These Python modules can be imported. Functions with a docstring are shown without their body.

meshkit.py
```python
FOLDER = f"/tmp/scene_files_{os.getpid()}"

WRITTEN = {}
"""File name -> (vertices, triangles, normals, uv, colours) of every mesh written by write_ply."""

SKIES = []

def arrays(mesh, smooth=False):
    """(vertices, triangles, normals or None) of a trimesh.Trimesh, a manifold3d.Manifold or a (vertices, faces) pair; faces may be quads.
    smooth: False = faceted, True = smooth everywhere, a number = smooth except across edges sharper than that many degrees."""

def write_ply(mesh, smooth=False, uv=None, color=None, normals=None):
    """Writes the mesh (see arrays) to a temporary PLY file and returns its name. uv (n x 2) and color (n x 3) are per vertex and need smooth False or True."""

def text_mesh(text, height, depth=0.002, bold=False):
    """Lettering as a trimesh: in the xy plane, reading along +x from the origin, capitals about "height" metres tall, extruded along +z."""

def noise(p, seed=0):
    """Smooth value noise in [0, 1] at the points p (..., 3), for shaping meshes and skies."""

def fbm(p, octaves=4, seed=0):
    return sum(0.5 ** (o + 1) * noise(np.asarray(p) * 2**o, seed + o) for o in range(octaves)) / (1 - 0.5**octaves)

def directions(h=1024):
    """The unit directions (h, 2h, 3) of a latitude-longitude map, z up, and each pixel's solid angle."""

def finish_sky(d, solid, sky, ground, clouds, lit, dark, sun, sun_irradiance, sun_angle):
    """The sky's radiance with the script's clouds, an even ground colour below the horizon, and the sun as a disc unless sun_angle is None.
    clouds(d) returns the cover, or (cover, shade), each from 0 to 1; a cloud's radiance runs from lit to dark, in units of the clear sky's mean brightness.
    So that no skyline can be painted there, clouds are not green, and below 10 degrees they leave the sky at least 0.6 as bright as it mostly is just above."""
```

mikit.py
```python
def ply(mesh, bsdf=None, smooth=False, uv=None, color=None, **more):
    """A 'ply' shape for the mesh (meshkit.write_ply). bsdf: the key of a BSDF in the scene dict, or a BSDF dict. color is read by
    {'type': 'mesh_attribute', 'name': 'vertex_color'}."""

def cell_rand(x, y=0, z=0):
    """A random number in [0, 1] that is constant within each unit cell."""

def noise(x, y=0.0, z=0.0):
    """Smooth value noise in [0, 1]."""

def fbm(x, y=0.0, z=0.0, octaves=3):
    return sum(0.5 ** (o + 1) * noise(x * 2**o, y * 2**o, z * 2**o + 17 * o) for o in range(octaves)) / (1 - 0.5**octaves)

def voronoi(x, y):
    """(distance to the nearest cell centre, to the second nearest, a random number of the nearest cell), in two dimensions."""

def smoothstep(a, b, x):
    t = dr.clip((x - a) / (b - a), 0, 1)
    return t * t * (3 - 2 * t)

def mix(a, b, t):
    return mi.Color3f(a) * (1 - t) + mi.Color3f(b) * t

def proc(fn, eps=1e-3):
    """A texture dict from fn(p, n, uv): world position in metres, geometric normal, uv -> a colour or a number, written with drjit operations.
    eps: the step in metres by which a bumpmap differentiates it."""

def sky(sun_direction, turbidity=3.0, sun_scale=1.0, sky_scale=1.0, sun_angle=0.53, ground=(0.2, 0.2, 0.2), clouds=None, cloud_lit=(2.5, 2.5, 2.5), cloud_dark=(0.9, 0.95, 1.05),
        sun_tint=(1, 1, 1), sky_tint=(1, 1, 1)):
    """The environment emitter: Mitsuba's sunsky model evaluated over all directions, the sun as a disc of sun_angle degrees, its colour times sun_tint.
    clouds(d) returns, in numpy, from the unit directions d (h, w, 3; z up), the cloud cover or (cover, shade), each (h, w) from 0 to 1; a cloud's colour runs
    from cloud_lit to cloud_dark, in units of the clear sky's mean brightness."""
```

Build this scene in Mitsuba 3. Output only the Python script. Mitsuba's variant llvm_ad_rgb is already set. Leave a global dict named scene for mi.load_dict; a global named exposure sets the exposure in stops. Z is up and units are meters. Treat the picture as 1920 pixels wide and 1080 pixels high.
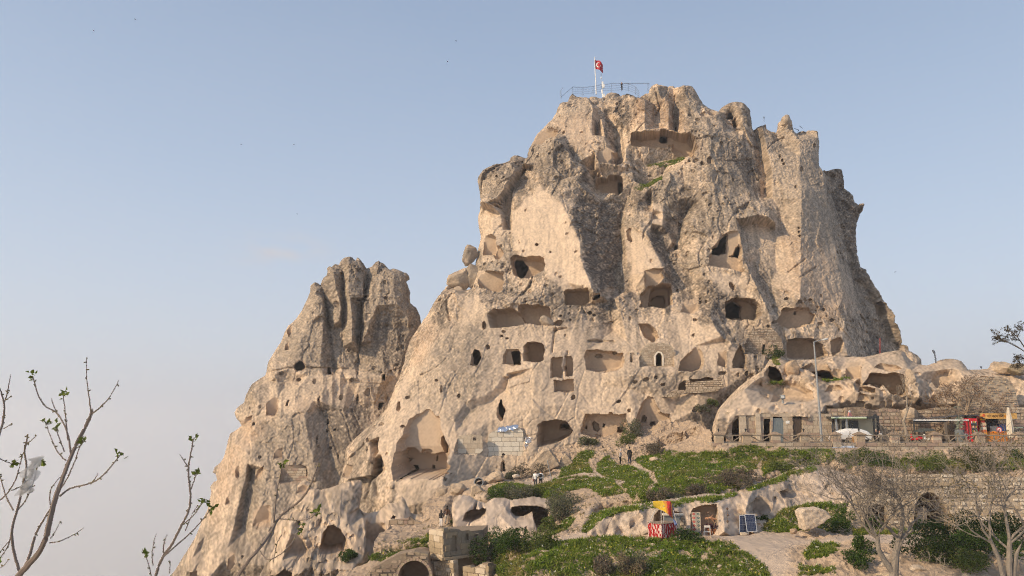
import math, random
import numpy as np, trimesh, shapely, manifold3d
import mitsuba as mi, mikit, meshkit
from scipy import ndimage
from scipy.interpolate import LinearNDInterpolator, NearestNDInterpolator
from scipy.spatial import cKDTree
from shapely.geometry import Polygon, LineString

T = mi.ScalarTransform4f
RNG = np.random.default_rng(11)
random.seed(11)
scene, labels = {}, {}

# ---------------------------------------------------------------- camera, sky, exposure
PITCH = math.radians(10.0)
FOCAL = 1400.0            # in widths of 1920: a phone's main camera
scene['camera'] = {'type': 'perspective', 'fov': 2 * math.degrees(math.atan(960 / FOCAL)), 'fov_axis': 'x', 'near_clip': 0.1, 'far_clip': 30000.0,
                   'to_world': T().look_at(origin=[0, 0, 0], target=[0, math.cos(PITCH), math.sin(PITCH)], up=[0, 0, 1])}
SUN = (-0.78, -0.42, 0.50)


def haze_cover(d):
    """Dust haze that thickens towards the horizon and two thin wisps of cloud."""
    el = np.degrees(np.arcsin(np.clip(d[..., 2], 0, 1)))
    az = np.degrees(np.arctan2(d[..., 0], d[..., 1]))
    cover = 0.80 * np.exp(-el / 14.0) + 0.22
    q = np.stack([az * 0.28 + el * 0.12, el * 0.75, az * 0], -1)
    wisp = np.clip(meshkit.fbm(q, 4, 5) * 2.6 - 1.1, 0, 1)
    wisp = wisp * np.exp(-((az + 17.4) / 2.6) ** 2 - ((el - 12.0) / 1.3) ** 2)
    return np.clip(cover + 0.95 * wisp + 0.05 * (meshkit.fbm(q * 0.3, 3, 9) - 0.5), 0, 1)


scene['sky'] = mikit.sky(SUN, turbidity=4.0, sun_scale=0.76, sky_scale=1.18, sun_angle=1.2, ground=(0.50, 0.485, 0.48), clouds=haze_cover,
                         cloud_lit=(1.20, 1.215, 1.31), sun_tint=(1.0, 0.975, 0.94))
exposure = 2.1


# ---------------------------------------------------------------- placing: a direction of view and a distance give a place in the world
def direction(px, py):
    x, z = (np.asarray(px, float) - 960) / FOCAL, (540 - np.asarray(py, float)) / FOCAL
    c, s = math.cos(PITCH), math.sin(PITCH)
    return np.stack(np.broadcast_arrays(x, c - s * z, s + c * z), -1)


def at(px, py, Y):
    d = direction(px, py)
    return d * (np.asarray(Y, float)[..., None] / d[..., 1:2])


def obj(key, mesh, bsdf, smooth=False, color=None, kind=None, label=None, category=None, group=None):
    k, n = key, 0
    while k in scene:
        n += 1
        k = f'{key}_{n:03d}'
    scene[k] = mikit.ply(mesh, bsdf, smooth=smooth, color=color)
    note(k, label, category, group, kind)
    return k


def note(k, label=None, category=None, group=None, kind=None):
    e = {a: b for a, b in (('label', label), ('category', category), ('group', group), ('kind', kind)) if b}
    if e:
        labels[k] = {**labels.get(k, {}), **e}


NAMES = set()


def thing(name, label, category, group=None):
    k, n = name, 0
    while k in NAMES:
        n += 1
        k = f'{name}_{n:03d}'
    NAMES.add(k)
    note(k, label, category, group)
    return k


# ---------------------------------------------------------------- materials
def rgb(r, g, b):
    return {'type': 'rgb', 'value': [r, g, b]}


def mat(name, color, rough=0.6, two=True, **more):
    b = {'type': 'principled', 'base_color': color if isinstance(color, dict) else rgb(*color), 'roughness': rough, 'specular': 0.35, **more}
    scene['m_' + name] = {'type': 'twosided', 'bsdf': b} if two else b
    return 'm_' + name


scene['m_rock'] = {'type': 'twosided', 'bsdf': {'type': 'diffuse', 'reflectance': {'type': 'mesh_attribute', 'name': 'vertex_color'}}}


# ---------------------------------------------------------------- rock faces: reliefs measured from a plane, closed by a back
def grid_noise(shape, cell_v, cell_u, seed):
    """Smooth noise 0..1 over a grid, features cell_v x cell_u grid steps large."""
    r = np.random.default_rng(seed)
    nv, nu = int(shape[0] / cell_v) + 4, int(shape[1] / cell_u) + 4
    lat = r.random((nv, nu))
    vv = np.arange(shape[0]) / cell_v + 1 + r.random() * 0.5
    uu = np.arange(shape[1]) / cell_u + 1 + r.random() * 0.5
    a = ndimage.spline_filter(lat, 3)
    g = np.meshgrid(vv, uu, indexing='ij')
    return np.clip(ndimage.map_coordinates(a, g, order=3, prefilter=False, mode='nearest'), -0.1, 1.1)


class Relief:
    """A rock face: its depth behind a plane over that plane's two axes."""

    def __init__(self, centre, elevation, base, outline, edge, lines, h, hole=()):
        self.base = base
        d = direction(*centre)
        az = math.atan2(d[0], d[1])
        el = math.radians(elevation)
        self.w = np.array([math.sin(az) * math.cos(el), math.cos(az) * math.cos(el), math.sin(el)])
        self.u = np.array([math.cos(az), -math.sin(az), 0])
        self.v = np.cross(self.u, self.w)
        pts = []
        for dd, line in [*lines, (edge, list(outline) + [outline[0]])]:
            line = np.asarray(line, float)
            off = np.full(len(line), dd, float) if line.shape[1] == 2 else line[:, 2]
            for i in range(max(1, len(line) - 1)):
                j = min(i + 1, len(line) - 1)
                n = max(1, int(np.hypot(*(line[j, :2] - line[i, :2])) / 6))
                t = np.arange(n)[:, None] / n
                pts.append(np.hstack([line[i, :2] + (line[j, :2] - line[i, :2]) * t, (off[i] + (off[j] - off[i]) * t)]))
            pts.append(np.array([[*line[-1, :2], off[-1]]]))
        pts = np.vstack(pts)
        uvw = self.local(at(pts[:, 0], pts[:, 1], base(pts[:, 0], pts[:, 1]) - pts[:, 2]))
        self.lin = LinearNDInterpolator(uvw[:, :2], uvw[:, 2])
        self.near = NearestNDInterpolator(uvw[:, :2], uvw[:, 2])
        o = self.project(outline)
        self.outline = Polygon(o).buffer(0)
        for x in hole:
            self.outline = self.outline.difference(Polygon(self.project(x)))
        u0, v0, u1, v1 = self.outline.bounds
        self.h, self.u0, self.v0 = h, u0 - 3 * h, v0 - 3 * h
        nu, nv = int((u1 - u0) / h) + 7, int((v1 - v0) / h) + 7
        self.U, self.V = np.meshgrid(self.u0 + h * np.arange(nu), self.v0 + h * np.arange(nv))
        self.W = self.lin(self.U, self.V)
        bad = np.isnan(self.W)
        self.W[bad] = self.near(self.U[bad], self.V[bad])
        self.W = ndimage.gaussian_filter(self.W, 0.9)
        self.shape = self.U.shape
        big = shapely.contains_xy(self.outline, self.U, self.V)
        self.sdf = np.where(big, ndimage.distance_transform_edt(big) - 0.5, 0.5 - ndimage.distance_transform_edt(~big)) * h
        self.sdf = ndimage.gaussian_filter(self.sdf, 0.8)
        self.kind = np.zeros(self.shape, int)          # which carved room a place belongs to
        self.rooms = []
        self.void = np.zeros(self.shape, bool)

    def local(self, p):
        return np.stack([p @ self.u, p @ self.v, p @ self.w], -1)

    def world(self, U, V, W):
        return U[..., None] * self.u + V[..., None] * self.v + W[..., None] * self.w

    def depth_at(self, u, v):
        if hasattr(self, 'W'):
            return ndimage.map_coordinates(self.Wf if hasattr(self, 'Wf') else self.W, [(np.asarray(v) - self.v0) / self.h, (np.asarray(u) - self.u0) / self.h], order=1, mode='nearest')
        w = self.lin(u, v)
        return np.where(np.isnan(w), self.near(u, v), w)

    def project(self, pxy):
        """Where lines of view meet the face, in the face's own axes."""
        p = np.asarray(pxy, float)
        d = direction(p[:, 0], p[:, 1])
        k = self.base(p[:, 0], p[:, 1]) / d[:, 1]
        for _ in range(12):
            q = self.local(d * k[:, None])
            k = k * 0.4 + 0.6 * self.depth_at(q[:, 0], q[:, 1]) / (d @ self.w)
        return self.local(d * k[:, None])[:, :2]

    def place(self, px, py):
        """The world point of the finished face that is seen in this direction."""
        q = self.project([[px, py]])
        return self.world(q[:, 0], q[:, 1], self.depth_at(q[:, 0], q[:, 1]))[0]

    def inside(self, poly):
        return shapely.contains_xy(poly, self.U, self.V)

    def window(self, poly, pad):
        u0, v0, u1, v1 = poly.bounds
        i0, i1 = max(0, int((v0 - pad - self.v0) / self.h)), min(self.shape[0], int((v1 + pad - self.v0) / self.h) + 2)
        j0, j1 = max(0, int((u0 - pad - self.u0) / self.h)), min(self.shape[1], int((u1 + pad - self.u0) / self.h) + 2)
        return slice(i0, i1), slice(j0, j1)

    def curl(self, radius, depth):
        t = np.clip(self.sdf / radius, 0, 1)
        self.W = self.W + depth * (1 - np.sqrt(np.clip(1 - (1 - t) ** 2, 0, 1)))
        self.back = depth

    def cells(self, poly):
        s = self.window(Polygon(poly), 1)
        return s

    def carve(self, name, pxy, depth, soft=0.0, lean=0.0, wobble=0.10, part=True, base=None, hollow=False):
        """Cuts a recess of this outline into the face: a back wall 'depth' behind the middle of its mouth."""
        q = self.project(pxy)
        poly = Polygon(q).buffer(0)
        if poly.geom_type != 'Polygon':
            poly = max(poly.geoms, key=lambda x: x.area) if not poly.is_empty else poly
        if poly.is_empty:
            return
        s = self.window(poly, 1.0)
        U, V = self.U[s], self.V[s]
        rs = np.random.default_rng(abs(hash((round(pxy[0][0]), round(pxy[0][1])))) % 9999)
        wu = (grid_noise(U.shape, 0.7 / self.h, 0.7 / self.h, rs.integers(9999)) - 0.5) * 2 * wobble
        wv = (grid_noise(U.shape, 0.7 / self.h, 0.7 / self.h, rs.integers(9999)) - 0.5) * 2 * wobble
        m = shapely.contains_xy(poly, U + wu, V + wv)
        if not m.any():
            return
        c = poly.centroid
        mid = float(self.depth_at([c.x], [c.y])[0]) if base is None else base
        ring = np.array(poly.exterior.coords)
        rim = self.depth_at(ring[:, 0], ring[:, 1])
        wall = min(mid, np.median(rim) + 0.5) + depth + lean * np.maximum(V - c.y, 0)
        wall = wall + 0.10 * (grid_noise(U.shape, 1.2 / self.h, 1.2 / self.h, rs.integers(9999)) - 0.5)
        W = self.W[s]
        if soft > 0:
            d = ndimage.distance_transform_edt(m) * self.h
            t = np.clip(d / soft, 0, 1)
            k = np.sqrt(np.clip(1 - (1 - t) ** 2, 0, 1))
            new = np.where(m, W + (np.maximum(wall, W) - W) * k, W)
        else:
            new = np.where(m, np.maximum(wall, W), W)
        self.W[s] = new
        if hollow:          # a doorway into the dark hollow of the rock
            self.void[s] |= ndimage.binary_erosion(m)
        if part and name:
            self.rooms.append(name)
            kk = self.kind[s]
            kk[m] = len(self.rooms)
            self.kind[s] = kk
        return s, m

    def swell(self, pxy, height, width):
        """Raises (or with a negative height sinks) a soft-edged patch."""
        poly = Polygon(self.project(pxy)).buffer(0)
        s = self.window(poly, width + 0.5)
        m = shapely.contains_xy(poly, self.U[s], self.V[s])
        d = (ndimage.distance_transform_edt(m)) * self.h
        t = np.clip(d / width, 0, 1)
        self.W[s] = self.W[s] - height * np.sqrt(np.clip(1 - (1 - t) ** 2, 0, 1))

    def seam(self, pxy, depth, width):
        """A cleft along a line."""
        line = LineString(self.project(pxy))
        s = self.window(line.buffer(width), 0.3)
        U, V = self.U[s], self.V[s]
        wob = (grid_noise(U.shape, 0.8 / self.h, 0.8 / self.h, int(abs(pxy[0][0]) * 7) % 9999) - 0.5) * width
        d = shapely.distance(line, shapely.points(U, V)) + wob * 0.6
        self.W[s] = self.W[s] + depth * np.clip(1 - d / width, 0, 1) ** 1.5

    def mask(self, polys, blur, rough=0.5, seed=3):
        """0..1 over the face: inside the patches, with a ragged edge."""
        m = np.zeros(self.shape)
        wu = (grid_noise(self.shape, 1.6 / self.h, 1.6 / self.h, seed) - 0.5) * 3 * rough + (grid_noise(self.shape, 0.5 / self.h, 0.5 / self.h, seed + 5) - 0.5) * 1.2 * rough
        wv = (grid_noise(self.shape, 1.6 / self.h, 1.6 / self.h, seed + 1) - 0.5) * 3 * rough
        for p in polys:
            a, pts = p
            poly = Polygon(self.project(pts)).buffer(0)
            s = self.window(poly, 3)
            k = shapely.contains_xy(poly, self.U[s] + wu[s], self.V[s] + wv[s])
            m[s] = np.where(k, a, m[s])
        return ndimage.gaussian_filter(m, blur / self.h)

    def build(self, key, colour, thick, room_label=True, closed=True, smooth=False):
        inside = self.sdf > 0
        cell = inside[:-1, :-1] | inside[1:, :-1] | inside[:-1, 1:] | inside[1:, 1:]
        # border places move onto the outline
        g_v, g_u = np.gradient(self.sdf, self.h)
        n = np.maximum(np.hypot(g_u, g_v), 1e-6)
        out = ~inside
        U, V = self.U.copy(), self.V.copy()
        U[out] -= (self.sdf * g_u / n)[out]
        V[out] -= (self.sdf * g_v / n)[out]
        index = np.arange(U.size).reshape(U.shape)
        a, b, c, d = index[:-1, :-1][cell], index[:-1, 1:][cell], index[1:, 1:][cell], index[1:, :-1][cell]
        kind = self.kind
        kc = np.maximum.reduce([kind[:-1, :-1], kind[:-1, 1:], kind[1:, 1:], kind[1:, :-1]])[cell]
        P = self.world(U, V, self.W)
        if hasattr(self, 'lift'):
            P = P + self.normals(P) * self.lift[..., None]
        self.P = P
        P = P.reshape(-1, 3)
        C = colour.reshape(-1, 3)
        quads = np.stack([a, b, c, d], -1)

        def emit(k, q, pts, col, **kw):
            f = np.vstack([q[:, [0, 1, 2]], q[:, [0, 2, 3]]])
            used = np.unique(f)
            re = np.zeros(len(pts), int)
            re[used] = np.arange(len(used))
            return obj(k, (pts[used], re[f]), 'm_rock', smooth=smooth, color=np.clip(col[used], 0.01, 0.9), **kw)

        if closed:
            step = 6
            t = np.clip(self.sdf / 5.0, 0, 1)
            most = ndimage.gaussian_filter(ndimage.maximum_filter(self.W, 31), 18) + self.back + 0.4 + thick * np.sqrt(np.clip(1 - (1 - t) ** 2, 0, 1))
            k = np.clip(self.sdf / 1.1, 0, 1)
            back = np.maximum(self.W, self.W * (1 - k) + most * k)
            back[out] = self.W[out]
            Pb = self.world(U, V, back).reshape(-1, 3)
            # a coarser back, joined to the fine rim
            rim = ndimage.binary_dilation(out, iterations=16)
            qb = np.stack([a, d, c, b], -1)
            nv, nu = cell.shape
            H, Wd = nv // step * step, nu // step * step
            blocks = cell[:H, :Wd].reshape(H // step, step, Wd // step, step).all((1, 3))
            rimb = rim[:H, :Wd].reshape(H // step, step, Wd // step, step).any((1, 3))
            ok = blocks & ~rimb
            full = np.zeros(cell.shape, bool)
            full[:H, :Wd] = np.repeat(np.repeat(ok, step, 0), step, 1)
            keep = ~full[cell]
            iy, ix = np.nonzero(ok)
            i0, j0 = iy * step, ix * step
            qc = np.stack([index[i0, j0], index[i0 + step, j0], index[i0 + step, j0 + step], index[i0, j0 + step]], -1)
            qb = np.vstack([qb[keep], qc])
        shut = ~(self.void[:-1, :-1] & self.void[:-1, 1:] & self.void[1:, 1:] & self.void[1:, :-1])[cell]
        main = (kc == 0) & shut
        f0 = quads[main]
        if closed:
            pts = np.vstack([P, Pb])
            col = np.vstack([C, C])
            emit(key, np.vstack([f0, qb + len(P)]), pts, col)
        else:
            emit(key, f0, P, C)
        for i, name in enumerate(self.rooms):
            sel = (kc == i + 1) & shut
            if sel.any():
                emit(f'{key}__{name}', quads[sel], P, C)

    def normals(self, P):
        n = np.cross(np.gradient(P, axis=1), np.gradient(P, axis=0))
        n = n / np.maximum(np.linalg.norm(n, axis=-1, keepdims=True), 1e-9)
        return n * np.sign(-(n @ self.w))[..., None]

    def scatter(self, pxy, per_m2, r, P=None):
        """Random places on the finished face inside an outline, evenly by area, with the face's normals."""
        P = self.P if P is None else P
        poly = Polygon(self.project(pxy)).buffer(0)
        s = self.window(poly, 0)
        m = shapely.contains_xy(poly, self.U[s], self.V[s]) & (self.sdf[s] > 0) & (self.kind[s] == 0)
        p = P[s]
        du, dv = np.gradient(p, axis=1), np.gradient(p, axis=0)
        area = np.linalg.norm(np.cross(du, dv), axis=-1) * m
        n = self.normals(p)
        count = r.poisson(np.minimum(area, 0.4) * per_m2)
        i, j = np.nonzero(count)
        k = np.repeat(np.arange(len(i)), count[i, j])
        i, j = i[k], j[k]
        return p[i, j] + du[i, j] * (r.random((len(k), 1)) - 0.5) + dv[i, j] * (r.random((len(k), 1)) - 0.5), n[i, j]


FRESH, TAN, LICHEN, DARK, RUST = (np.array(c) for c in ((0.53, 0.415, 0.312), (0.455, 0.36, 0.272), (0.26, 0.218, 0.177), (0.135, 0.113, 0.096), (0.42, 0.27, 0.17)))


def ridged(n):
    return 1 - np.abs(2 * n - 1)


def facets(s, h, size, tilt, seed, tall=1.5):
    """Fracture planes: every cell of a broken face leans its own way."""
    r = np.random.default_rng(seed)
    H, Wd = s[0] * h, s[1] * h
    n = int(H * Wd / (size * size * tall)) + 8
    c = np.stack([r.random(n) * H / tall, r.random(n) * Wd], -1)
    vv, uu = np.meshgrid(np.arange(s[0]) * h / tall, np.arange(s[1]) * h, indexing='ij')
    warp = size * 0.45
    vv = vv + (grid_noise(s, size * 0.8 / h, size * 0.8 / h, seed + 1) - 0.5) * warp
    uu = uu + (grid_noise(s, size * 0.8 / h, size * 0.8 / h, seed + 2) - 0.5) * warp
    _, i = cKDTree(c).query(np.stack([vv.ravel(), uu.ravel()], -1).astype(np.float32), workers=4)
    t = r.normal(0, tilt, (n, 2))
    o = r.normal(0, tilt * size * 0.22, n)
    f = (o[i] + t[i, 0] * (vv.ravel() - c[i, 0]) + t[i, 1] * (uu.ravel() - c[i, 1])).reshape(s)
    edge = np.zeros(s)
    i = i.reshape(s)
    edge[1:] += i[1:] != i[:-1]
    edge[:, 1:] += i[:, 1:] != i[:, :-1]
    return ndimage.gaussian_filter(f, 0.8), ndimage.gaussian_filter(np.minimum(edge, 1), 0.9)


def weather(R, smooth_patches, lichen_patches, dark_patches, rust_patches, seed, pits=400, rough0=0.75, lichen0=0.6, amount=1.0, flute=0.25):
    """Roughens a face as tuff weathers and returns its colours: fresh tuff, grey lichen crusts, dark crusts and rust stains."""
    s, h = R.shape, R.h
    g = lambda m, k, mu=None: grid_noise(s, m / h, (mu or m) / h, seed * 100 + k)
    smooth = R.mask(smooth_patches, 0.25, 0.35, seed)
    lich = R.mask(lichen_patches, 0.3, 0.8, seed + 11)
    dark = R.mask(dark_patches, 0.25, 0.8, seed + 23)
    rust = R.mask(rust_patches, 0.5, 0.9, seed + 31)
    rough = rough0 * (1 - 0.86 * smooth) + 0.35 * np.maximum(lich, dark)
    rough = rough * (0.6 + 0.8 * g(6, 1))
    n4, n2, n1, n05, n025 = g(4, 2), g(2.0, 3), g(1.0, 4), g(0.5, 5), g(0.24, 6)
    D = 0.35 * (n4 - 0.5) * (1 - 0.6 * smooth) + rough * (0.12 * (ridged(n2) - 0.6) + 0.20 * (ridged(n1) - 0.55) + 0.16 * (ridged(n05) - 0.5) + 0.17 * (n025 - 0.5))
    (f4, e4), (f1, e1) = facets(s, h, 4.2, 0.17, seed * 50 + 1), facets(s, h, 1.5, 0.20, seed * 50 + 5)
    D += (0.25 + 0.75 * rough) * (1 - 0.8 * smooth) * (f4 + f1)
    crack = e4 * np.clip((g(5, 45) - 0.45) * 6, 0, 1) + 0.6 * e1 * np.clip((g(4, 46) - 0.55) * 6, 0, 1)
    D -= 0.55 * crack * (1 - 0.75 * smooth)
    warp = g(1.5, 41) * 7
    vein = ridged(ndimage.map_coordinates(g(0.75, 42, 0.5), np.meshgrid(np.arange(s[0]), np.arange(s[1]), indexing='ij') + np.stack([warp, g(1.5, 43) * 7]), order=1, mode='nearest'))
    D += 0.22 * np.clip(rough, 0, 1.2) * (np.clip(vein * 1.5 - 0.5, 0, 1) - 0.4)
    D += flute * (1 - 0.7 * smooth) * (ridged(g(5.0, 7, 1.1)) - 0.5) + 0.10 * (g(2.2, 8, 0.5) - 0.5)
    D += smooth * (0.05 * (g(0.9, 9, 0.3) - 0.5) + 0.05 * (n05 - 0.5) + 0.035 * (n025 - 0.5))
    # beds that stand out and beds that wash away
    bed = ridged(grid_noise(s, 1.3 / h, 14 / h, seed * 100 + 12))
    D += 0.22 * rough * (np.clip(bed * 1.6 - 0.8, -0.4, 0.6))
    R.W = R.W - amount * D
    r = np.random.default_rng(seed)
    ys, xs = np.nonzero((R.sdf > 1.0) & (smooth < 0.4))
    if pits and len(ys):
        clusters = r.integers(0, len(ys), max(1, pits // 7))
        for _ in range(pits):
            i = clusters[r.integers(len(clusters))]
            y, x = ys[i] + int(r.normal(0, 2.0) / h), xs[i] + int(r.normal(0, 2.0) / h)
            rad = r.uniform(0.10, 0.34) ** 1.0
            ry, rx = max(1.2, rad * r.uniform(0.8, 1.5) / h), max(1.2, rad * r.uniform(0.7, 1.3) / h)
            y0, y1, x0, x1 = int(max(0, y - ry)), int(min(s[0], y + ry + 1)), int(max(0, x - rx)), int(min(s[1], x + rx + 1))
            if y1 <= y0 or x1 <= x0:
                continue
            yy, xx = np.mgrid[y0:y1, x0:x1]
            q = ((yy - y) / ry) ** 2 + ((xx - x) / rx) ** 2
            R.W[y0:y1, x0:x1] += rad * 1.6 * np.sqrt(np.clip(1 - q, 0, 1))
    speck = g(0.20, 14) * 0.6 + g(0.42, 15) * 0.4
    patch = g(7, 16) * 0.5 + g(2.5, 17) * 0.3 + g(0.8, 18) * 0.2
    L = np.clip(lichen0 * (1 - smooth) * np.clip((patch - 0.34) * 5.0, 0, 2.2) + lich, 0, 1)
    L = np.clip(L + (speck - 0.5) * 2.2 * L * (1.05 - 0.4 * L), 0, 1)
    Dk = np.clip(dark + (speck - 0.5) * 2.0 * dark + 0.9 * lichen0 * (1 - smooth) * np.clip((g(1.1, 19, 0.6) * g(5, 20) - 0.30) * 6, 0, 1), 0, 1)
    streak = np.clip((g(8, 51, 0.5) - 0.60) * 5, 0, 1) * np.clip((g(10, 52) - 0.40) * 4, 0, 1)
    Dk = np.clip(Dk + 0.55 * streak * (1 - 0.6 * smooth) * (0.6 + 0.8 * (speck - 0.1)) * lichen0 / 0.6, 0, 1)
    t = np.clip(g(9, 21) * 0.7 + g(3, 22, 1.0) * 0.3, 0, 1)[..., None]
    C = FRESH * t + TAN * (1 - t)
    C = C + (np.array([0.55, 0.445, 0.35]) - C) * (smooth * 0.55)[..., None]
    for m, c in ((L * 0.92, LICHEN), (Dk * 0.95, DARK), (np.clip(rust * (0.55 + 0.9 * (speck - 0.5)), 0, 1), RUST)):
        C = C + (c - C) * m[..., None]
    C = C * (1 + (0.26 + 0.40 * (1 - smooth)) * (g(0.19, 23) - 0.5) + 0.16 * (g(0.6, 24, 0.35) - 0.5))[..., None]
    return C


# ---------------------------------------------------------------- the rock castle
def castle_base(px, py):
    y = np.interp(py, [100, 140, 200, 300, 400, 480, 560, 650, 750, 850, 920, 1000], [147, 145, 141, 134, 128, 124, 119, 113, 108, 101, 97, 90])
    return y + 0.45 * (np.maximum(px - 1250, 0) / 100) ** 2 + 0.9 * (np.maximum(900 - px, 0) / 100) ** 2


CASTLE = [(789, 592), (800, 575), (812, 558), (822, 543), (836, 530), (846, 538), (868, 540), (880, 536), (884, 505), (888, 470), (893, 452), (896, 440), (893, 425), (890, 405), (895, 380), (893, 352), (889, 332), (898, 318), (912, 308),
          (928, 304), (948, 300), (953, 290), (960, 284), (972, 285), (985, 291), (988, 272), (997, 258), (1003, 246), (1014, 236), (1030, 221), (1038, 208), (1044, 195), (1047, 187), (1062, 185), (1066, 172), (1072, 167), (1082, 174),
          (1098, 176), (1112, 174), (1128, 176), (1136, 168), (1146, 165), (1158, 167), (1165, 171), (1178, 170), (1190, 174), (1196, 179), (1203, 170), (1216, 170), (1218, 158), (1225, 150), (1233, 146), (1240, 151), (1247, 156),
          (1256, 158), (1263, 157), (1272, 162), (1279, 157), (1290, 154), (1301, 156), (1306, 164), (1311, 176), (1320, 188), (1330, 196), (1345, 203), (1354, 196), (1364, 189), (1374, 186), (1390, 187), (1402, 192), (1410, 203),
          (1413, 220), (1416, 237), (1423, 231), (1430, 227), (1439, 226), (1442, 239), (1452, 240), (1458, 242), (1463, 238), (1464, 222), (1469, 218), (1482, 217), (1490, 221), (1491, 238), (1494, 245), (1503, 241), (1512, 241),
          (1520, 237), (1528, 239), (1535, 237), (1536, 250), (1540, 268), (1539, 285), (1541, 308), (1546, 313), (1553, 311), (1558, 314), (1566, 310), (1576, 309), (1584, 312), (1587, 322), (1591, 330), (1592, 345), (1599, 352),
          (1606, 362), (1611, 374), (1616, 379), (1621, 375), (1627, 375), (1629, 379), (1625, 390), (1619, 400), (1614, 416), (1613, 440), (1616, 465), (1620, 488), (1622, 497), (1632, 502), (1640, 517), (1647, 533), (1657, 547),
          (1668, 562), (1673, 575), (1679, 592), (1680, 605), (1690, 621), (1701, 644), (1712, 646), (1715, 656), (1730, 664), (1738, 672), (1738, 720), (1640, 735), (1500, 790), (1350, 850), (1200, 890), (1000, 935), (900, 950),
          (820, 1000), (700, 1010), (640, 990), (612, 940), (624, 912), (631, 890), (639, 865), (641, 840), (655, 822), (685, 797), (703, 780), (720, 762), (727, 742), (732, 727), (745, 690), (752, 660), (762, 632), (775, 612)]
SKY_HOLES = [[(1364, 216), (1370, 203), (1376, 203), (1379, 210), (1377, 217)], [(1376, 218), (1382, 214), (1387, 227), (1381, 232), (1376, 224)]]
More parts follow.
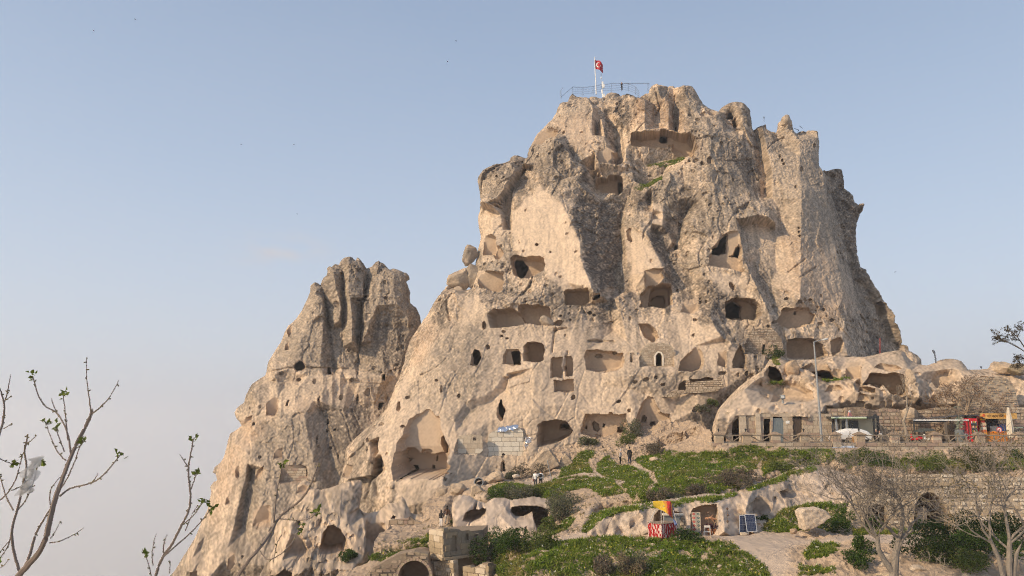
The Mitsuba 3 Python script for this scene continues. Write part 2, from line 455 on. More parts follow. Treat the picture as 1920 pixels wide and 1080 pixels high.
LINES = [
    # summit: face on the left, gully, columns
    (0.0, [(1052, 200), (1046, 225), (1020, 250)]), (0.8, [(1062, 210), (1058, 240), (1066, 280), (1085, 305)]), (1.2, [(1112, 200), (1110, 235), (1112, 266)]), (-2.0, [(1121, 197), (1121, 235), (1119, 262)]),
    (1.0, [(1127, 222), (1133, 248), (1138, 274)]), (0.9, [(1116, 274), (1138, 276)]), (-2.2, [(1134, 200), (1150, 245), (1160, 300), (1160, 320)]), (0.4, [(1180, 242), (1174, 270), (1172, 300)]),
    (1.0, [(1117, 285), (1158, 284)]), (1.2, [(1117, 306), (1160, 308)]), (0.2, [(1112, 318), (1160, 320)]),
    (1.4, [(1193, 187), (1191, 245)]), (2.4, [(1209, 188), (1209, 242)]), (-0.2, [(1227, 196), (1227, 240)]), (1.6, [(1231, 160), (1237, 178), (1244, 192)]), (0.2, [(1246, 160), (1250, 182)]), (1.6, [(1254, 190), (1254, 242)]),
    (-1.0, [(1262, 168), (1266, 200), (1266, 246)]), (1.6, [(1282, 165), (1285, 178)]), (0.9, [(1300, 170), (1299, 186)]), (0.1, [(1278, 190), (1272, 220), (1271, 250)]), (1.8, [(1292, 192), (1285, 228), (1277, 252)]),
    (1.2, [(1318, 200), (1330, 212), (1346, 210)]), (3.0, [(1345, 213), (1318, 226), (1294, 238)]), (1.6, [(1305, 212), (1320, 214)]), (2.8, [(1294, 252), (1304, 290), (1306, 330), (1304, 350)]), (3.4, [(1325, 245), (1330, 290), (1332, 340)]),
    (2.4, [(1352, 212), (1356, 235), (1358, 262)]), (2.6, [(1352, 290), (1360, 345)]), (0.6, [(1364, 215), (1368, 240)]), (1.6, [(1388, 205), (1394, 235), (1392, 285)]), (-0.2, [(1409, 215), (1412, 250), (1416, 300)]),
    (1.6, [(1390, 320), (1400, 352)]), (-1.0, [(1418, 250), (1426, 292), (1436, 335), (1434, 368)]),
    # the tall tower on the right and the face behind it
    (1.2, [(1430, 238), (1434, 262)]), (1.6, [(1437, 272), (1446, 320), (1448, 372), (1453, 425), (1450, 480), (1446, 545)]), (2.4, [(1500, 262), (1500, 330)]), (3.6, [(1502, 360), (1502, 430), (1502, 500), (1500, 560)]),
    (1.6, [(1478, 225), (1478, 240)]), (0.3, [(1460, 262), (1472, 275)]), (1.2, [(1533, 246), (1538, 290), (1546, 340), (1554, 400), (1563, 450), (1571, 490), (1580, 540), (1588, 592)]),
    (-3.2, [(1547, 318), (1563, 372), (1577, 425), (1590, 475), (1600, 525), (1612, 580), (1630, 640)]), (-2.6, [(1575, 330), (1596, 392), (1600, 430)]), (-4.6, [(1606, 400), (1608, 460), (1614, 492)]), (-3.8, [(1622, 540), (1650, 590), (1670, 640)]),
    (-5.4, [(1655, 560), (1674, 610), (1692, 645)]),
    # far left tower with its overhanging head
    (0.2, [(905, 325), (900, 360)]), (1.4, [(930, 318), (955, 305)]), (1.9, [(903, 380), (922, 384), (940, 362), (960, 335), (978, 306)]), (-0.6, [(906, 392), (926, 396), (945, 376), (965, 350), (983, 318)]),
    (-1.4, [(899, 430), (899, 480)]), (0.2, [(922, 410), (926, 450), (940, 485)]), (0.5, [(940, 405), (946, 450)]), (-1.2, [(950, 385), (953, 430)]), (0.6, [(962, 362), (960, 420), (957, 475)]), (-0.3, [(985, 298), (975, 330)]),
    # the spur: lit face on its left, dark face on its right
    (0.8, [(1003, 292), (1000, 330), (985, 350)]), (3.2, [(1042, 262), (1050, 268)]), (2.6, [(1022, 285), (1030, 310)]), (3.0, [(1065, 280), (1072, 300)]), (2.2, [(1085, 305), (1098, 320)]), (-1.8, [(1113, 320), (1114, 345), (1118, 362)]),
    (2.6, [(1015, 330), (1032, 345)]), (3.2, [(1060, 318), (1082, 340), (1100, 358)]), (2.0, [(1000, 372), (1000, 430), (1010, 480)]), (1.2, [(975, 380), (975, 450)]),
    (3.6, [(1040, 360), (1055, 385)]), (4.4, [(1066, 408), (1075, 425), (1086, 445), (1088, 475), (1094, 500), (1102, 517), (1112, 546)]), (3.0, [(1040, 430), (1055, 490), (1065, 530)]),
    (2.0, [(1090, 378), (1098, 400)]), (0.4, [(1130, 375), (1125, 400)]), (-1.2, [(1170, 388), (1163, 420), (1166, 475), (1152, 512), (1156, 548)]),
    (0.4, [(1172, 400), (1170, 425), (1174, 475), (1182, 520), (1188, 545)]), (1.2, [(1195, 382), (1190, 410)]), (2.4, [(1212, 436), (1228, 470), (1244, 502)]), (1.8, [(1205, 460), (1210, 508)]), (2.8, [(1209, 512), (1244, 506)]),
    (0.0, [(1224, 432), (1240, 465), (1256, 500), (1264, 540)]), (1.6, [(1224, 372), (1222, 425)]), (1.7, [(1243, 385), (1243, 424)]), (0.3, [(1217, 372), (1224, 410)]), (0.6, [(1250, 425), (1260, 455)]),
    (2.2, [(1218, 352), (1238, 338), (1260, 340)]), (-1.6, [(1202, 350), (1222, 338), (1242, 326)]), (2.0, [(1262, 322), (1276, 312), (1290, 298)]), (0.2, [(1185, 320), (1190, 340)]), (-1.0, [(1232, 312), (1260, 304), (1282, 292)]), (-1.4, [(1200, 312), (1240, 302), (1275, 294)]),
    (1.6, [(1282, 330), (1284, 370)]), (-0.6, [(1288, 395), (1274, 430), (1266, 462)]), (0.6, [(1275, 480), (1290, 520), (1300, 560)]),
    # buttress with the hooded cave
    (3.2, [(1326, 368), (1340, 357), (1352, 360)]), (2.2, [(1310, 378), (1298, 410), (1290, 430)]), (3.6, [(1330, 400), (1325, 430)]), (4.2, [(1360, 400), (1380, 408), (1400, 408), (1420, 402), (1440, 406), (1455, 416)]), (2.2, [(1385, 365), (1420, 378), (1448, 388)]),
    (1.2, [(1462, 395), (1468, 430)]), (1.6, [(1388, 424), (1420, 420), (1446, 428)]), (1.8, [(1424, 470), (1440, 505)]), (1.5, [(1452, 460), (1456, 510)]), (3.0, [(1318, 440), (1322, 490)]), (3.0, [(1328, 496), (1360, 500), (1393, 508)]), (2.8, [(1330, 515), (1370, 530), (1400, 545)]),
    (3.2, [(1390, 462), (1398, 490)]), (4.0, [(1404, 505), (1420, 540), (1434, 570), (1442, 592)]), (1.6, [(1412, 498), (1432, 535), (1450, 575)]), (2.6, [(1380, 560), (1410, 578)]), (2.6, [(1300, 440), (1305, 480), (1320, 530), (1340, 570)]),
    # middle band
    (1.4, [(870, 556), (900, 550), (940, 552), (980, 545)]), (2.8, [(914, 580), (940, 572), (968, 566), (1000, 548), (1020, 552)]), (2.2, [(1040, 575), (1056, 600), (1040, 612)]), (1.8, [(905, 620), (940, 618), (980, 622), (1030, 620)]),
    (2.2, [(1060, 600), (1080, 640), (1100, 660)]), (1.4, [(1110, 570), (1125, 610)]), (0.4, [(1142, 560), (1148, 600), (1150, 620)]), (2.2, [(1160, 560), (1165, 590), (1176, 640)]), (1.6, [(1250, 545), (1258, 580)]), (2.2, [(1290, 590), (1300, 650)]),
    (2.0, [(1262, 600), (1280, 640)]), (1.8, [(1200, 600), (1230, 590)]), (2.6, [(1340, 600), (1360, 640)]), (3.6, [(1330, 590), (1345, 620), (1370, 645)]), (2.0, [(1380, 590), (1395, 610)]), (2.4, [(1450, 640), (1480, 625), (1520, 620), (1560, 620)]),
    (2.0, [(1480, 590), (1540, 580), (1580, 600)]), (2.0, [(1580, 640), (1590, 665)]),
    # the sloping face on the lower left
    (-1.6, [(800, 590), (775, 640), (758, 700)]), (1.0, [(842, 602), (818, 640), (796, 690), (768, 742)]), (1.6, [(850, 545), (846, 575)]), (1.8, [(880, 600), (870, 660)]), (2.2, [(830, 700), (800, 740)]), (2.6, [(900, 700), (880, 750)]),
    (2.6, [(950, 700), (960, 760)]), (3.2, [(1000, 690), (1010, 760)]), (2.8, [(1055, 720), (1070, 760)]), (0.8, [(745, 740), (720, 790)]), (1.6, [(690, 820), (700, 860), (690, 930)]), (0.6, [(655, 840), (650, 900)]), (2.2, [(712, 812), (708, 840), (735, 900)]),
    (-0.6, [(718, 830), (716, 880), (700, 930)]), (2.4, [(740, 800), (733, 850), (730, 890)]), (2.4, [(820, 760), (850, 780), (856, 830)]), (2.3, [(850, 790), (871, 757), (908, 743), (934, 723), (945, 700)]), (1.6, [(862, 797), (882, 768), (918, 753), (946, 733), (958, 704)]), (1.8, [(880, 800), (920, 790)]), (2.6, [(735, 905), (830, 898)]), (2.2, [(740, 950), (830, 940)]),
    (2.4, [(1130, 700), (1120, 740), (1090, 770)]), (3.6, [(1170, 705), (1220, 700), (1280, 698), (1340, 693), (1420, 700)]), (3.0, [(1180, 730), (1240, 735)]), (2.6, [(1210, 740), (1200, 780), (1180, 820)]), (2.0, [(1270, 760), (1250, 800)]), (3.0, [(1340, 745), (1300, 770)]),
]
CASTLE_SMOOTH = [
    (0.7, [(790, 640), (900, 590), (1060, 600), (1340, 600), (1400, 700), (1330, 760), (1200, 840), (1000, 885), (740, 905), (690, 850), (720, 780)]), (0.7, [(1430, 260), (1532, 250), (1548, 340), (1570, 480), (1590, 580), (1500, 560), (1452, 540), (1452, 420), (1440, 320)]),
    (1, [(985, 372), (1012, 345), (1040, 368), (1056, 392), (1072, 425), (1084, 447), (1086, 480), (1104, 520), (1112, 545), (1055, 545), (1030, 520), (1020, 500), (990, 480), (958, 470), (962, 400)]),
    (1, [(1168, 428), (1210, 440), (1228, 472), (1243, 500), (1208, 510), (1206, 530), (1186, 545), (1176, 500)]), (0.9, [(948, 378), (958, 370), (957, 440), (948, 445)]), (1, [(1222, 378), (1242, 388), (1243, 425), (1222, 424)]),
    (0.8, [(1030, 222), (1105, 205), (1110, 265), (1100, 300), (1060, 255)]), (0.7, [(902, 400), (940, 395), (945, 490), (902, 490)]), (0.8, [(1330, 512), (1385, 512), (1405, 545), (1400, 560), (1350, 540)]),
    (0.8, [(1255, 590), (1300, 580), (1340, 640), (1400, 690), (1290, 690), (1250, 640)]), (0.9, [(1060, 625), (1100, 610), (1090, 660), (1070, 720), (1060, 690)]), (0.8, [(870, 560), (915, 555), (905, 600), (860, 610)]),
    (0.75, [(930, 700), (1010, 690), (1075, 730), (1110, 690), (1170, 720), (1170, 790), (1100, 790), (1060, 780), (1000, 800), (930, 790), (880, 800), (860, 790), (900, 752)]), (0.7, [(1000, 600), (1055, 620), (1062, 650), (1010, 650)]),
    (0.7, [(740, 900), (850, 890), (900, 920), (830, 990), (750, 980)]), (0.6, [(855, 850), (1000, 860), (1000, 900), (850, 900)]), (0.6, [(1395, 425), (1450, 428), (1450, 505), (1420, 490)]), (0.6, [(1470, 500), (1560, 490), (1560, 530), (1480, 530)]),
    (0.6, [(1330, 440), (1390, 430), (1390, 470), (1330, 480)]), (0.5, [(1150, 600), (1260, 590), (1260, 640), (1160, 640)]), (0.5, [(1565, 490), (1600, 500), (1610, 570), (1580, 580)])]
CASTLE_LICHEN = [
    (0.75, [(895, 330), (930, 305), (980, 290), (975, 320), (945, 350), (925, 383), (898, 385)]), (0.55, [(1428, 250), (1535, 245), (1545, 330), (1560, 410), (1565, 470), (1500, 480), (1452, 450), (1446, 330)]),
    (0.5, [(800, 600), (900, 610), (905, 700), (860, 755), (790, 770), (750, 740), (790, 690)]), (0.55, [(1000, 285), (1045, 262), (1075, 290), (1105, 330), (1100, 365), (1040, 350), (1010, 320)]), (0.6, [(1180, 350), (1290, 300), (1320, 370), (1280, 420), (1225, 372), (1185, 395)]),
    (0.6, [(1290, 240), (1400, 260), (1420, 340), (1330, 350), (1300, 320)]), (0.5, [(1330, 365), (1450, 385), (1455, 405), (1350, 400)]), (0.6, [(830, 535), (850, 545), (845, 590), (815, 600), (800, 590)]), (0.5, [(955, 555), (1020, 545), (1010, 560), (940, 575)]),
    (0.6, [(1170, 700), (1240, 690), (1340, 690), (1330, 715), (1230, 725), (1180, 725)]), (0.5, [(1040, 190), (1120, 185), (1120, 225), (1060, 235), (1030, 230)]), (0.6, [(1625, 500), (1700, 640), (1640, 640), (1600, 540)]), (0.5, [(690, 790), (740, 760), (720, 830), (660, 850)]),
    (0.5, [(845, 780), (870, 765), (900, 760), (860, 800), (850, 830)])]
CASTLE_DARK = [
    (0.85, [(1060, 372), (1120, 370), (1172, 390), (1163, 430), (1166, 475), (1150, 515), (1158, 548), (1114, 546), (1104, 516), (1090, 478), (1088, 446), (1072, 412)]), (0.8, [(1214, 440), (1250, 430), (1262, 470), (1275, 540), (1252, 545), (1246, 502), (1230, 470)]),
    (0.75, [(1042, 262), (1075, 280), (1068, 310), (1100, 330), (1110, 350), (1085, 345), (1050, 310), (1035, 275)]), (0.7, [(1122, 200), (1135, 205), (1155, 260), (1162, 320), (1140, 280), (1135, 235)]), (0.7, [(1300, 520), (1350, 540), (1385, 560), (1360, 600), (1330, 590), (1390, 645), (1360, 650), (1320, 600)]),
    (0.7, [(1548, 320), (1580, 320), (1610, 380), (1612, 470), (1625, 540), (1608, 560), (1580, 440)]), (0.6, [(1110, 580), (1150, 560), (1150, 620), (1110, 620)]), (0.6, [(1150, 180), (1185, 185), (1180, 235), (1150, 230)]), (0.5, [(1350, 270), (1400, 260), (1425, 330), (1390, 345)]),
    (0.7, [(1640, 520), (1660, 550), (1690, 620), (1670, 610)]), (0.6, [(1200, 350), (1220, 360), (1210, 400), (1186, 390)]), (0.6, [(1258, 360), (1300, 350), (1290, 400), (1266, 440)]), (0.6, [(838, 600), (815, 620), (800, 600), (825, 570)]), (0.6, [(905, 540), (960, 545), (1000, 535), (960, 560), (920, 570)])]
CASTLE_RUST = [(0.55, [(1190, 190), (1265, 180), (1300, 250), (1190, 245)]), (0.4, [(1040, 230), (1110, 210), (1110, 300), (1060, 260)]), (0.5, [(1285, 250), (1310, 260), (1305, 295), (1280, 290)]), (0.4, [(1430, 640), (1460, 650), (1470, 690), (1440, 690)]),
               (0.35, [(1470, 440), (1560, 480), (1560, 560), (1470, 560)]), (0.5, [(775, 620), (830, 610), (800, 680), (770, 690)]), (0.4, [(1480, 540), (1600, 560), (1600, 600), (1490, 590)])]
# rooms, niches and doors cut in the rock: (name, depth, softness, lean, outline)
CASTLE_ROOMS = [
    ('', 1.3, 0.9, 0, [(995, 268), (1002, 254), (1018, 243), (1034, 239), (1046, 246), (1040, 257), (1024, 261), (1016, 270), (1004, 274)]),
    ('cave_room', 2.6, 0.25, 0, [(1183, 249), (1210, 246), (1253, 246), (1268, 249), (1283, 252), (1292, 247), (1303, 258), (1306, 276), (1290, 285), (1262, 268), (1240, 277), (1215, 276), (1182, 272)]),
    ('doorway', 4.0, 0, 0, [(1234, 256), (1238, 249), (1248, 247), (1252, 251), (1252, 265), (1249, 269), (1239, 268), (1234, 264)]),
    ('rock_niche', 1.2, 0.3, 0, [(1258, 272), (1285, 275), (1306, 268), (1308, 277), (1296, 294), (1262, 286)]),
    ('', 0.5, 0.1, 0, [(1120, 287), (1124, 282), (1152, 281), (1157, 284), (1160, 300), (1150, 298), (1138, 305), (1123, 304), (1119, 297)]),
    ('cave_room', 2.4, 0.2, 0, [(1116, 345), (1120, 336), (1138, 333), (1142, 328), (1162, 329), (1167, 338), (1168, 360), (1158, 365), (1130, 362), (1116, 352)]),
    ('doorway', 3.5, 0, 0, [(1157, 344), (1161, 339), (1167, 340), (1168, 361), (1158, 364)]),
    ('', 1.0, 0.15, 0, [(1208, 430), (1206, 455), (1182, 457), (1174, 430), (1178, 427), (1184, 430), (1184, 452), (1182, 456)]) if False else ('', 0.8, 0.1, 0, [(1174, 433), (1178, 428), (1184, 429), (1184, 455), (1178, 452), (1174, 440)]),
    ('rock_niche', 1.3, 0.5, 0, [(907, 480), (907, 448), (912, 441), (922, 440), (929, 445), (931, 462), (927, 478), (912, 479)]),
    ('rock_niche', 1.3, 0.6, 0, [(926, 480), (930, 466), (937, 462), (942, 468), (943, 480), (936, 486), (929, 486)]),
    ('cave_room', 3.2, 0.6, 0, [(957, 483), (962, 478), (985, 482), (1000, 480), (1012, 480), (1020, 485), (1022, 496), (1018, 507), (1004, 514), (990, 522), (975, 521), (966, 515), (960, 500)]),
    ('doorway', 4.2, 0.2, 0, [(960, 490), (966, 486), (980, 484), (992, 500), (992, 508), (984, 519), (972, 520), (965, 512)]),
    ('cave_room', 2.3, 0.25, 0, [(898, 540), (896, 515), (902, 508), (925, 508), (944, 512), (945, 530), (940, 545), (925, 546)]),
    ('cave_room', 2.6, 0.2, 0, [(1058, 572), (1058, 548), (1063, 543), (1085, 541), (1102, 540), (1105, 548), (1105, 566), (1096, 572)]),
    ('cave_window', 2.6, 0.1, 0, [(1111, 563), (1111, 551), (1127, 550), (1129, 562), (1120, 565)]),
    ('cave_room', 3.0, 0.5, 0, [(917, 605), (915, 588), (925, 580), (960, 578), (976, 586), (982, 600), (983, 609), (960, 611), (940, 615), (920, 614)]),
    ('cave_room', 2.8, 0.25, 0, [(973, 572), (985, 570), (1020, 573), (1030, 579), (1034, 596), (1030, 605), (1010, 609), (985, 609), (978, 592)]),
    ('', 1.2, 0.4, 0, [(1030, 610), (1045, 600), (1056, 602), (1050, 612)]),
    ('rock_niche', 1.6, 0.3, 0, [(1208, 522), (1210, 506), (1244, 503), (1240, 510), (1244, 520), (1238, 530), (1210, 545)]),
    ('cave_room', 2.8, 0.35, 0, [(1200, 576), (1202, 552), (1214, 537), (1240, 531), (1258, 534), (1261, 550), (1260, 570), (1250, 577), (1225, 576)]),
    ('cave_room', 2.2, 0.2, 0, [(1216, 574), (1218, 543), (1238, 534), (1256, 538), (1256, 572), (1240, 576)]),
    ('rock_niche', 1.5, 0.1, 0, [(1219, 575), (1222, 561), (1232, 554), (1243, 554), (1248, 562), (1248, 576)]),
    ('rock_niche', 1.4, 0.4, 0, [(1278, 583), (1282, 568), (1290, 562), (1305, 561), (1311, 570), (1310, 582), (1300, 588), (1288, 587)]),
    ('doorway', 2.0, 0, 0, [(1263, 468), (1264, 457), (1271, 457), (1272, 467)]),
    ('rock_niche', 1.8, 0.5, 0, [(1198, 607), (1215, 607), (1228, 615), (1236, 632), (1225, 642), (1208, 632)]),
    # the hooded cave with two openings
    ('cave_room', 1.4, 0.4, 0, [(1328, 497), (1332, 475), (1345, 455), (1355, 440), (1365, 435), (1385, 432), (1390, 460), (1392, 490), (1396, 510), (1360, 502)]),
    ('cave_window', 3.2, 0.2, 0, [(1335, 478), (1334, 465), (1345, 460), (1352, 445), (1362, 436), (1366, 440), (1363, 460), (1363, 477), (1350, 479)]),
    ('cave_window', 3.2, 0.2, 0, [(1366, 480), (1374, 478), (1379, 465), (1385, 458), (1390, 463), (1389, 482), (1378, 483)]),
    ('', 0.9, 0.2, 0, [(1366, 529), (1370, 528), (1378, 538), (1379, 544), (1374, 545), (1368, 538)]),
    ('cave_room', 3.4, 0.2, 0, [(1360, 597), (1360, 566), (1372, 560), (1382, 557), (1416, 561), (1424, 570), (1430, 590), (1424, 598), (1402, 599), (1378, 600)]),
    ('doorway', 5.0, 0.1, 0, [(1361, 596), (1361, 567), (1374, 560), (1382, 559), (1390, 575), (1388, 598), (1375, 599)]),
    ('cave_room', 2.2, 0.3, 0, [(1460, 608), (1462, 590), (1470, 578), (1515, 577), (1528, 590), (1525, 605), (1510, 612), (1480, 616)]),
    ('cave_window', 1.2, 0, 0, [(1489, 589), (1490, 583), (1494, 583), (1494, 589)]),
    ('cave_room', 2.6, 0.2, 0, [(1476, 670), (1474, 645), (1478, 635), (1520, 634), (1532, 640), (1545, 650), (1552, 665), (1530, 672), (1500, 673)]),
    ('rock_niche', 1.5, 0.3, 0, [(1555, 640), (1575, 632), (1582, 640), (1578, 660), (1560, 666)]),
    ('cave_window', 1.8, 0.2, 0, [(1644, 588), (1645, 568), (1652, 564), (1662, 570), (1666, 588), (1655, 594)]),
    # windows of the middle storey
    ('cave_window', 2.0, 0.1, 0, [(882, 686), (885, 657), (890, 654), (902, 655), (903, 660), (896, 686)]),
    ('cave_room', 1.3, 0.15, 0, [(944, 682), (943, 665), (948, 656), (974, 655), (977, 668), (976, 685)]),
    ('doorway', 2.8, 0, 0, [(956, 684), (955, 658), (974, 656), (974, 685)]),
    ('cave_room', 3.6, 0.1, 0, [(981, 677), (981, 650), (987, 643), (1000, 641), (1016, 643), (1020, 648), (1020, 675), (1014, 678)]),
    ('doorway', 1.6, 0, 0, [(1033, 708), (1034, 672), (1038, 669), (1052, 670), (1054, 708)]),
    ('doorway', 1.4, 0, 0, [(1059, 704), (1060, 668), (1070, 667), (1074, 680), (1073, 704)]),
    ('rock_niche', 1.2, 0.2, 0, [(1040, 735), (1038, 713), (1076, 711), (1076, 735)]),
    ('cave_room', 2.0, 0.5, 0, [(1099, 692), (1096, 668), (1100, 657), (1120, 655), (1150, 660), (1168, 662), (1171, 678), (1168, 690), (1150, 697), (1120, 698)]),
    ('cave_room', 2.2, 0.3, 0, [(1272, 694), (1275, 678), (1284, 668), (1300, 656), (1308, 651), (1315, 658), (1320, 675), (1317, 693), (1300, 696)]),
    ('rock_niche', 1.0, 0.1, 0, [(1345, 685), (1347, 657), (1358, 655), (1363, 660), (1362, 690)]),
    ('rock_niche', 2.2, 0.3, 0, [(1373, 688), (1376, 668), (1383, 652), (1388, 648), (1398, 660), (1402, 680), (1398, 690)]),
    ('cave_room', 2.4, 0.2, 0, [(1271, 732), (1275, 720), (1283, 712), (1300, 711), (1338, 708), (1338, 718), (1288, 730), (1287, 732)]),
    # the great arch and its rooms
    ('great_arch', 2.3, 0.4, 0.42, [(736, 897), (737, 880), (741, 850), (748, 823), (758, 805), (772, 785), (788, 773), (808, 768), (819, 776), (822, 795), (830, 810), (838, 825), (842, 850), (838, 898)]),
    ('cave_room', 1.4, 0.2, 0, [(736, 897), (739, 868), (742, 850), (756, 848), (764, 840), (776, 838), (790, 851), (812, 850), (833, 847), (838, 858), (834, 890), (828, 898)]),
    ('doorway', 3.0, 0, 0, [(771, 890), (771, 871), (783, 871), (783, 890)]),
    ('cave_window', 1.2, 0, 0, [(811, 879), (811, 873), (815, 873), (815, 879)]), ('', 0.6, 0, 0, [(819, 865), (819, 854), (821.5, 854), (821.5, 865)]),
    ('doorway', 2.6, 0, 0, [(839, 887), (839, 868), (842, 865), (846, 868), (846, 887)]),
    ('rock_niche', 1.5, 0.3, 0, [(827, 828), (828, 820), (833, 818), (840, 824), (842, 832), (840, 848), (836, 850), (832, 838)]),
    ('cave_window', 2.0, 0.3, 0, [(932, 776), (931, 760), (935, 749), (941, 746), (944, 752), (946, 768), (944, 786), (938, 790)]),
    ('doorway', 3.0, 0, 0, [(938, 888), (938, 867), (942, 864), (947, 867), (947, 886)]),
    ('', 1.0, 0.2, 0, [(642, 895), (645, 876), (651, 871), (660, 872), (661, 882), (654, 897)]), ('', 1.3, 0.3, 0, [(743, 768), (745, 757), (750, 753), (751, 765), (748, 772)]),
    ('cave_room', 3.4, 0.35, 0, [(1007, 838), (1008, 797), (1020, 790), (1040, 787), (1060, 788), (1070, 800), (1074, 808), (1066, 820), (1055, 826), (1030, 834)]),
    ('doorway', 2.4, 0.1, 0, [(1050, 806), (1051, 797), (1058, 793), (1068, 797), (1069, 806), (1062, 807)]),
    ('cave_room', 2.0, 0.25, 0, [(1090, 812), (1092, 790), (1097, 776), (1120, 777), (1160, 776), (1174, 774), (1175, 800), (1172, 822), (1150, 824), (1110, 822)]),
    ('doorway', 1.8, 0.1, 0, [(1157, 818), (1157, 801), (1168, 799), (1174, 803), (1170, 821)]),
    ('cave_window', 0.9, 0.1, 0, [(1111, 805), (1111, 795), (1116, 791), (1122, 793), (1124, 804), (1120, 808)]), ('', 0.8, 0.1, 0, [(1131, 800), (1131, 794), (1135, 795), (1135, 801)]), ('', 0.7, 0, 0, [(1116, 823), (1117, 815), (1125, 815), (1126, 822)]),
    ('', 0.6, 0.1, 0, [(1096, 804), (1098, 797), (1101, 799), (1100, 804)]),
    ('cave_room', 1.8, 0.4, 0, [(1190, 810), (1192, 790), (1198, 768), (1205, 755), (1215, 742), (1225, 745), (1232, 760), (1240, 775), (1256, 776), (1259, 790), (1240, 808), (1220, 814)]),
    ('cave_window', 1.0, 0, 0, [(1204, 792), (1204, 782), (1208, 779), (1212, 783), (1212, 792)]), ('cave_window', 1.0, 0.1, 0, [(1217, 799), (1219, 792), (1230, 792), (1230, 799)]),
    ('', 0.8, 0, 0, [(1190, 808), (1193, 800), (1206, 798), (1205, 809)])]
WALL_BEDS = [[(916, 854), (916, 818), (926, 811), (970, 803), (980, 812), (982, 854)], [(852, 852), (854, 838), (860, 821), (884, 817), (902, 820), (903, 845), (890, 854)], [(1199, 688), (1200, 668), (1206, 657), (1217, 648), (1240, 645), (1256, 650), (1264, 662), (1264, 686)], [(1394, 665), (1397, 642), (1408, 626), (1426, 618), (1450, 622), (1463, 638), (1467, 662)]]
ARCH_DOOR = [(1229.5, 686), (1229.5, 668), (1232, 663), (1235.5, 661.5), (1239, 663), (1241.5, 668), (1241.5, 686)]
BROWN_DOOR = [(1429, 666), (1429, 644), (1437.5, 644), (1437.5, 666)]
SEAMS = [(0.9, 0.35, [(984, 318), (966, 338), (948, 352)]), 
         (0.6, 0.3, [(1266, 180), (1262, 215), (1266, 245)]), (1.0, 0.4, [(1228, 165), (1238, 200), (1230, 215)]), (0.6, 0.3, [(1440, 300), (1445, 330), (1440, 365)]),
         (0.7, 0.3, [(1436, 283), (1456, 262), (1470, 258)]), (0.8, 0.35, [(1550, 330), (1555, 345), (1552, 362)]), (0.8, 0.35, [(845, 540), (836, 575), (842, 600)]), (0.5, 0.25, [(1480, 510), (1510, 485)]), (0.5, 0.25, [(1500, 520), (1530, 500)]),
         (1.0, 0.4, [(1105, 640), (1150, 640)]), (0.7, 0.3, [(1035, 660), (1040, 620), (1062, 615)]), (0.5, 0.25, [(1064, 660), (1055, 700), (1060, 740)]), (0.7, 0.3, [(707, 830), (700, 880), (705, 930)])]


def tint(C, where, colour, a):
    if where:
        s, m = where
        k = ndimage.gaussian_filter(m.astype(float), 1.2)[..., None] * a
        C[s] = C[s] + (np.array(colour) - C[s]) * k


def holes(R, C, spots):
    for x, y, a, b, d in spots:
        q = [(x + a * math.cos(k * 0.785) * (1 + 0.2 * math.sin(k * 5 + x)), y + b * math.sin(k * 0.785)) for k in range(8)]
        tint(C, R.carve('', q, d, 0.08, 0, wobble=0.06), (0.42, 0.33, 0.25), 0.5)


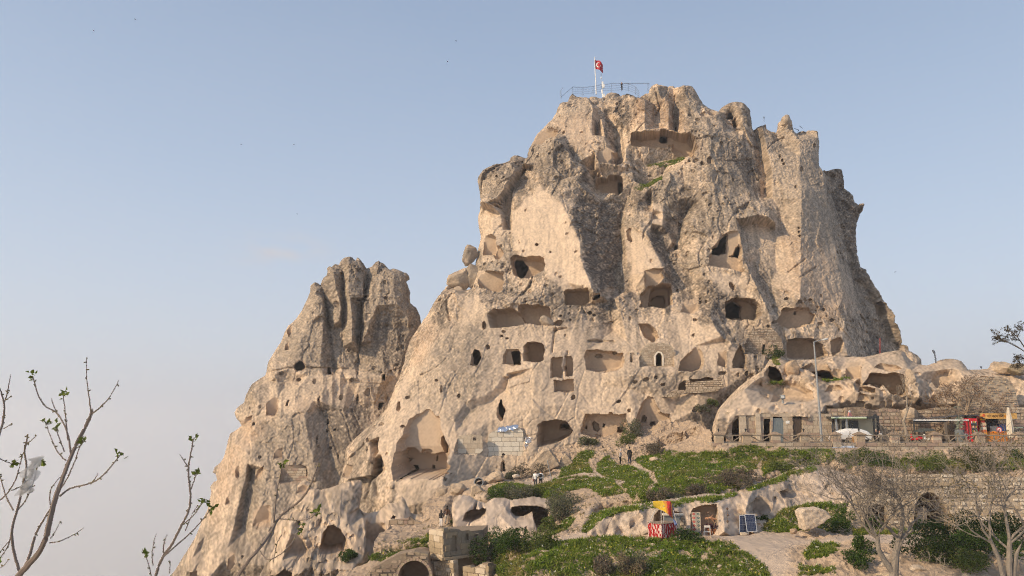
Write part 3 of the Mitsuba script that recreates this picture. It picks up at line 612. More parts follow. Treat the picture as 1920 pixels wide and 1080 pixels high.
CASTLE_HOLES = [(1006, 459, 3, 3, 1.2), (1032, 473, 2, 2, 0.9), (1498, 427, 2.5, 2, 0.9), (1499, 434, 3, 2, 1.0), (1500, 442, 3, 2.5, 1.0), (907, 610, 4, 8, 1.3), (944, 622, 3, 2.5, 0.8), (940, 630, 4, 2.5, 0.9), (950, 634, 3, 2, 0.8), (914, 651, 4, 5, 1.0), (1106, 587, 4, 3, 1.2), (1114, 591, 3, 2.5, 0.9), (1270, 545, 2.5, 2.5, 0.8),
                (1314, 567, 3, 3, 0.9), (1324, 566, 3, 3, 0.9), (1303, 600, 4, 3, 0.8), (764, 745, 5, 3, 0.8), (827, 730, 2.5, 7, 0.7), (818, 713, 3, 2.5, 0.7), (860, 742, 3, 4, 0.8), (1152, 662, 4, 3, 0.7), (1122, 668, 8, 4, 0.7), (1184, 672, 3, 9, 0.8), (1217, 652, 2.5, 2, 0.6), (1075, 745, 4, 5, 0.8), (1180, 770, 4, 4, 0.8),
                (1160, 753, 5, 3, 0.9), (1145, 775, 3, 2, 0.7), (1305, 768, 7, 6, 0.9), (1354, 700, 8, 4, 0.9), (1400, 700, 4, 5, 0.9), (1190, 716, 5, 3, 0.7), (1212, 712, 6, 4, 0.8), (1243, 722, 5, 3, 0.8), (1230, 708, 4, 3, 0.7), (1452, 605, 4, 3, 0.9), (1441, 612, 3, 3, 0.8), (1536, 607, 4, 3, 0.8), (1560, 600, 5, 3, 0.9), (1545, 580, 4, 3, 0.9),
                (1500, 565, 5, 3, 0.9), (1475, 560, 5, 3, 0.9), (1520, 562, 4, 2.5, 0.8), (1300, 628, 3, 3, 0.7), (1060, 690, 3, 3, 0.7), (1330, 300, 5, 7, 1.2), (1316, 306, 4, 4, 1.0), (1302, 300, 6, 5, 1.0), (1352, 268, 3, 3, 0.9), (1334, 198 + 14, 7, 5, 1.0), (1318, 214, 5, 4, 0.9), (1308, 224, 4, 3, 0.8), (1438, 366, 4, 3, 0.8), (1462, 292, 3, 3, 0.9), (1467, 300, 3, 3, 0.9), (1470, 307, 3, 2.5, 0.9),
                (1527, 272, 3, 4, 0.9), (1492, 350, 3, 3, 0.8), (1503, 317, 3, 5, 0.7), (1556, 360, 3, 5, 1.0), (1575, 350, 4, 4, 0.9), (911, 320, 2, 2, 0.7), (924, 322, 2, 2, 0.7), (931, 330, 2, 2, 0.7), (908, 335, 2, 2.5, 0.7), (966, 305, 2, 2, 0.7), (972, 310, 2, 2, 0.7), (978, 304, 2, 2, 0.7), (962, 312, 2, 2, 0.7), (755, 800, 4, 3, 0.8), (715, 795, 5, 3, 0.9), (700, 800, 4, 3, 0.8), (690, 825, 4, 4, 0.8), (868, 835, 3, 3, 0.7), (760, 860, 5, 8, 1.0), (800, 846, 9, 5, 0.9)]
PEAK_HOLES = [(613, 808, 2.5, 3, 0.9), (628, 806, 3, 3, 0.8), (596, 838, 3, 3, 0.8), (620, 840, 4, 3, 0.8), (594, 829, 2, 3, 0.8), (475, 795, 3, 3, 0.8), (487, 858, 3, 3, 0.8), (455, 1045, 3, 3, 0.8), (528, 700, 5, 4, 0.8), (560, 712, 4, 4, 0.8), (590, 715, 4, 5, 0.7), (640, 745, 4, 6, 0.7), (690, 735, 6, 8, 0.7), (660, 712, 4, 4, 0.7), (700, 690, 4, 4, 0.8), (655, 655, 3, 5, 0.6), (630, 570, 5, 6, 0.8), (664, 565, 4, 5, 0.7)]


def build_castle():
    R = Relief((1180, 540), 3, castle_base, CASTLE, -2.8, [(d * 1.7 if d > 0 else d * 2.0, q) for d, q in LINES], 0.088, SKY_HOLES)
    R.curl(2.6, 3.2)
    C = weather(R, CASTLE_SMOOTH, CASTLE_LICHEN, CASTLE_DARK, CASTLE_RUST, 1, pits=800, rough0=0.55, amount=0.85)
    for d, w, pts in SEAMS:
        R.seam(pts, d, w)
    for name, depth, soft, lean, pts in CASTLE_ROOMS:
        dark = name in ('doorway', 'cave_window') and depth > 1.9
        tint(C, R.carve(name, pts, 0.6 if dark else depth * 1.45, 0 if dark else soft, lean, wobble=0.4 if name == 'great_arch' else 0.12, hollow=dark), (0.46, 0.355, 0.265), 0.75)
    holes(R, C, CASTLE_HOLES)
    for pts in WALL_BEDS:
        R.carve('', pts, 0.9)
    for pts in (ARCH_DOOR, BROWN_DOOR):
        R.carve('', pts, 1.0, wobble=0.0, hollow=True)
    R.build('rock_castle', C, 16)
    note('rock_castle', 'tall tan rock castle riddled with caves, flag on its summit', 'rock')
    return R


castle = build_castle()


# ---------------------------------------------------------------- the lower peak on the left
def peak_base(px, py):
    return np.interp(py, [440, 480, 600, 750, 900, 1000, 1080, 1140], [137, 135, 130, 122, 112, 105, 98, 94]) + 1.2 * (np.maximum(px - 640, 0) / 100) ** 2 + 1.2 * (np.maximum(560 - px, 0) / 100) ** 2


PEAK = [(300, 1100), (320, 1080), (332, 1060), (345, 1040), (360, 1015), (372, 985), (385, 960), (388, 945), (392, 925), (389, 918), (396, 908), (404, 905), (400, 892), (394, 890), (398, 880), (410, 870), (416, 860), (420, 845),
        (425, 825), (428, 815), (440, 808), (450, 800), (447, 795), (440, 785), (436, 775), (442, 765), (455, 755), (458, 742), (470, 720), (485, 710), (496, 703), (498, 690), (500, 678), (515, 655), (525, 640), (533, 620), (540, 608),
        (555, 595), (565, 580), (575, 560), (581, 545), (582, 532), (590, 526), (597, 528), (601, 533), (603, 524), (606, 518), (613, 513), (614, 503), (613, 499), (618, 495), (622, 497), (628, 491), (636, 493), (640, 484), (648, 478),
        (655, 477), (662, 479), (668, 486), (671, 478), (676, 483), (682, 488), (688, 500), (698, 497), (706, 488), (712, 485), (720, 489), (732, 502), (740, 499), (750, 503), (757, 507), (765, 509), (770, 515), (771, 520), (764, 526),
        (768, 535), (772, 545), (772, 565), (783, 575), (790, 590), (800, 640), (800, 800), (760, 900), (700, 960), (660, 1000), (640, 1100)]
PEAK_LINES = [
    (1.5, [(592, 545), (580, 600), (555, 660), (545, 690)]), (1.8, [(605, 560), (606, 620), (600, 680)]), (-1.5, [(604, 530), (612, 580), (618, 640), (625, 690)]), (1.8, [(625, 510), (630, 540), (640, 575), (636, 600)]), (-1.2, [(642, 500), (644, 545), (642, 590), (642, 650)]),
    (2.4, [(655, 495), (652, 540), (660, 590), (660, 640)]), (1.2, [(678, 500), (682, 540), (680, 600)]), (-2.2, [(690, 510), (682, 540), (680, 560), (676, 600), (672, 680)]), (1.4, [(710, 500), (698, 540), (686, 600), (680, 640)]), (1.8, [(722, 530), (700, 590), (686, 625)]),
    (-0.4, [(706, 590), (700, 640)]), (2.0, [(742, 512), (738, 545), (745, 570)]), (1.0, [(760, 520), (758, 560), (765, 600)]), (0.0, [(770, 600), (760, 660), (745, 700)]), (0.4, [(720, 640), (715, 700)]), (0.5, [(640, 690), (650, 720)]),
    (1.6, [(510, 690), (520, 720)]), (1.4, [(560, 700), (600, 705), (650, 710), (720, 705)]), (0.4, [(500, 715), (560, 715)]), (2.2, [(560, 725), (565, 745)]), (2.0, [(470, 735), (480, 760), (520, 750)]), (1.0, [(460, 790), (500, 795)]), (2.4, [(545, 750), (600, 752)]),
    (1.4, [(490, 800), (480, 830)]), (2.8, [(530, 790), (540, 840), (555, 860)]), (3.2, [(570, 780), (580, 830), (590, 870)]), (0.6, [(600, 770), (615, 830), (625, 880)]), (1.2, [(640, 770), (660, 820), (640, 870)]), (-1.0, [(680, 770), (700, 760)]),
    (1.0, [(440, 830), (430, 880), (415, 930)]), (2.4, [(465, 850), (460, 900), (440, 980), (420, 1050)]), (0.2, [(470, 880), (462, 940), (455, 990)]), (3.0, [(500, 880), (490, 960), (480, 1060)]), (0.4, [(405, 930), (395, 980), (375, 1030)]), (1.6, [(370, 1020), (350, 1070)]),
    (2.2, [(400, 1040), (390, 1090)]), (3.0, [(530, 960), (520, 1060)]), (2.5, [(560, 900), (600, 905)])]
PEAK_ROOMS = [
    ('cave_window', 2.0, 0.2, 0, [(550, 690), (553, 679), (562, 674), (570, 676), (573, 688), (566, 696), (555, 696)]), ('cave_window', 2.2, 0, 0, [(611, 703), (612, 688), (622, 687), (624, 703)]), ('cave_window', 1.6, 0, 0, [(667, 694), (670, 694), (673, 703), (671, 704)]),
    ('cave_window', 2.0, 0, 0, [(715, 713), (715, 700), (724, 700), (724, 714)]), ('doorway', 2.4, 0, 0, [(595, 762), (596, 740), (602, 740), (601, 748), (600, 762)]), ('cave_window', 2.2, 0.1, 0, [(667, 752), (668, 744), (671, 740), (674, 746), (673, 758), (670, 760)]),
    ('cave_window', 2.4, 0.1, 0, [(708, 770), (710, 754), (722, 754), (716, 768)]), ('rock_niche', 0.9, 0.3, 0, [(498, 780), (500, 755), (508, 744), (518, 744), (522, 752), (521, 770), (516, 780)]), ('', 0.7, 0.2, 0, [(536, 762), (537, 750), (541, 750), (540, 762)]),
    ('cave_window', 1.0, 0, 0, [(612, 796), (613, 786), (616, 787), (616, 796)]), ('', 0.7, 0.1, 0, [(593, 825), (594, 818), (597, 819), (596, 826)]), ('cave_window', 0.8, 0, 0, [(633, 860), (634, 853), (637, 854), (636, 861)]),
    ('rock_niche', 1.0, 0.1, 0, [(512, 862), (515, 842), (531, 841), (528, 860)]), ('cave_room', 1.1, 0.1, 0, [(524, 906), (527, 874), (545, 872), (574, 874), (577, 890), (574, 906)]),
    ('rock_niche', 1.5, 0.5, 0, [(474, 990), (476, 965), (484, 950), (494, 945), (507, 948), (509, 970), (505, 988), (490, 992)]), ('rock_niche', 0.7, 0.1, 0, [(426, 1066), (430, 1037), (441, 1034), (441, 1060), (432, 1070)]),
    ('', 0.6, 0.2, 0, [(441, 895), (442, 878), (448, 874), (449, 890), (446, 897)]), ('', 0.6, 0.2, 0, [(423, 945), (425, 932), (430, 931), (429, 945)]), ('', 0.8, 0.4, 0, [(475, 900), (485, 880), (494, 872), (492, 885), (482, 900)]), ('', 1.2, 0.3, 0, [(354, 1085), (356, 1073), (370, 1071), (372, 1085)]),
    ('', 1.2, 0.3, 0, [(539, 625), (540, 612), (546, 610), (546, 624), (542, 632)]), ('', 0.9, 0.3, 0, [(535, 655), (536, 642), (543, 640), (542, 655)]), ('', 0.8, 0.2, 0, [(720, 560), (722, 555), (727, 556), (726, 562)]), ('', 1.0, 0.4, 0, [(452, 790), (462, 782), (474, 778), (470, 790), (460, 797)])]


def build_peak():
    R = Relief((600, 800), 3, peak_base, PEAK, -2.4, [(d * (1.3 if d > 0 else 0.8), q) for d, q in PEAK_LINES], 0.09)
    R.curl(2.2, 2.8)
    smooth = [(0.5, [(340, 1090), (400, 880), (500, 690), (590, 530), (770, 510), (790, 640), (700, 900), (600, 1090)]), (0.6, [(492, 752), (545, 745), (600, 742), (600, 766), (540, 768), (495, 785)]), (0.5, [(650, 730), (690, 725), (690, 765), (655, 765)]), (0.6, [(440, 850), (455, 850), (440, 930), (410, 1000), (405, 940)])]
    lich = [(0.8, [(585, 535), (615, 500), (655, 480), (720, 490), (770, 515), (772, 560), (790, 600), (760, 690), (690, 700), (540, 690), (520, 660)]), (0.85, [(470, 800), (520, 775), (600, 770), (700, 770), (690, 850), (640, 900), (560, 930), (500, 900), (470, 850)]),
            (0.75, [(470, 880), (500, 900), (560, 940), (540, 1060), (430, 1090), (440, 1000)]), (0.5, [(395, 960), (410, 930), (400, 1020), (350, 1080), (330, 1080)])]
    dark = [(0.4, [(600, 530), (615, 530), (628, 690), (615, 690)]), (0.45, [(686, 500), (690, 560), (676, 690), (668, 690), (676, 560)]), (0.4, [(700, 600), (770, 590), (760, 690), (690, 690)]), (0.5, [(600, 770), (700, 765), (660, 850), (640, 880), (615, 830)])]
    rust = [(0.5, [(420, 850), (460, 800), (500, 790), (450, 880), (420, 960), (400, 1010), (395, 960)]), (0.3, [(495, 760), (600, 745), (600, 765), (500, 785)])]
    C = weather(R, smooth, [(min(1, a * 1.1), q) for a, q in lich], [(a * 1.3, q) for a, q in dark], rust, 2, pits=450, rough0=0.6, lichen0=0.55, flute=0.55, amount=0.9)
    for d, w, pts in [(0.5, 0.3, [(642, 505), (645, 560), (642, 640), (640, 680)]), (0.6, 0.3, [(690, 515), (678, 590), (672, 700)]), (0.5, 0.3, [(604, 535), (618, 620), (628, 700)]), (0.5, 0.3, [(500, 700), (540, 690), (600, 690), (660, 692), (740, 702)]), (0.5, 0.3, [(600, 765), (615, 800), (640, 870)]),
                      (0.5, 0.3, [(660, 770), (675, 800)]), (0.5, 0.3, [(640, 770), (652, 800), (660, 830)])]:
        R.seam(pts, d, w)
    for name, depth, soft, lean, pts in PEAK_ROOMS:
        dark = name in ('doorway', 'cave_window') and depth > 1.5
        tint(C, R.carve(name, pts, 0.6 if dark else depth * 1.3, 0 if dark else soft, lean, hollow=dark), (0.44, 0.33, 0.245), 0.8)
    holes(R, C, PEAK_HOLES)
    R.build('rock_peak', C, 12)
    note('rock_peak', 'grey fluted rock peak with small cave windows, left of the castle', 'rock')
    return R


peak = build_peak()


# ---------------------------------------------------------------- the hillside below, from the castle's foot down to the track
HILL = np.array([(x, py, y) for py, row in {
    1110: ((560, 60), (700, 60), (800, 60), (900, 58), (960, 52), (1000, 50), (1200, 49), (1400, 48), (1600, 46), (1800, 45), (1960, 45)),
    1075: ((560, 63), (640, 64), (720, 63), (800, 63), (900, 62), (960, 55), (1000, 52), (1200, 51), (1400, 50), (1600, 48), (1800, 47), (1960, 47)),
    1040: ((560, 66), (690, 66), (800, 66), (900, 65), (955, 58), (1100, 53.5), (1250, 53), (1400, 52.2), (1500, 51.5), (1600, 50.5), (1800, 49.5), (1960, 49.5)),
    1018: ((700, 66), (800, 65), (950, 61), (1050, 58), (1100, 56), (1250, 55), (1400, 54.5), (1600, 54), (1800, 54), (1960, 54)),
    1003: ((700, 70), (800, 69), (900, 67), (950, 66), (1050, 62), (1100, 59.5), (1250, 58), (1400, 58), (1600, 58.3), (1800, 59), (1960, 59)),
    985: ((720, 78), (800, 74), (860, 71), (960, 67.5), (1040, 66.5), (1100, 62.5), (1180, 59), (1250, 58.4), (1350, 58.6), (1430, 60), (1500, 61), (1600, 61), (1700, 60), (1800, 60), (1960, 60)),
    950: ((740, 88), (800, 80), (850, 75), (950, 70), (1060, 69), (1150, 64.5), (1200, 61), (1250, 59.4), (1330, 59.5), (1400, 61), (1500, 63.5), (1600, 62.5), (1700, 61), (1900, 61)),
    930: ((780, 90), (860, 80), (950, 74), (1060, 73), (1150, 69), (1250, 63), (1330, 62), (1400, 63), (1500, 66), (1600, 64), (1700, 62), (1900, 62.5)),
    905: ((840, 94), (900, 86), (950, 83), (1010, 82), (1060, 80), (1150, 76), (1250, 71), (1330, 69.5), (1400, 69), (1500, 69.5), (1600, 70), (1700, 66), (1900, 67), (1960, 67)),
    880: ((880, 97), (940, 94), (1000, 92), (1100, 85), (1200, 82), (1300, 77), (1400, 75), (1550, 74.5), (1700, 74), (1900, 74), (1960, 74)),
    860: ((930, 97), (1000, 95), (1100, 91), (1200, 87), (1300, 80.5), (1400, 78.3), (1600, 78), (1900, 78), (1960, 78)),
    840: ((980, 98.5), (1050, 98), (1100, 97), (1200, 93), (1300, 85), (1345, 79.3), (1600, 79.2), (1960, 79.2)),
    815: ((1080, 101), (1160, 102), (1240, 100), (1310, 92), (1340, 82)),
    795: ((1200, 104), (1280, 101), (1330, 90))}.items() for x, y in [*row, (2100, row[-1][1])] if x < 2050 or py > 816], float)
_lin, _nea = LinearNDInterpolator(HILL[:, :2] / [2.2, 1], HILL[:, 2]), NearestNDInterpolator(HILL[:, :2] / [2.2, 1], HILL[:, 2])


def hill_base(px, py):
    q = np.stack([np.asarray(px, float) / 2.2, np.asarray(py, float)], -1)
    a = _lin(q)
    return np.where(np.isnan(a), _nea(q), a)


HILLSIDE = [(575, 1110), (600, 1082), (650, 1070), (690, 1058), (700, 1020), (735, 985), (790, 965), (822, 915), (880, 900), (925, 893), (990, 868), (1045, 842), (1100, 828), (1160, 812), (1230, 796), (1300, 792), (1332, 806), (1338, 836), (1500, 846),
            (1700, 846), (2070, 846), (2070, 1112), (1200, 1112)]
HILL_LINES = [(1.0, [(1210, 848), (1240, 815), (1290, 790)]), (1.6, [(1232, 812), (1284, 808), (1315, 800)]), (1.2, [(1272, 850), (1300, 828), (1330, 806)]), (0.6, [(1282, 842), (1310, 845)])]
HILL_ROOMS = [('cave_mouth', 3.6, 0.2, [(1233, 834), (1233, 815), (1250, 812), (1280, 810), (1283, 820), (1272, 834), (1250, 838)]), ('cave_mouth', 2.6, 0.2, [(1284, 818), (1286, 806), (1305, 801), (1310, 803), (1300, 815), (1288, 822)]), ('cave_hole', 1.5, 0.3, [(1098, 852), (1100, 844), (1112, 842), (1114, 850)])]


ARCHED = [(848, 990), (846, 965), (846, 948), (850, 935), (862, 928), (878, 930), (895, 940), (910, 944), (925, 935), (945, 934), (957, 938), (975, 936), (1000, 932), (1030, 936), (1043, 950), (1046, 975), (1042, 1003), (1020, 1010), (1000, 1018), (970, 1022), (935, 1020), (900, 1014), (880, 1004), (850, 996)]
ARCHED_LINES = [(1.9, [(848, 946), (864, 934), (884, 940), (896, 946)]), (1.0, [(845, 962), (850, 982)]), (1.9, [(908, 950), (925, 941), (942, 944)]), (2.4, [(912, 976), (935, 965), (948, 953)]), (1.4, [(905, 1000), (940, 1006), (980, 1010), (1010, 1004)]), (2.0, [(957, 968), (970, 978), (985, 972), (998, 965)]), (2.6, [(960, 990), (985, 990), (1000, 988)]), (1.8, [(962, 943), (995, 940), (1028, 944)]), (1.2, [(1038, 960), (1036, 990)])]
CLIFF = [(1093, 1014), (1100, 995), (1112, 972), (1128, 957), (1150, 953), (1180, 947), (1215, 943), (1250, 938), (1290, 932), (1320, 927), (1350, 928), (1385, 922), (1400, 912), (1420, 904), (1450, 898), (1470, 884), (1500, 872), (1530, 872), (1560, 880), (1600, 890), (1640, 900), (1606, 945), (1560, 957), (1500, 957), (1465, 970), (1432, 1000), (1420, 1008), (1290, 1013), (1200, 1014)]
CLIFF_LINES = [(0.9, [(1110, 1000), (1130, 975), (1150, 965)]), (1.6, [(1122, 985), (1136, 968), (1150, 962)]), (0.4, [(1160, 985), (1152, 1000)]), (1.3, [(1200, 950), (1192, 978)]), (1.3, [(1212, 990), (1250, 990)]), (1.4, [(1245, 948), (1290, 940), (1340, 938), (1352, 948)]), (1.5, [(1356, 960), (1358, 995)]), (0.2, [(1378, 940), (1392, 975)]), (1.7, [(1402, 935), (1397, 960)]), (1.5, [(1412, 918), (1445, 907), (1470, 906)]),
               (-0.6, [(1420, 940), (1440, 960), (1460, 970)]), (1.2, [(1470, 892), (1500, 880), (1530, 888)]), (-0.3, [(1480, 908), (1500, 912)]), (1.6, [(1530, 900), (1545, 905)]), (1.0, [(1570, 900), (1590, 940)])]
ARCHED_ROOMS = [('cave_mouth', 4.0, 0.3, [(868, 976), (872, 962), (884, 956), (900, 954), (912, 953), (910, 965), (898, 977), (882, 979)]), ('cave_mouth', 9.0, 0.3, [(957, 960), (960, 950), (975, 948), (1010, 950), (1032, 957), (1032, 980), (1027, 1001), (1008, 1001), (1003, 980), (999, 965), (985, 973), (968, 973)]),
                ('cave_hole', 1.6, 0.2, [(966, 996), (968, 991), (973, 991), (973, 998)]), ('cave_hole', 0.7, 0.2, [(984, 996), (985, 988), (989, 987), (989, 996)]), ('cave_mouth', 4.0, 0.5, [(915, 1019), (930, 1012), (955, 1013), (985, 1015), (1005, 1011), (990, 1021), (950, 1026), (925, 1024)])]
CLIFF_ROOMS = [('cave_hole', 0.9, 0.3, [(1181, 990), (1183, 963), (1192, 955), (1204, 958), (1206, 975), (1198, 986)]), ('cave_hole', 3.5, 0.2, [(1224, 1004), (1224, 984), (1226, 965), (1236, 955), (1244, 960), (1245, 1004)]), ('cave_mouth', 2.2, 0.1, [(1246, 1008), (1246, 965), (1262, 958), (1279, 962), (1284, 985), (1283, 1008)]),
               ('rug_cave', 2.4, 0.25, [(1295, 1006), (1294, 965), (1300, 953), (1315, 949), (1344, 947), (1347, 958), (1346, 985), (1338, 1000), (1325, 1006)]), ('cave_hole', 2.0, 0.5, [(1412, 975), (1412, 940), (1425, 925), (1445, 918), (1452, 930), (1445, 960), (1430, 978)]),
               ('cave_hole', 2.0, 0.4, [(1468, 935), (1462, 922), (1480, 912), (1505, 915), (1510, 926), (1490, 936)]), ('cave_hole', 1.2, 0.3, [(1546, 918), (1552, 900), (1558, 910), (1556, 920)]), ('', 0.8, 0.3, [(1152, 1000), (1156, 985), (1163, 985), (1166, 1000)])]


def build_hill():
    lines = shapely.union_all([LineString(q) for _, q in HILL_LINES])
    gx, gy = [a.ravel() for a in np.meshgrid(np.arange(560, 2085, 11), np.arange(790, 1116, 5))]
    pts = shapely.points(gx, gy)
    keep = shapely.distance(pts, lines) > 13
    keep &= shapely.contains(Polygon(HILLSIDE).buffer(10), pts)
    sunk = np.zeros(len(gx))
    for q, b, o in ((ARCHED, -9, -6.0), (CLIFF, -7, -5.0), ([(1600, 996), (1605, 930), (1690, 892), (1740, 890), (1965, 890), (2070, 890), (2070, 996)], 0, -6.0)):
        sunk[shapely.contains(Polygon(q).buffer(b), pts)] = o
    R = Relief((1250, 960), -28, hill_base, HILLSIDE, 0.0, [(float(o), [(x, y), (x, y)]) for x, y, o in zip(gx[keep], gy[keep], sunk[keep])] + HILL_LINES, 0.065)
    for amount, width, pts in [(1.2, 0.9, [(1040, 862), (1010, 878), (985, 880), (1002, 850), (1020, 838), (1032, 846)]), (0.8, 0.7, [(1046, 870), (1050, 852), (1060, 850), (1072, 868)])]:
        R.swell(pts, amount, width)
    track = [(1, [(900, 1040), (960, 1016), (1100, 1004), (1300, 1003), (1500, 1002), (1965, 1000), (1965, 1024), (1720, 1022), (1560, 1018), (1500, 1030), (1480, 1060), (1500, 1112), (1460, 1112), (1420, 1060), (1385, 1030), (1370, 1016), (1250, 1010), (1100, 1016), (980, 1026)]),
             (1, [(1090, 1015), (1105, 990), (1120, 965), (1135, 945), (1150, 955), (1135, 985), (1118, 1014)]), (1, [(960, 905), (1030, 893), (1080, 880), (1150, 885), (1180, 905), (1170, 918), (1120, 895), (1070, 892), (1000, 915)]),
             (1, [(1180, 872), (1200, 878), (1225, 888), (1232, 912), (1222, 908), (1210, 890), (1185, 882)])]
    clay = [(0.8, [(1100, 1000), (1110, 960), (1200, 940), (1300, 930), (1400, 930), (1400, 1000)]), (0.7, [(850, 960), (860, 930), (900, 935), (960, 935), (1000, 960), (1020, 1010), (900, 1010)])]
    s, h = R.shape, R.h
    g = lambda m, k, mu=None: grid_noise(s, m / h, (mu or m) / h, 900 + k)
    tr, cl = R.mask(track, 0.25, 0.5, 41), R.mask(clay, 0.4, 0.6, 43)
    rough = (1 - 0.85 * tr) * (1 - 0.6 * cl) * (0.4 + g(5, 1))
    R.W = ndimage.gaussian_filter(R.W, 3)
    P = R.world(R.U, R.V, R.W)
    n3 = lambda m, k: meshkit.noise(P / m + 31.7 * k, k)
    a, b2, c2, d2 = n3(1.7, 1), n3(0.75, 2), n3(0.35, 3), n3(0.16, 4)
    R.lift = rough * (0.55 * (a - 0.5) + 0.34 * (ridged(b2) - 0.6) + 0.20 * (ridged(c2) - 0.5) + 0.10 * (d2 - 0.5)) + cl * 0.25 * (n3(2.6, 5) - 0.5) + 0.03 * (b2 - 0.5)
    t = np.clip(n3(3, 6) * 0.6 + a * 0.5 - 0.05, 0, 1)[..., None]
    C = np.array([0.42, 0.325, 0.245]) * t + np.array([0.32, 0.25, 0.19]) * (1 - t)
    C = C + (np.array([0.46, 0.375, 0.305]) - C) * (np.maximum(tr, cl * 0.7))[..., None]
    C = C * (1 + 0.34 * (d2 - 0.5) * (1 - 0.5 * tr) + 0.16 * (c2 - 0.5))[..., None]
    for name, depth, soft, pts in HILL_ROOMS:
        R.carve(name, pts, depth, soft, 0, wobble=0.06)
    R.seam([(1105, 1010), (1118, 990), (1140, 968)], 0.12, 0.12)
    R.seam([(1440, 1045), (1470, 1030), (1490, 1022)], 0.10, 0.12)
    R.build('hillside', C, 0, closed=False)
    for k in [k for k in scene if k == 'hillside']:
        note(k, 'dusty hillside with footpaths below the rock castle', None, None, 'structure')
    return R


hill = build_hill()


# rocks that stand out of the slope: the arch rock with the holed rock, and the low cliff behind stall and panels
OUT = {}


def build_outcrops():
    for key, centre, outline, lines, rooms, edge, seed, lab in (
            ('arched_rock', (945, 975), ARCHED, ARCHED_LINES, ARCHED_ROOMS, -0.6, 7, 'rounded pale rocks with a black cave mouth and holed boulder beside the path'),
            ('low_cliff', (1340, 960), CLIFF, CLIFF_LINES, CLIFF_ROOMS, -0.4, 8, 'low pale cliff with cut caves behind the stall and the solar panels')):
        base = (lambda px, py: np.interp(py, [925, 950, 1000, 1022], [73, 70.5, 66.3, 64.5])) if seed == 7 else (lambda px, py: hill_base(px, np.minimum(py, 1003)))
        R = Relief(centre, -2, base, outline, edge, lines, 0.05)
        R.curl(0.7, 0.9)
        C = weather(R, [(0.75, outline)] if seed == 7 else [(0.5, [(1195, 1012), (1210, 945), (1380, 925), (1400, 1005)])], [(0.35, [(1400, 1000), (1415, 900), (1560, 870), (1640, 900), (1590, 960), (1450, 980)]), (0.3, [(1095, 1010), (1125, 955), (1180, 950), (1180, 1005)])], [], [(0.25, [(1240, 945), (1310, 930), (1310, 950), (1240, 960)])], seed, pits=90, rough0=0.6, lichen0=0.15, amount=0.5 if seed == 7 else 0.8)
        for name, depth, soft, pts in rooms:
            tint(C, R.carve(name, pts, min(depth, 3.0), soft, 0, wobble=0.05, hollow=depth > 8), (0.42, 0.33, 0.25), 0.5)
        R.build(key, C * [0.97, 0.99, 1.04], 5)
        note(key, lab, 'rock' if seed == 7 else 'cliff')
        OUT[key] = R


build_outcrops()


# ---------------------------------------------------------------- low rocks: left foot of the castle, and the hollowed terraces on the right
def low_base(px, py):
    return np.interp(py, [890, 910, 950, 1000, 1050, 1110], [86, 84, 78, 73, 68, 64]) + 2.0 * (np.maximum(px - 660, 0) / 100) + 0 * px


LOW = [(470, 1112), (490, 1070), (512, 1030), (510, 1000), (520, 975), (548, 960), (552, 935), (556, 912), (563, 904), (572, 901), (581, 908), (585, 916), (600, 920), (615, 917), (640, 908), (655, 904), (660, 907), (658, 902), (676, 901), (680, 905), (679, 925), (674, 955),
       (682, 966), (690, 965), (710, 962), (725, 950), (733, 945), (746, 945), (749, 935), (756, 932), (762, 940), (770, 958), (774, 966), (800, 965), (810, 975), (814, 1005), (760, 1012), (700, 1060), (650, 1112)]
LOW_LINES = [(1.5, [(588, 925), (586, 960), (590, 990), (582, 1020)]), (1.6, [(620, 925), (655, 910)]), (2.2, [(620, 960), (650, 965)]), (0.4, [(662, 912), (668, 940), (676, 960)]), (2.2, [(684, 972), (685, 1000), (683, 1040)]), (2.4, [(655, 990), (664, 1030)]), (-1.5, [(690, 975), (692, 1010), (705, 1030)]),
             (2.0, [(540, 970), (545, 1000)]), (1.8, [(574, 990), (580, 1040)]), (1.0, [(560, 1055), (600, 1055), (680, 1055)]), (3.0, [(600, 1070), (660, 1065)]), (0.2, [(735, 960), (760, 962)]), (0.6, [(735, 985), (800, 985)]), (0.6, [(735, 1003), (805, 1003)]), (2.0, [(520, 1070), (560, 1075)])]
LOW_ROOMS = [('cave_mouth', 3.2, 0.3, [(595, 1043), (600, 1015), (606, 996), (616, 987), (628, 985), (640, 992), (648, 1008), (650, 1020), (644, 1042), (620, 1045)]), ('cave_mouth', 1.6, 0.4, [(531, 1048), (536, 1020), (545, 1000), (560, 995), (570, 1010), (576, 1040), (560, 1050)]),
             ('cave_mouth', 2.4, 0.3, [(686, 1030), (686, 975), (696, 971), (712, 974), (722, 985), (728, 1008), (712, 1020), (702, 1034)]), ('cave_hole', 1.4, 0.4, [(554, 928), (560, 912), (570, 906), (578, 912), (578, 922), (566, 932)]), ('cave_hole', 1.0, 0.1, [(734, 972), (738, 967), (744, 969), (741, 975)]),
             ('', 0.8, 0.4, [(575, 1035), (578, 1008), (588, 1000), (590, 1030)]), ('cave_mouth', 3.0, 0.3, [(500, 1100), (510, 1080), (530, 1070), (545, 1078), (552, 1100)]), ('cave_mouth', 2.5, 0.3, [(680, 1095), (700, 1072), (720, 1066), (735, 1076), (740, 1095)])]


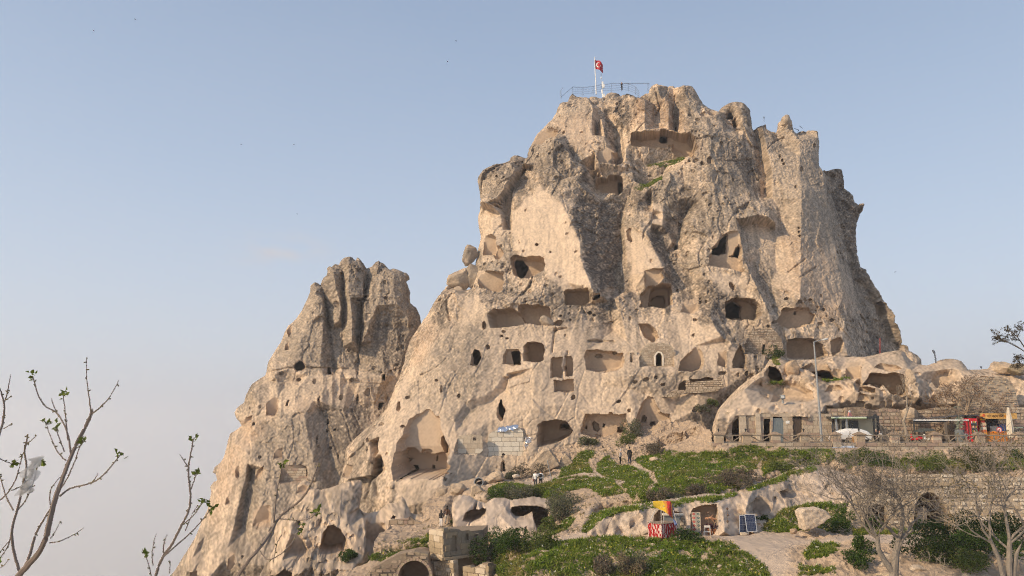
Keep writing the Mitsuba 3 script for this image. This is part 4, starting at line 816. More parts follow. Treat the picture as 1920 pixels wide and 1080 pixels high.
def build_low():
    R = Relief((640, 1000), -2, low_base, LOW, -2.0, LOW_LINES, 0.07)
    R.curl(1.6, 2.0)
    C = weather(R, [(0.45, [(595, 925), (655, 910), (670, 960), (690, 1000), (660, 1050), (600, 1000), (590, 960)]), (0.6, [(690, 970), (730, 950), (800, 970), (810, 1005), (740, 1010)])], [(0.55, [(560, 915), (590, 930), (660, 915), (680, 990), (620, 980), (560, 960)]), (0.5, [(600, 1060), (660, 1060), (650, 1100), (580, 1100)])],
                [(0.6, [(660, 905), (680, 905), (672, 955), (662, 930)]), (0.4, [(552, 940), (580, 960), (570, 1000), (550, 990)])], [(0.5, [(655, 1010), (685, 990), (684, 1045), (660, 1040)])], 5, pits=260, rough0=0.75, amount=0.9, lichen0=0.45)
    for name, depth, soft, pts in LOW_ROOMS:
        tint(C, R.carve(name, pts, depth * 1.5, soft, 0), (0.40, 0.30, 0.22), 0.6)
    R.build('cave_rock', C, 6)
    note('cave_rock', 'low rounded rock with an arched cave mouth at the foot of the left peak', 'rock')
    return R


low = build_low()


def terrace_base(px, py):
    return np.interp(py, [640, 670, 700, 730, 760, 790, 830], [101, 98, 95, 92, 89.5, 87.5, 86.5])


TERRACE = [(1330, 836), (1333, 805), (1337, 785), (1343, 768), (1362, 745), (1385, 722), (1410, 704), (1428, 692), (1440, 672), (1448, 667), (1465, 668), (1478, 676), (1500, 674), (1540, 673), (1562, 666), (1588, 668), (1600, 667), (1620, 668), (1640, 664), (1655, 660), (1672, 657), (1690, 655), (1698, 658),
           (1703, 668), (1712, 676), (1725, 682), (1740, 684), (1755, 679), (1764, 674), (1778, 671), (1795, 672), (1806, 676), (1813, 684), (1818, 692), (1830, 692), (1848, 691), (1858, 690), (1862, 680), (1868, 676), (1884, 678), (1905, 681), (1935, 690), (1965, 695), (1965, 836)]
TERRACE_LINES = [(2.2, [(1352, 765), (1380, 742), (1410, 718), (1438, 700)]), (3.0, [(1380, 770), (1410, 760), (1440, 765)]), (2.6, [(1345, 785), (1380, 782), (1420, 778), (1470, 774), (1505, 782)]), (1.4, [(1425, 700), (1440, 706)]), (0.0, [(1425, 722), (1440, 738), (1455, 750)]), (-1.2, [(1448, 735), (1465, 742)]),
                 (-0.6, [(1462, 720), (1490, 725), (1515, 738)]), (0.8, [(1460, 716), (1480, 712), (1505, 716), (1520, 735)]), (2.0, [(1445, 756), (1500, 754), (1560, 760)]), (2.4, [(1480, 770), (1540, 775)]), (1.2, [(1470, 680), (1482, 695), (1500, 705)]), (1.6, [(1505, 708), (1525, 706), (1532, 725)]), (-0.5, [(1500, 672), (1540, 675)]),
                 (1.0, [(1560, 672), (1580, 700), (1575, 716)]), (0.6, [(1540, 718), (1600, 712), (1610, 722)]), (1.4, [(1600, 735), (1640, 740), (1700, 740)]), (2.2, [(1622, 672), (1616, 700), (1600, 720)]), (2.6, [(1640, 690), (1680, 695), (1700, 690)]), (1.0, [(1645, 668), (1690, 662)]), (2.2, [(1705, 690), (1720, 720), (1725, 745)]), (1.6, [(1740, 695), (1790, 690), (1812, 696)]),
                 (0.2, [(1745, 712), (1770, 700), (1790, 715)]), (0.4, [(1735, 740), (1790, 745)]), (1.8, [(1800, 720), (1830, 700), (1900, 710), (1960, 715)]), (0.1, [(1560, 752), (1640, 760), (1720, 757), (1850, 758), (1960, 760)]), (-2.2, [(1548, 776), (1640, 778), (1720, 776), (1850, 776), (1960, 778)]), (-2.2, [(1548, 825), (1700, 825), (1960, 825)]), (1.6, [(1340, 815), (1540, 818)])]
TERRACE_ROOMS = [('', 1.3, 0.5, [(1412, 717), (1437, 711), (1449, 733), (1440, 748), (1424, 738)]), ('rock_bowl', 2.2, 0.8, [(1447, 753), (1452, 735), (1472, 721), (1500, 721), (1524, 735), (1524, 751), (1490, 752)]), ('', 1.0, 0.3, [(1556, 702), (1562, 690), (1576, 694), (1578, 710), (1566, 712)]), ('cave_hole', 1.6, 0.3, [(1640, 690), (1650, 682), (1676, 684), (1690, 692), (1670, 696)]), ('', 1.0, 0.4, [(1745, 715), (1755, 702), (1775, 698), (1790, 708), (1780, 724), (1755, 726)]), ('', 0.9, 0.3, [(1830, 715), (1838, 705), (1850, 706), (1846, 718)]), ('', 0.8, 0.3, [(1600, 765), (1606, 752), (1622, 754), (1620, 764)]),
                 ('cave_mouth', 9.0, 0.2, [(1436, 713), (1437, 690), (1444, 683), (1456, 686), (1462, 700), (1470, 715), (1462, 716), (1450, 717)]), ('cave_mouth', 3.0, 0.3, [(1503, 690), (1515, 682), (1540, 676), (1548, 680), (1558, 693), (1565, 708), (1566, 713), (1540, 712), (1528, 700), (1515, 694)]),
                 ('cave_mouth', 9.0, 0.1, [(1518, 697), (1540, 693), (1556, 696), (1564, 710), (1540, 711)]), ('cave_hole', 1.2, 0.2, [(1586, 708), (1587, 682), (1594, 678), (1612, 678), (1616, 690), (1614, 707), (1600, 710)]),
                 ('cave_mouth', 4.6, 0.3, [(1618, 722), (1628, 706), (1634, 698), (1660, 700), (1692, 700), (1700, 715), (1700, 738), (1690, 744), (1672, 738), (1655, 722), (1640, 720)]), ('', 1.5, 0.3, [(1632, 724), (1637, 714), (1648, 712), (1655, 720), (1650, 728)]), ('cave_hole', 1.2, 0.2, [(1715, 760), (1720, 752), (1726, 747), (1724, 762)]),
                 ('cave_hole', 1.5, 0.4, [(1742, 770), (1742, 752), (1750, 740), (1758, 752), (1765, 765), (1790, 770)]), ('', 0.9, 0.3, [(1548, 733), (1555, 724), (1572, 722), (1580, 732)]), ('', 0.5, 0.2, [(1610, 750), (1612, 735), (1625, 742), (1632, 752)]), ('cave_hole', 1.6, 0.3, [(1608, 734), (1612, 726), (1640, 728), (1640, 736)]),
                 ('cave_room', 9.0, 0.1, [(1366, 830), (1368, 795), (1380, 780), (1430, 776), (1470, 778), (1500, 782), (1540, 784), (1540, 832)])]


def build_terrace():
    R = Relief((1600, 740), 1, terrace_base, TERRACE, -2.4, [(d * 1.5, q) for d, q in TERRACE_LINES], 0.075)
    R.curl(1.4, 2.0)
    C = weather(R, [(0.8, [(1345, 770), (1420, 712), (1440, 740), (1500, 760), (1500, 780), (1350, 785)]), (0.7, [(1470, 715), (1520, 720), (1600, 735), (1700, 740), (1700, 760), (1480, 765)]), (0.7, [(1560, 670), (1700, 665), (1820, 690), (1810, 720), (1600, 715)]), (0.6, [(1800, 700), (1960, 700), (1960, 720), (1820, 720)])],
                [(0.5, [(1440, 668), (1520, 675), (1510, 690), (1470, 690)]), (0.4, [(1650, 662), (1690, 660), (1700, 690), (1640, 690)]), (0.5, [(1345, 765), (1380, 735), (1400, 745), (1360, 785)])], [(0.4, [(1800, 690), (1830, 700), (1815, 715)])], [(0.6, [(1545, 722), (1600, 715), (1610, 750), (1560, 745)]), (0.4, [(1480, 685), (1500, 700), (1490, 712)]), (0.4, [(1615, 680), (1630, 670), (1620, 710)])],
                6, pits=120, rough0=0.5, amount=0.7, lichen0=0.2)
    for name, depth, soft, pts in TERRACE_ROOMS:
        tint(C, R.carve(name, pts, min(depth, 4.0 if depth > 8 else 5.0), soft, 0, hollow=depth > 8), (0.42, 0.32, 0.23), 0.6)
    R.build('hollowed_rock', C, 8)
    note('hollowed_rock', 'low hollowed rock terraces with cave mouths right of the castle, above the stone cafe', 'rock')
    return R


terrace = build_terrace()


# ---------------------------------------------------------------- building helpers
def boxm(x0, x1, y0, y1, z0, z1):
    m = trimesh.creation.box((x1 - x0, y1 - y0, z1 - z0))
    m.apply_translation(((x0 + x1) / 2, (y0 + y1) / 2, (z0 + z1) / 2))
    return m


def rounded(x0, x1, y0, y1, z0, z1, r, n=6):
    r = min(r, (x1 - x0) * 0.49, (y1 - y0) * 0.49, (z1 - z0) * 0.49)
    c = [(a, b, d) for a in (x0 + r, x1 - r) for b in (y0 + r, y1 - r) for d in (z0 + r, z1 - r)]
    s = trimesh.creation.icosphere(1, r).vertices
    return trimesh.convex.convex_hull(np.vstack([s + p for p in c]))


def tube(points, radii, sides=6):
    p = np.asarray(points, float)
    t = np.gradient(p, axis=0)
    t /= np.linalg.norm(t, axis=1, keepdims=True) + 1e-12
    a = np.cross(t, np.where(np.abs(t[:, 2:]) < 0.9, [0, 0, 1.0], [1.0, 0, 0]))
    a /= np.linalg.norm(a, axis=1, keepdims=True) + 1e-12
    b, ang = np.cross(t, a), np.arange(sides) * 2 * np.pi / sides
    v = p[:, None] + np.broadcast_to(radii, (len(p),))[:, None, None] * (np.cos(ang)[None, :, None] * a[:, None] + np.sin(ang)[None, :, None] * b[:, None])
    i, j = np.meshgrid(np.arange(len(p) - 1), np.arange(sides), indexing='ij')
    q = np.stack([i * sides + j, i * sides + (j + 1) % sides, (i + 1) * sides + (j + 1) % sides, (i + 1) * sides + j], -1).reshape(-1, 4)
    f = np.vstack([q[:, [0, 1, 2]], q[:, [0, 2, 3]]])
    caps = [[0, k + 1, k] for k in range(1, sides - 1)] + [[(len(p) - 1) * sides, (len(p) - 1) * sides + k, (len(p) - 1) * sides + k + 1] for k in range(1, sides - 1)]
    return trimesh.Trimesh(v.reshape(-1, 3), np.vstack([f, caps]), process=False)


def cat(ms):
    return trimesh.util.concatenate([m for m in ms if m is not None])


def prism(poly, depth):
    out = [trimesh.creation.extrude_polygon(g, depth, engine='earcut') for g in getattr(poly, 'geoms', [poly]) if g.geom_type == 'Polygon' and g.area > 1e-4]
    return cat(out) if out else None


def frame(mesh, origin, xdir, ydir=None):
    """A mesh modelled in its own x (along), y (inwards), z (up) set at a place, x along xdir."""
    x = np.array([xdir[0], xdir[1], 0.0])
    x /= np.linalg.norm(x)
    z = np.array([0, 0, 1.0])
    y = np.cross(z, x)
    M = np.eye(4)
    M[:3, 0], M[:3, 1], M[:3, 2], M[:3, 3] = x, y, z, origin
    m = mesh.copy()
    m.apply_transform(M)
    return m


class Plane:
    """An upright plane through two places; s runs along it, z is height."""

    def __init__(self, A, B):
        self.A, self.x = np.asarray(A, float), np.asarray(B, float) - np.asarray(A, float)
        self.x[2] = 0
        self.len = np.linalg.norm(self.x)
        self.x /= self.len
        self.n = np.cross([0, 0, 1.0], self.x)      # into the wall

    def sz(self, pxy):
        d = direction(*np.asarray(pxy, float).T)
        k = (self.A @ self.n) / (d @ self.n)
        p = d * k[:, None]
        return np.stack([(p - self.A) @ self.x, p[:, 2]], -1)

    def put(self, mesh):
        return frame(mesh, [self.A[0], self.A[1], 0], self.x)

    def slab(self, poly, front, back):
        """Poly in (s, z), from 'front' to 'back' behind the plane."""
        m = prism(poly, back - front)
        if m is None:
            return None
        v = m.vertices.copy()
        m = trimesh.Trimesh(np.stack([v[:, 0], back - v[:, 2], v[:, 1]], -1), m.faces, process=False)
        return self.put(m)


def speckled(name, color, amount=0.25, size=0.12, rough=0.85):
    c = mi.Color3f(*color) if False else color

    def fn(p, n, uv):
        t = mikit.fbm(p.x / size, p.y / size, p.z / size, 3) * 0.6 + mikit.noise(p.x / (size * 6), p.y / (size * 6), p.z / (size * 6)) * 0.4
        return mi.Color3f(*c) * (1 + amount * 2 * (t - 0.5))
    scene['m_' + name] = {'type': 'twosided', 'bsdf': {'type': 'diffuse', 'reflectance': mikit.proc(fn)}}
    return 'm_' + name


STONES = [speckled('stone_tan', (0.40, 0.315, 0.235)), speckled('stone_pink', (0.37, 0.275, 0.22)), speckled('stone_pale', (0.47, 0.395, 0.31)), speckled('stone_brown', (0.28, 0.215, 0.165))]
CREAM = [speckled('block_cream', (0.64, 0.575, 0.48), 0.12), speckled('block_pale', (0.53, 0.45, 0.355), 0.14), speckled('block_white', (0.70, 0.65, 0.565), 0.10)]
GREYST = [speckled('block_ochre', (0.33, 0.265, 0.185), 0.22), speckled('block_grey', (0.255, 0.215, 0.165), 0.24), speckled('block_sand', (0.40, 0.32, 0.225), 0.2)]
MORTAR = speckled('mortar', (0.27, 0.215, 0.165), 0.2)
PALE_MORTAR = speckled('pale_mortar', (0.42, 0.35, 0.27), 0.15)


def masonry(key, plane, pxpoly, course, length, mats, seed, depth=0.3, holes=(), mortar=MORTAR, part='stone', proud=0.03, gap=0.018, ragged=0.10, stuff=False, rough_shape=0.0, back=0.35):
    """A wall of separate blocks, laid in courses, on a recessed bed of mortar."""
    r = np.random.default_rng(seed)
    poly = pxpoly if hasattr(pxpoly, 'area') else Polygon(plane.sz(pxpoly)).buffer(0)
    for h in holes:
        poly = poly.difference(h if hasattr(h, 'area') else Polygon(plane.sz(h)).buffer(0))
    s0, z0, s1, z1 = poly.bounds
    obj(key + '__mortar', plane.slab(poly.buffer(-0.02), 0.05, back + 0.05), mortar)
    z, loose = z0, {m: [] for m in mats}
    while z < z1 - 0.04:
        ch = course * r.uniform(1 - ragged * 1.4, 1 + ragged * 1.4)
        s = s0 - length * r.random()
        while s < s1:
            ln = length * r.uniform(0.6, 1.45)
            if stuff or rough_shape:
                k = rough_shape * min(ch, ln)
                c = [(s + r.uniform(0, k), z + r.uniform(0, k)), (s + ln - r.uniform(0, k), z + r.uniform(0, k)), (s + ln - r.uniform(0, k), z + ch - r.uniform(0, k)), (s + ln / 2, z + ch - r.uniform(0, k * 0.5)), (s + r.uniform(0, k), z + ch - r.uniform(0, k))]
                rect = Polygon(c).buffer(0)
            else:
                rect = shapely.box(s, z, s + ln, z + ch)
            q = rect.buffer(-gap, join_style='mitre').intersection(poly)
            if q.area > 0.25 * rect.area and q.geom_type == 'Polygon':
                q = q.simplify(0.01)
                p = r.uniform(-proud, proud)
                m = plane.slab(q, p - 0.02, depth)
                if m is not None:
                    mt = mats[r.integers(len(mats))]
                    if stuff:
                        loose[mt].append(m)
                    else:
                        v = m.vertices
                        obj(f'{key}__{part}', m, mt)
            s += ln
        z += ch
    if stuff:
        for mt, ms in loose.items():
            if ms:
                obj(f'{key}__stonework', cat(ms), mt, kind='stuff')


# ---------------------------------------------------------------- the terrace: floor, retaining wall, piers and railing
EDGE = 80.0
ZT = float(at(1500, 830.5, EDGE)[2])


def X(px, Y):
    return float(at(px, 800, Y)[0])


def build_terrace_edge():
    floor = Polygon([(X(1335, EDGE), EDGE + 0.1), (X(1990, EDGE), EDGE + 0.1), (X(1990, 95), 95), (X(1300, 95), 95)])
    m = prism(floor, 0.3)
    m.apply_translation((0, 0, ZT - 0.3))
    obj('terrace_pavement', m, speckled('paving', (0.40, 0.34, 0.28), 0.15, 0.3), kind='structure', label='flat stone paved terrace behind the railing')
    w = thing('retaining_wall', 'long wall of tan squared blocks holding up the terrace below the railing', 'wall')
    pl = Plane((X(1334, EDGE), EDGE, 0), (X(1975, EDGE), EDGE, 0))
    zb = float(at(1500, 862, EDGE)[2])
    masonry(w, pl, [(1336, 830.5), (1560, 830.5), (1560, 840), (1618, 840), (1618, 830.5), (1972, 830.5), (1972, 862), (1336, 862)], 0.44, 0.95, STONES[:3], 5, depth=0.4, part='block', proud=0.03, rough_shape=0.06, back=0.6)
    # piers
    zp = 0.80
    for i, px in enumerate((1348, 1399, 1454, 1508, 1567, 1612, 1677, 1755, 1837, 1912)):
        x = X(px, EDGE)
        lab = ['square stone pier with pyramid cap at the far left end of the railing', 'stone pier second from the left end of the railing', 'stone pier in front of the dark cafe door', 'stone pier in front of the tall lamp post', 'stone pier left of the gap in the railing, by the covered white car', 'stone pier right of the gap in the railing',
               'stone pier between the seated people and the red car', 'stone pier under the curved canopy', 'stone pier in front of the fruit kiosk', 'rightmost stone pier, beside the orange chairs'][i]
        p = thing('stone_pier', lab, 'pier', 'piers along the terrace railing')
        top = 0
        r = np.random.default_rng(i)
        low = 0.45 if px in (1567, 1612) else 0.0
        z = -low
        while z < zp - 0.05:
            hh = min(0.28, zp - z)
            obj(p + '__block', boxm(x - 0.44 + r.uniform(-.02, .02), x + 0.44 + r.uniform(-.02, .02), EDGE - 0.06, EDGE + 0.62, ZT + z + 0.006, ZT + z + hh), STONES[r.integers(3)])
            z += hh
        cap = trimesh.convex.convex_hull(np.array([(x + a * 0.56, EDGE + 0.28 + b * 0.46, ZT + zp + 0.004) for a in (-1, 1) for b in (-1, 1)] + [(x + a * 0.56, EDGE + 0.28 + b * 0.46, ZT + zp + 0.10) for a in (-1, 1) for b in (-1, 1)] + [(x + a * 0.10, EDGE + 0.28 + b * 0.1, ZT + zp + 0.34) for a in (-1, 1) for b in (-1, 1)]))
        obj(p + '__cap', cap, STONES[3])
        if px not in (1454, 1755, 1837):
            lamp = cat([tube([(x, EDGE + 0.28, ZT + zp + 0.34), (x, EDGE + 0.28, ZT + zp + 0.46)], [0.05, 0.04]), tube([(x, EDGE + 0.28, ZT + zp + 0.46), (x, EDGE + 0.28, ZT + zp + 0.62), (x, EDGE + 0.28, ZT + zp + 0.70)], [0.07, 0.11, 0.02])])
            obj(p + '__lantern', lamp, 'm_dark_iron')
    wood = speckled('grey_wood', (0.27, 0.225, 0.18), 0.2, 0.2)
    spans = [(1348, 1399), (1399, 1454), (1454, 1508), (1508, 1567), (1612, 1677), (1677, 1755), (1755, 1837), (1837, 1912), (1912, 1972)]
    names = ['first railing panel from the left, beside the swooping rock', 'railing panel in front of the first dark doorway', 'railing panel in front of the blue grey cafe door', 'railing panel behind the tall lamp post', 'railing panel in front of the two seated people', 'railing panel in front of the red car',
             'railing panel below the curved canopy', 'railing panel in front of the fruit kiosk', 'railing panel at the right edge, beside the orange chairs']
    for (a, b), lab in zip(spans, names):
        k = thing('railing', 'weathered timber ' + lab, 'railing', 'timber railings of the terrace')
        xa, xb = X(a, EDGE) + 0.46, X(b, EDGE) - 0.46
        y = EDGE + 0.25
        bar = lambda p, q, t=0.05: tube([(p[0], y, p[1]), (q[0], y, q[1])], t, 4)
        obj(k + '__rail', boxm(xa, xb, y - 0.06, y + 0.06, ZT + 0.72, ZT + 0.83), wood)
        obj(k + '__rail', boxm(xa, xb, y - 0.06, y + 0.06, ZT + 0.04, ZT + 0.13), wood)
        n = max(2, round((xb - xa) / 0.95))
        for i in range(n):
            u0, u1 = xa + (xb - xa) * i / n, xa + (xb - xa) * (i + 1) / n
            if i:
                obj(k + '__baluster', boxm(u0 - 0.05, u0 + 0.05, y - 0.045, y + 0.045, ZT + 0.13, ZT + 0.72), wood)
            s = (ZT + 0.15, ZT + 0.70) if i % 2 else (ZT + 0.70, ZT + 0.15)
            obj(k + '__brace', bar((u0 + 0.06, s[0]), (u1 - 0.06, s[1])), wood)


mat('dark_iron', (0.035, 0.036, 0.038), 0.5)
build_terrace_edge()


# ---------------------------------------------------------------- stone walls
def build_walls():
    # the cafe fronts under the overhanging rock
    Y = 84.6
    pl = Plane((X(1366, Y), Y, 0), (X(1560, Y), Y, 0))
    c = thing('cafe_building', 'pale squared stone front with dark doorways under the overhanging rock', 'building')
    holes = [[(1372, 832), (1373, 792), (1386, 782), (1387, 832)], [(1432, 832), (1432, 785), (1445, 785), (1445, 832)], [(1449, 832), (1449, 781), (1466, 782), (1470, 790), (1470, 832)], [(1487, 832), (1487, 780), (1504, 780), (1504, 832)]]
    masonry(c, pl, [(1362, 834), (1362, 772), (1560, 776), (1560, 834)], 0.42, 0.6, [STONES[0], STONES[2], STONES[1], STONES[2]], 8, depth=0.3, holes=holes, part='block', mortar=PALE_MORTAR, proud=0.03)
    for a, b, m, lab, t in ((1449, 1470, mat('door_blue', (0.16, 0.19, 0.21), 0.5), 'blue grey slatted double door', 0.12), (1487, 1504, mat('door_brown', (0.075, 0.055, 0.042), 0.5), 'dark brown timber door', 0.15)):
        q = pl.sz([(a, 832), (b, 832), (b, 784), (a, 784)])
        d = obj(c + '__door', pl.slab(Polygon(q), t, t + 0.06), m, label=lab)
        if t < 0.2:
            for i in range(5):
                s0 = q[0, 0] + (q[1, 0] - q[0, 0]) * (i + 0.1) / 5
                obj(d + '__plank', pl.slab(shapely.box(s0, q[0, 1], s0 + (q[1, 0] - q[0, 0]) * 0.16, q[2, 1]), t - 0.025, t), m)
    for a, b in ((1387, 1397), (1418, 1424)):
        q = pl.sz([(a, 832), (b, 776)])
        z = q[0, 1]
        k = 0
        while z < q[1, 1]:
            obj(c + '__pilaster_block', pl.slab(shapely.box(q[0, 0], z, q[1, 0], min(z + 0.4, q[1, 1])), -0.22, 0.0), [STONES[2], CREAM[1]][k % 2])
            z += 0.41
            k += 1
    sg = thing('wall_sign', 'small white notice fixed beside the blue grey door', 'sign')
    obj(sg + '__board', pl.slab(Polygon(pl.sz([(1473, 794), (1480, 794), (1480, 789), (1473, 789)])), -0.06, -0.03), mat('white_paint', (0.75, 0.75, 0.73), 0.5))
    # the rough wall behind the first kiosk and to its right
    Y = 86.4
    pl = Plane((X(1552, Y), Y, 0), (X(1730, Y), Y, 0))
    w = thing('rubble_wall', 'rough tan rubble wall behind the covered white car and kiosk', 'wall')
    masonry(w, pl, [(1552, 834), (1552, 766), (1590, 765), (1640, 770), (1660, 764), (1700, 770), (1722, 772), (1722, 834)], 0.38, 0.55, [STONES[0], STONES[0], STONES[2], STONES[1]], 9, depth=0.35, part='stone', rough_shape=0.22, proud=0.05)
    w2 = thing('shaded_wall', 'drystone parapet of small brown stones above the kiosk roof', 'wall')
    pl2 = Plane((X(1584, 86.0), 86.0, 0), (X(1642, 86.0), 86.0, 0))
    masonry(w2, pl2, [(1584, 786), (1585, 764), (1612, 763), (1634, 768), (1642, 786)], 0.22, 0.4, [STONES[1], STONES[3], STONES[0]], 10, stuff=True, rough_shape=0.25, proud=0.04)
    # the long wall on the right, lower and upper
    Y = 87.0
    pl = Plane((X(1715, Y), Y, 0), (X(1975, Y), Y, 0))
    w = thing('garden_wall', 'wall of tan blocks behind the curved canopy and fruit kiosk', 'wall')
    masonry(w, pl, [(1716, 834), (1716, 770), (1760, 764), (1975, 764), (1975, 834)], 0.40, 0.62, [STONES[0], STONES[1], STONES[2], CREAM[1]], 12, depth=0.4, part='block', rough_shape=0.24, proud=0.06, ragged=0.16)
    Y = 88.0
    pl = Plane((X(1800, Y), Y, 0), (X(1918, Y), Y, 0))
    w = thing('stone_bastion', 'tall rounded wall of small brown stones behind the bare tree, right', 'wall')
    masonry(w, pl, [(1798, 768), (1799, 742), (1806, 726), (1816, 714), (1832, 709), (1850, 706), (1872, 706), (1888, 709), (1898, 718), (1906, 738), (1912, 768)], 0.26, 0.36, [STONES[0], STONES[3], STONES[1], STONES[2], STONES[0]], 13, stuff=True, rough_shape=0.4, proud=0.10, ragged=0.2, mortar=PALE_MORTAR)
    # the arched wall with its small black door, high in the middle of the castle
    p0, p1 = castle.place(1205, 680), castle.place(1260, 680)
    Y = (p0[1] + p1[1]) / 2 - 0.6
    pl = Plane((p0[0], Y, 0), (p1[0], Y, 0))
    w = thing('arched_wall', 'pale wall of small stones with a round topped black door, mid castle', 'wall')
    door = ARCH_DOOR
    masonry(w, pl, [(1196, 690), (1197, 668), (1203, 655), (1215, 645), (1240, 642), (1258, 647), (1267, 660), (1267, 688), (1240, 692)], 0.30, 0.42, [CREAM[1], STONES[2], STONES[0]], 14, holes=[door], stuff=True, rough_shape=0.2, proud=0.04, mortar=PALE_MORTAR, back=0.5)
    ring = Polygon(pl.sz(door)).buffer(0.22).difference(Polygon(pl.sz(door)).buffer(0.01)).intersection(Polygon(pl.sz([(1220, 686), (1252, 686), (1252, 650), (1220, 650)])))
    obj(w + '__door_surround', pl.slab(ring, -0.08, 0.1), CREAM[2])
    q = pl.sz([(1180, 687), (1190, 661)])
    w = thing('side_panel', 'plain grey tan panel with pale frame left of the arched wall', 'wall')
    obj(w + '__panel', pl.slab(shapely.box(q[0, 0], q[0, 1], q[1, 0], q[1, 1]), 0.02, 0.3), STONES[3])
    for a, b in ((0, 0.16), (q[1, 0] - q[0, 0], q[1, 0] - q[0, 0] + 0.3)):
        obj(w + '__jamb', pl.slab(shapely.box(q[0, 0] + a, q[0, 1], q[0, 0] + b, q[1, 1] + 0.2), -0.1, 0.25), CREAM[1])
    # brownish stone wall with a black door right of it
    p0, p1 = castle.place(1400, 655), castle.place(1460, 655)
    Y = (p0[1] + p1[1]) / 2 - 0.6
    pl = Plane((p0[0], Y, 0), (p1[0], Y, 0))
    w = thing('brown_wall', 'grey brown rubble wall with a narrow black door, under dark rock', 'wall')
    door = BROWN_DOOR
    masonry(w, pl, [(1391, 668), (1394, 640), (1405, 622), (1425, 614), (1452, 618), (1466, 636), (1470, 664), (1440, 669)], 0.26, 0.42, [STONES[0], STONES[3], STONES[2]], 15, holes=[door], stuff=True, rough_shape=0.25, proud=0.05, back=0.5)
    # parapet on the ledge
    p0, p1 = castle.place(1260, 742), castle.place(1358, 725)
    Y = min(p0[1], p1[1]) - 1.0
    pl = Plane((X(1240, Y), Y, 0), (X(1360, Y), Y, 0))
    w = thing('drystone_parapet', 'pale drystone parapet on the ledge above the grassy hump', 'wall')
    masonry(w, pl, [(1240, 745), (1262, 733), (1287, 732), (1287, 711), (1293, 710), (1294, 717), (1340, 712), (1352, 706), (1358, 726), (1345, 734), (1290, 738), (1262, 744)], 0.30, 0.5, [CREAM[1], STONES[2], STONES[0], STONES[2]], 16, part='stone', rough_shape=0.25, proud=0.06, depth=0.5, mortar=MORTAR)
    # the new white block wall and the older block wall left of it
    p0, p1 = castle.place(922, 845), castle.place(975, 845)
    Y = (p0[1] + p1[1]) / 2 - 1.2
    pl = Plane((p0[0], Y, 0), (p1[0], Y, 0))
    w = thing('block_wall', 'white block wall topped with crumpled silver foil, at the castle foot', 'wall')
    arch = [(941, 856), (941, 852), (944, 849), (947, 852), (947, 856)]
    masonry(w, pl, [(915, 856), (914, 830), (916, 815), (925, 808), (970, 800), (980, 808), (984, 830), (984, 856)], 0.62, 1.05, CREAM[::2] + CREAM[:1], 17, holes=[arch], part='block', mortar=mat('joint', (0.40, 0.36, 0.30), 0.9), proud=0.012, gap=0.028, ragged=0.04, back=0.4)
    s = pl.sz([(933, 808), (972, 802)])
    r = np.random.default_rng(4)
    g = np.stack(np.meshgrid(np.linspace(0, 1, 26), np.linspace(0, 1, 12), indexing='ij'), -1)
    crumple = meshkit.fbm(np.stack([g[..., 0] * 11, g[..., 1] * 6, g[..., 0] * 0], -1), 3, 2)
    v = np.stack([s[0, 0] + g[..., 0] * (s[1, 0] - s[0, 0]), -0.25 + 0.75 * g[..., 1] + 0.5 * (crumple - 0.5), s[0, 1] - 0.15 + 0.55 * np.sin(g[..., 1] * 2.2) + 0.45 * (crumple - 0.5) + g[..., 0] * (s[1, 1] - s[0, 1])], -1).reshape(-1, 3)
    i, j = np.meshgrid(np.arange(25), np.arange(11), indexing='ij')
    f = np.stack([i * 12 + j, (i + 1) * 12 + j, (i + 1) * 12 + j + 1, i * 12 + j + 1], -1).reshape(-1, 4)
    scene['m_foil'] = {'type': 'twosided', 'bsdf': {'type': 'roughconductor', 'material': 'Al', 'alpha': 0.18}}
    fo = thing('foil_sheet', 'crumpled silver foil laid along the top of the white block wall', 'foil')
    obj(fo, pl.put(trimesh.Trimesh(v, np.vstack([f[:, [0, 1, 2]], f[:, [0, 2, 3]]]), process=False)), 'm_foil')
    s2 = pl.sz([(984, 842), (999, 820)])
    v2 = np.stack([s2[0, 0] + g[..., 1] * 1.1 + 0.35 * (crumple - 0.5), -0.35 + 0.5 * g[..., 1] + 0.5 * (crumple - 0.5), s2[0, 1] + g[..., 0] * (s2[1, 1] - s2[0, 1])], -1).reshape(-1, 3)
    fo = thing('foil_sheet', 'grey silver foil hanging down the right end of the white block wall', 'foil')
    obj(fo, pl.put(trimesh.Trimesh(v2, np.vstack([f[:, [0, 1, 2]], f[:, [0, 2, 3]]]), process=False)), 'm_foil')
    w = thing('old_block_wall', 'worn tan block wall with a small square hole, right of the great arch', 'wall')
    Y2 = (castle.place(862, 840)[1] + castle.place(895, 840)[1]) / 2 - 0.9
    pl = Plane((X(850, Y2), Y2, 0), (X(905, Y2), Y2, 0))
    masonry(w, pl, [(849, 856), (852, 835), (858, 818), (884, 814), (904, 817), (905, 845), (890, 858)], 0.55, 1.0, [CREAM[1], STONES[2], CREAM[0]], 18, holes=[[(887, 826), (887, 819), (893, 819), (893, 826)]], part='block', mortar=PALE_MORTAR, proud=0.02, gap=0.014, back=0.4)
    # brick infill in the left peak and the wall below the cave rock
    pp = peak.place(552, 895)
    pl = Plane((X(530, pp[1]), pp[1] - 0.35, 0), (X(577, pp[1]), pp[1] - 0.35, 0))
    w = thing('brick_infill', 'small wall of tan bricks closing a cave in the left peak', 'wall')
    masonry(w, pl, [(532, 903), (536, 880), (550, 876), (573, 878), (576, 900), (552, 906)], 0.34, 0.7, [STONES[0], STONES[2], STONES[1]], 19, part='brick', proud=0.03, mortar=MORTAR, back=0.4)
    Y = 75.5
    pl = Plane((X(730, Y), Y, 0), (X(812, Y), Y, 0))
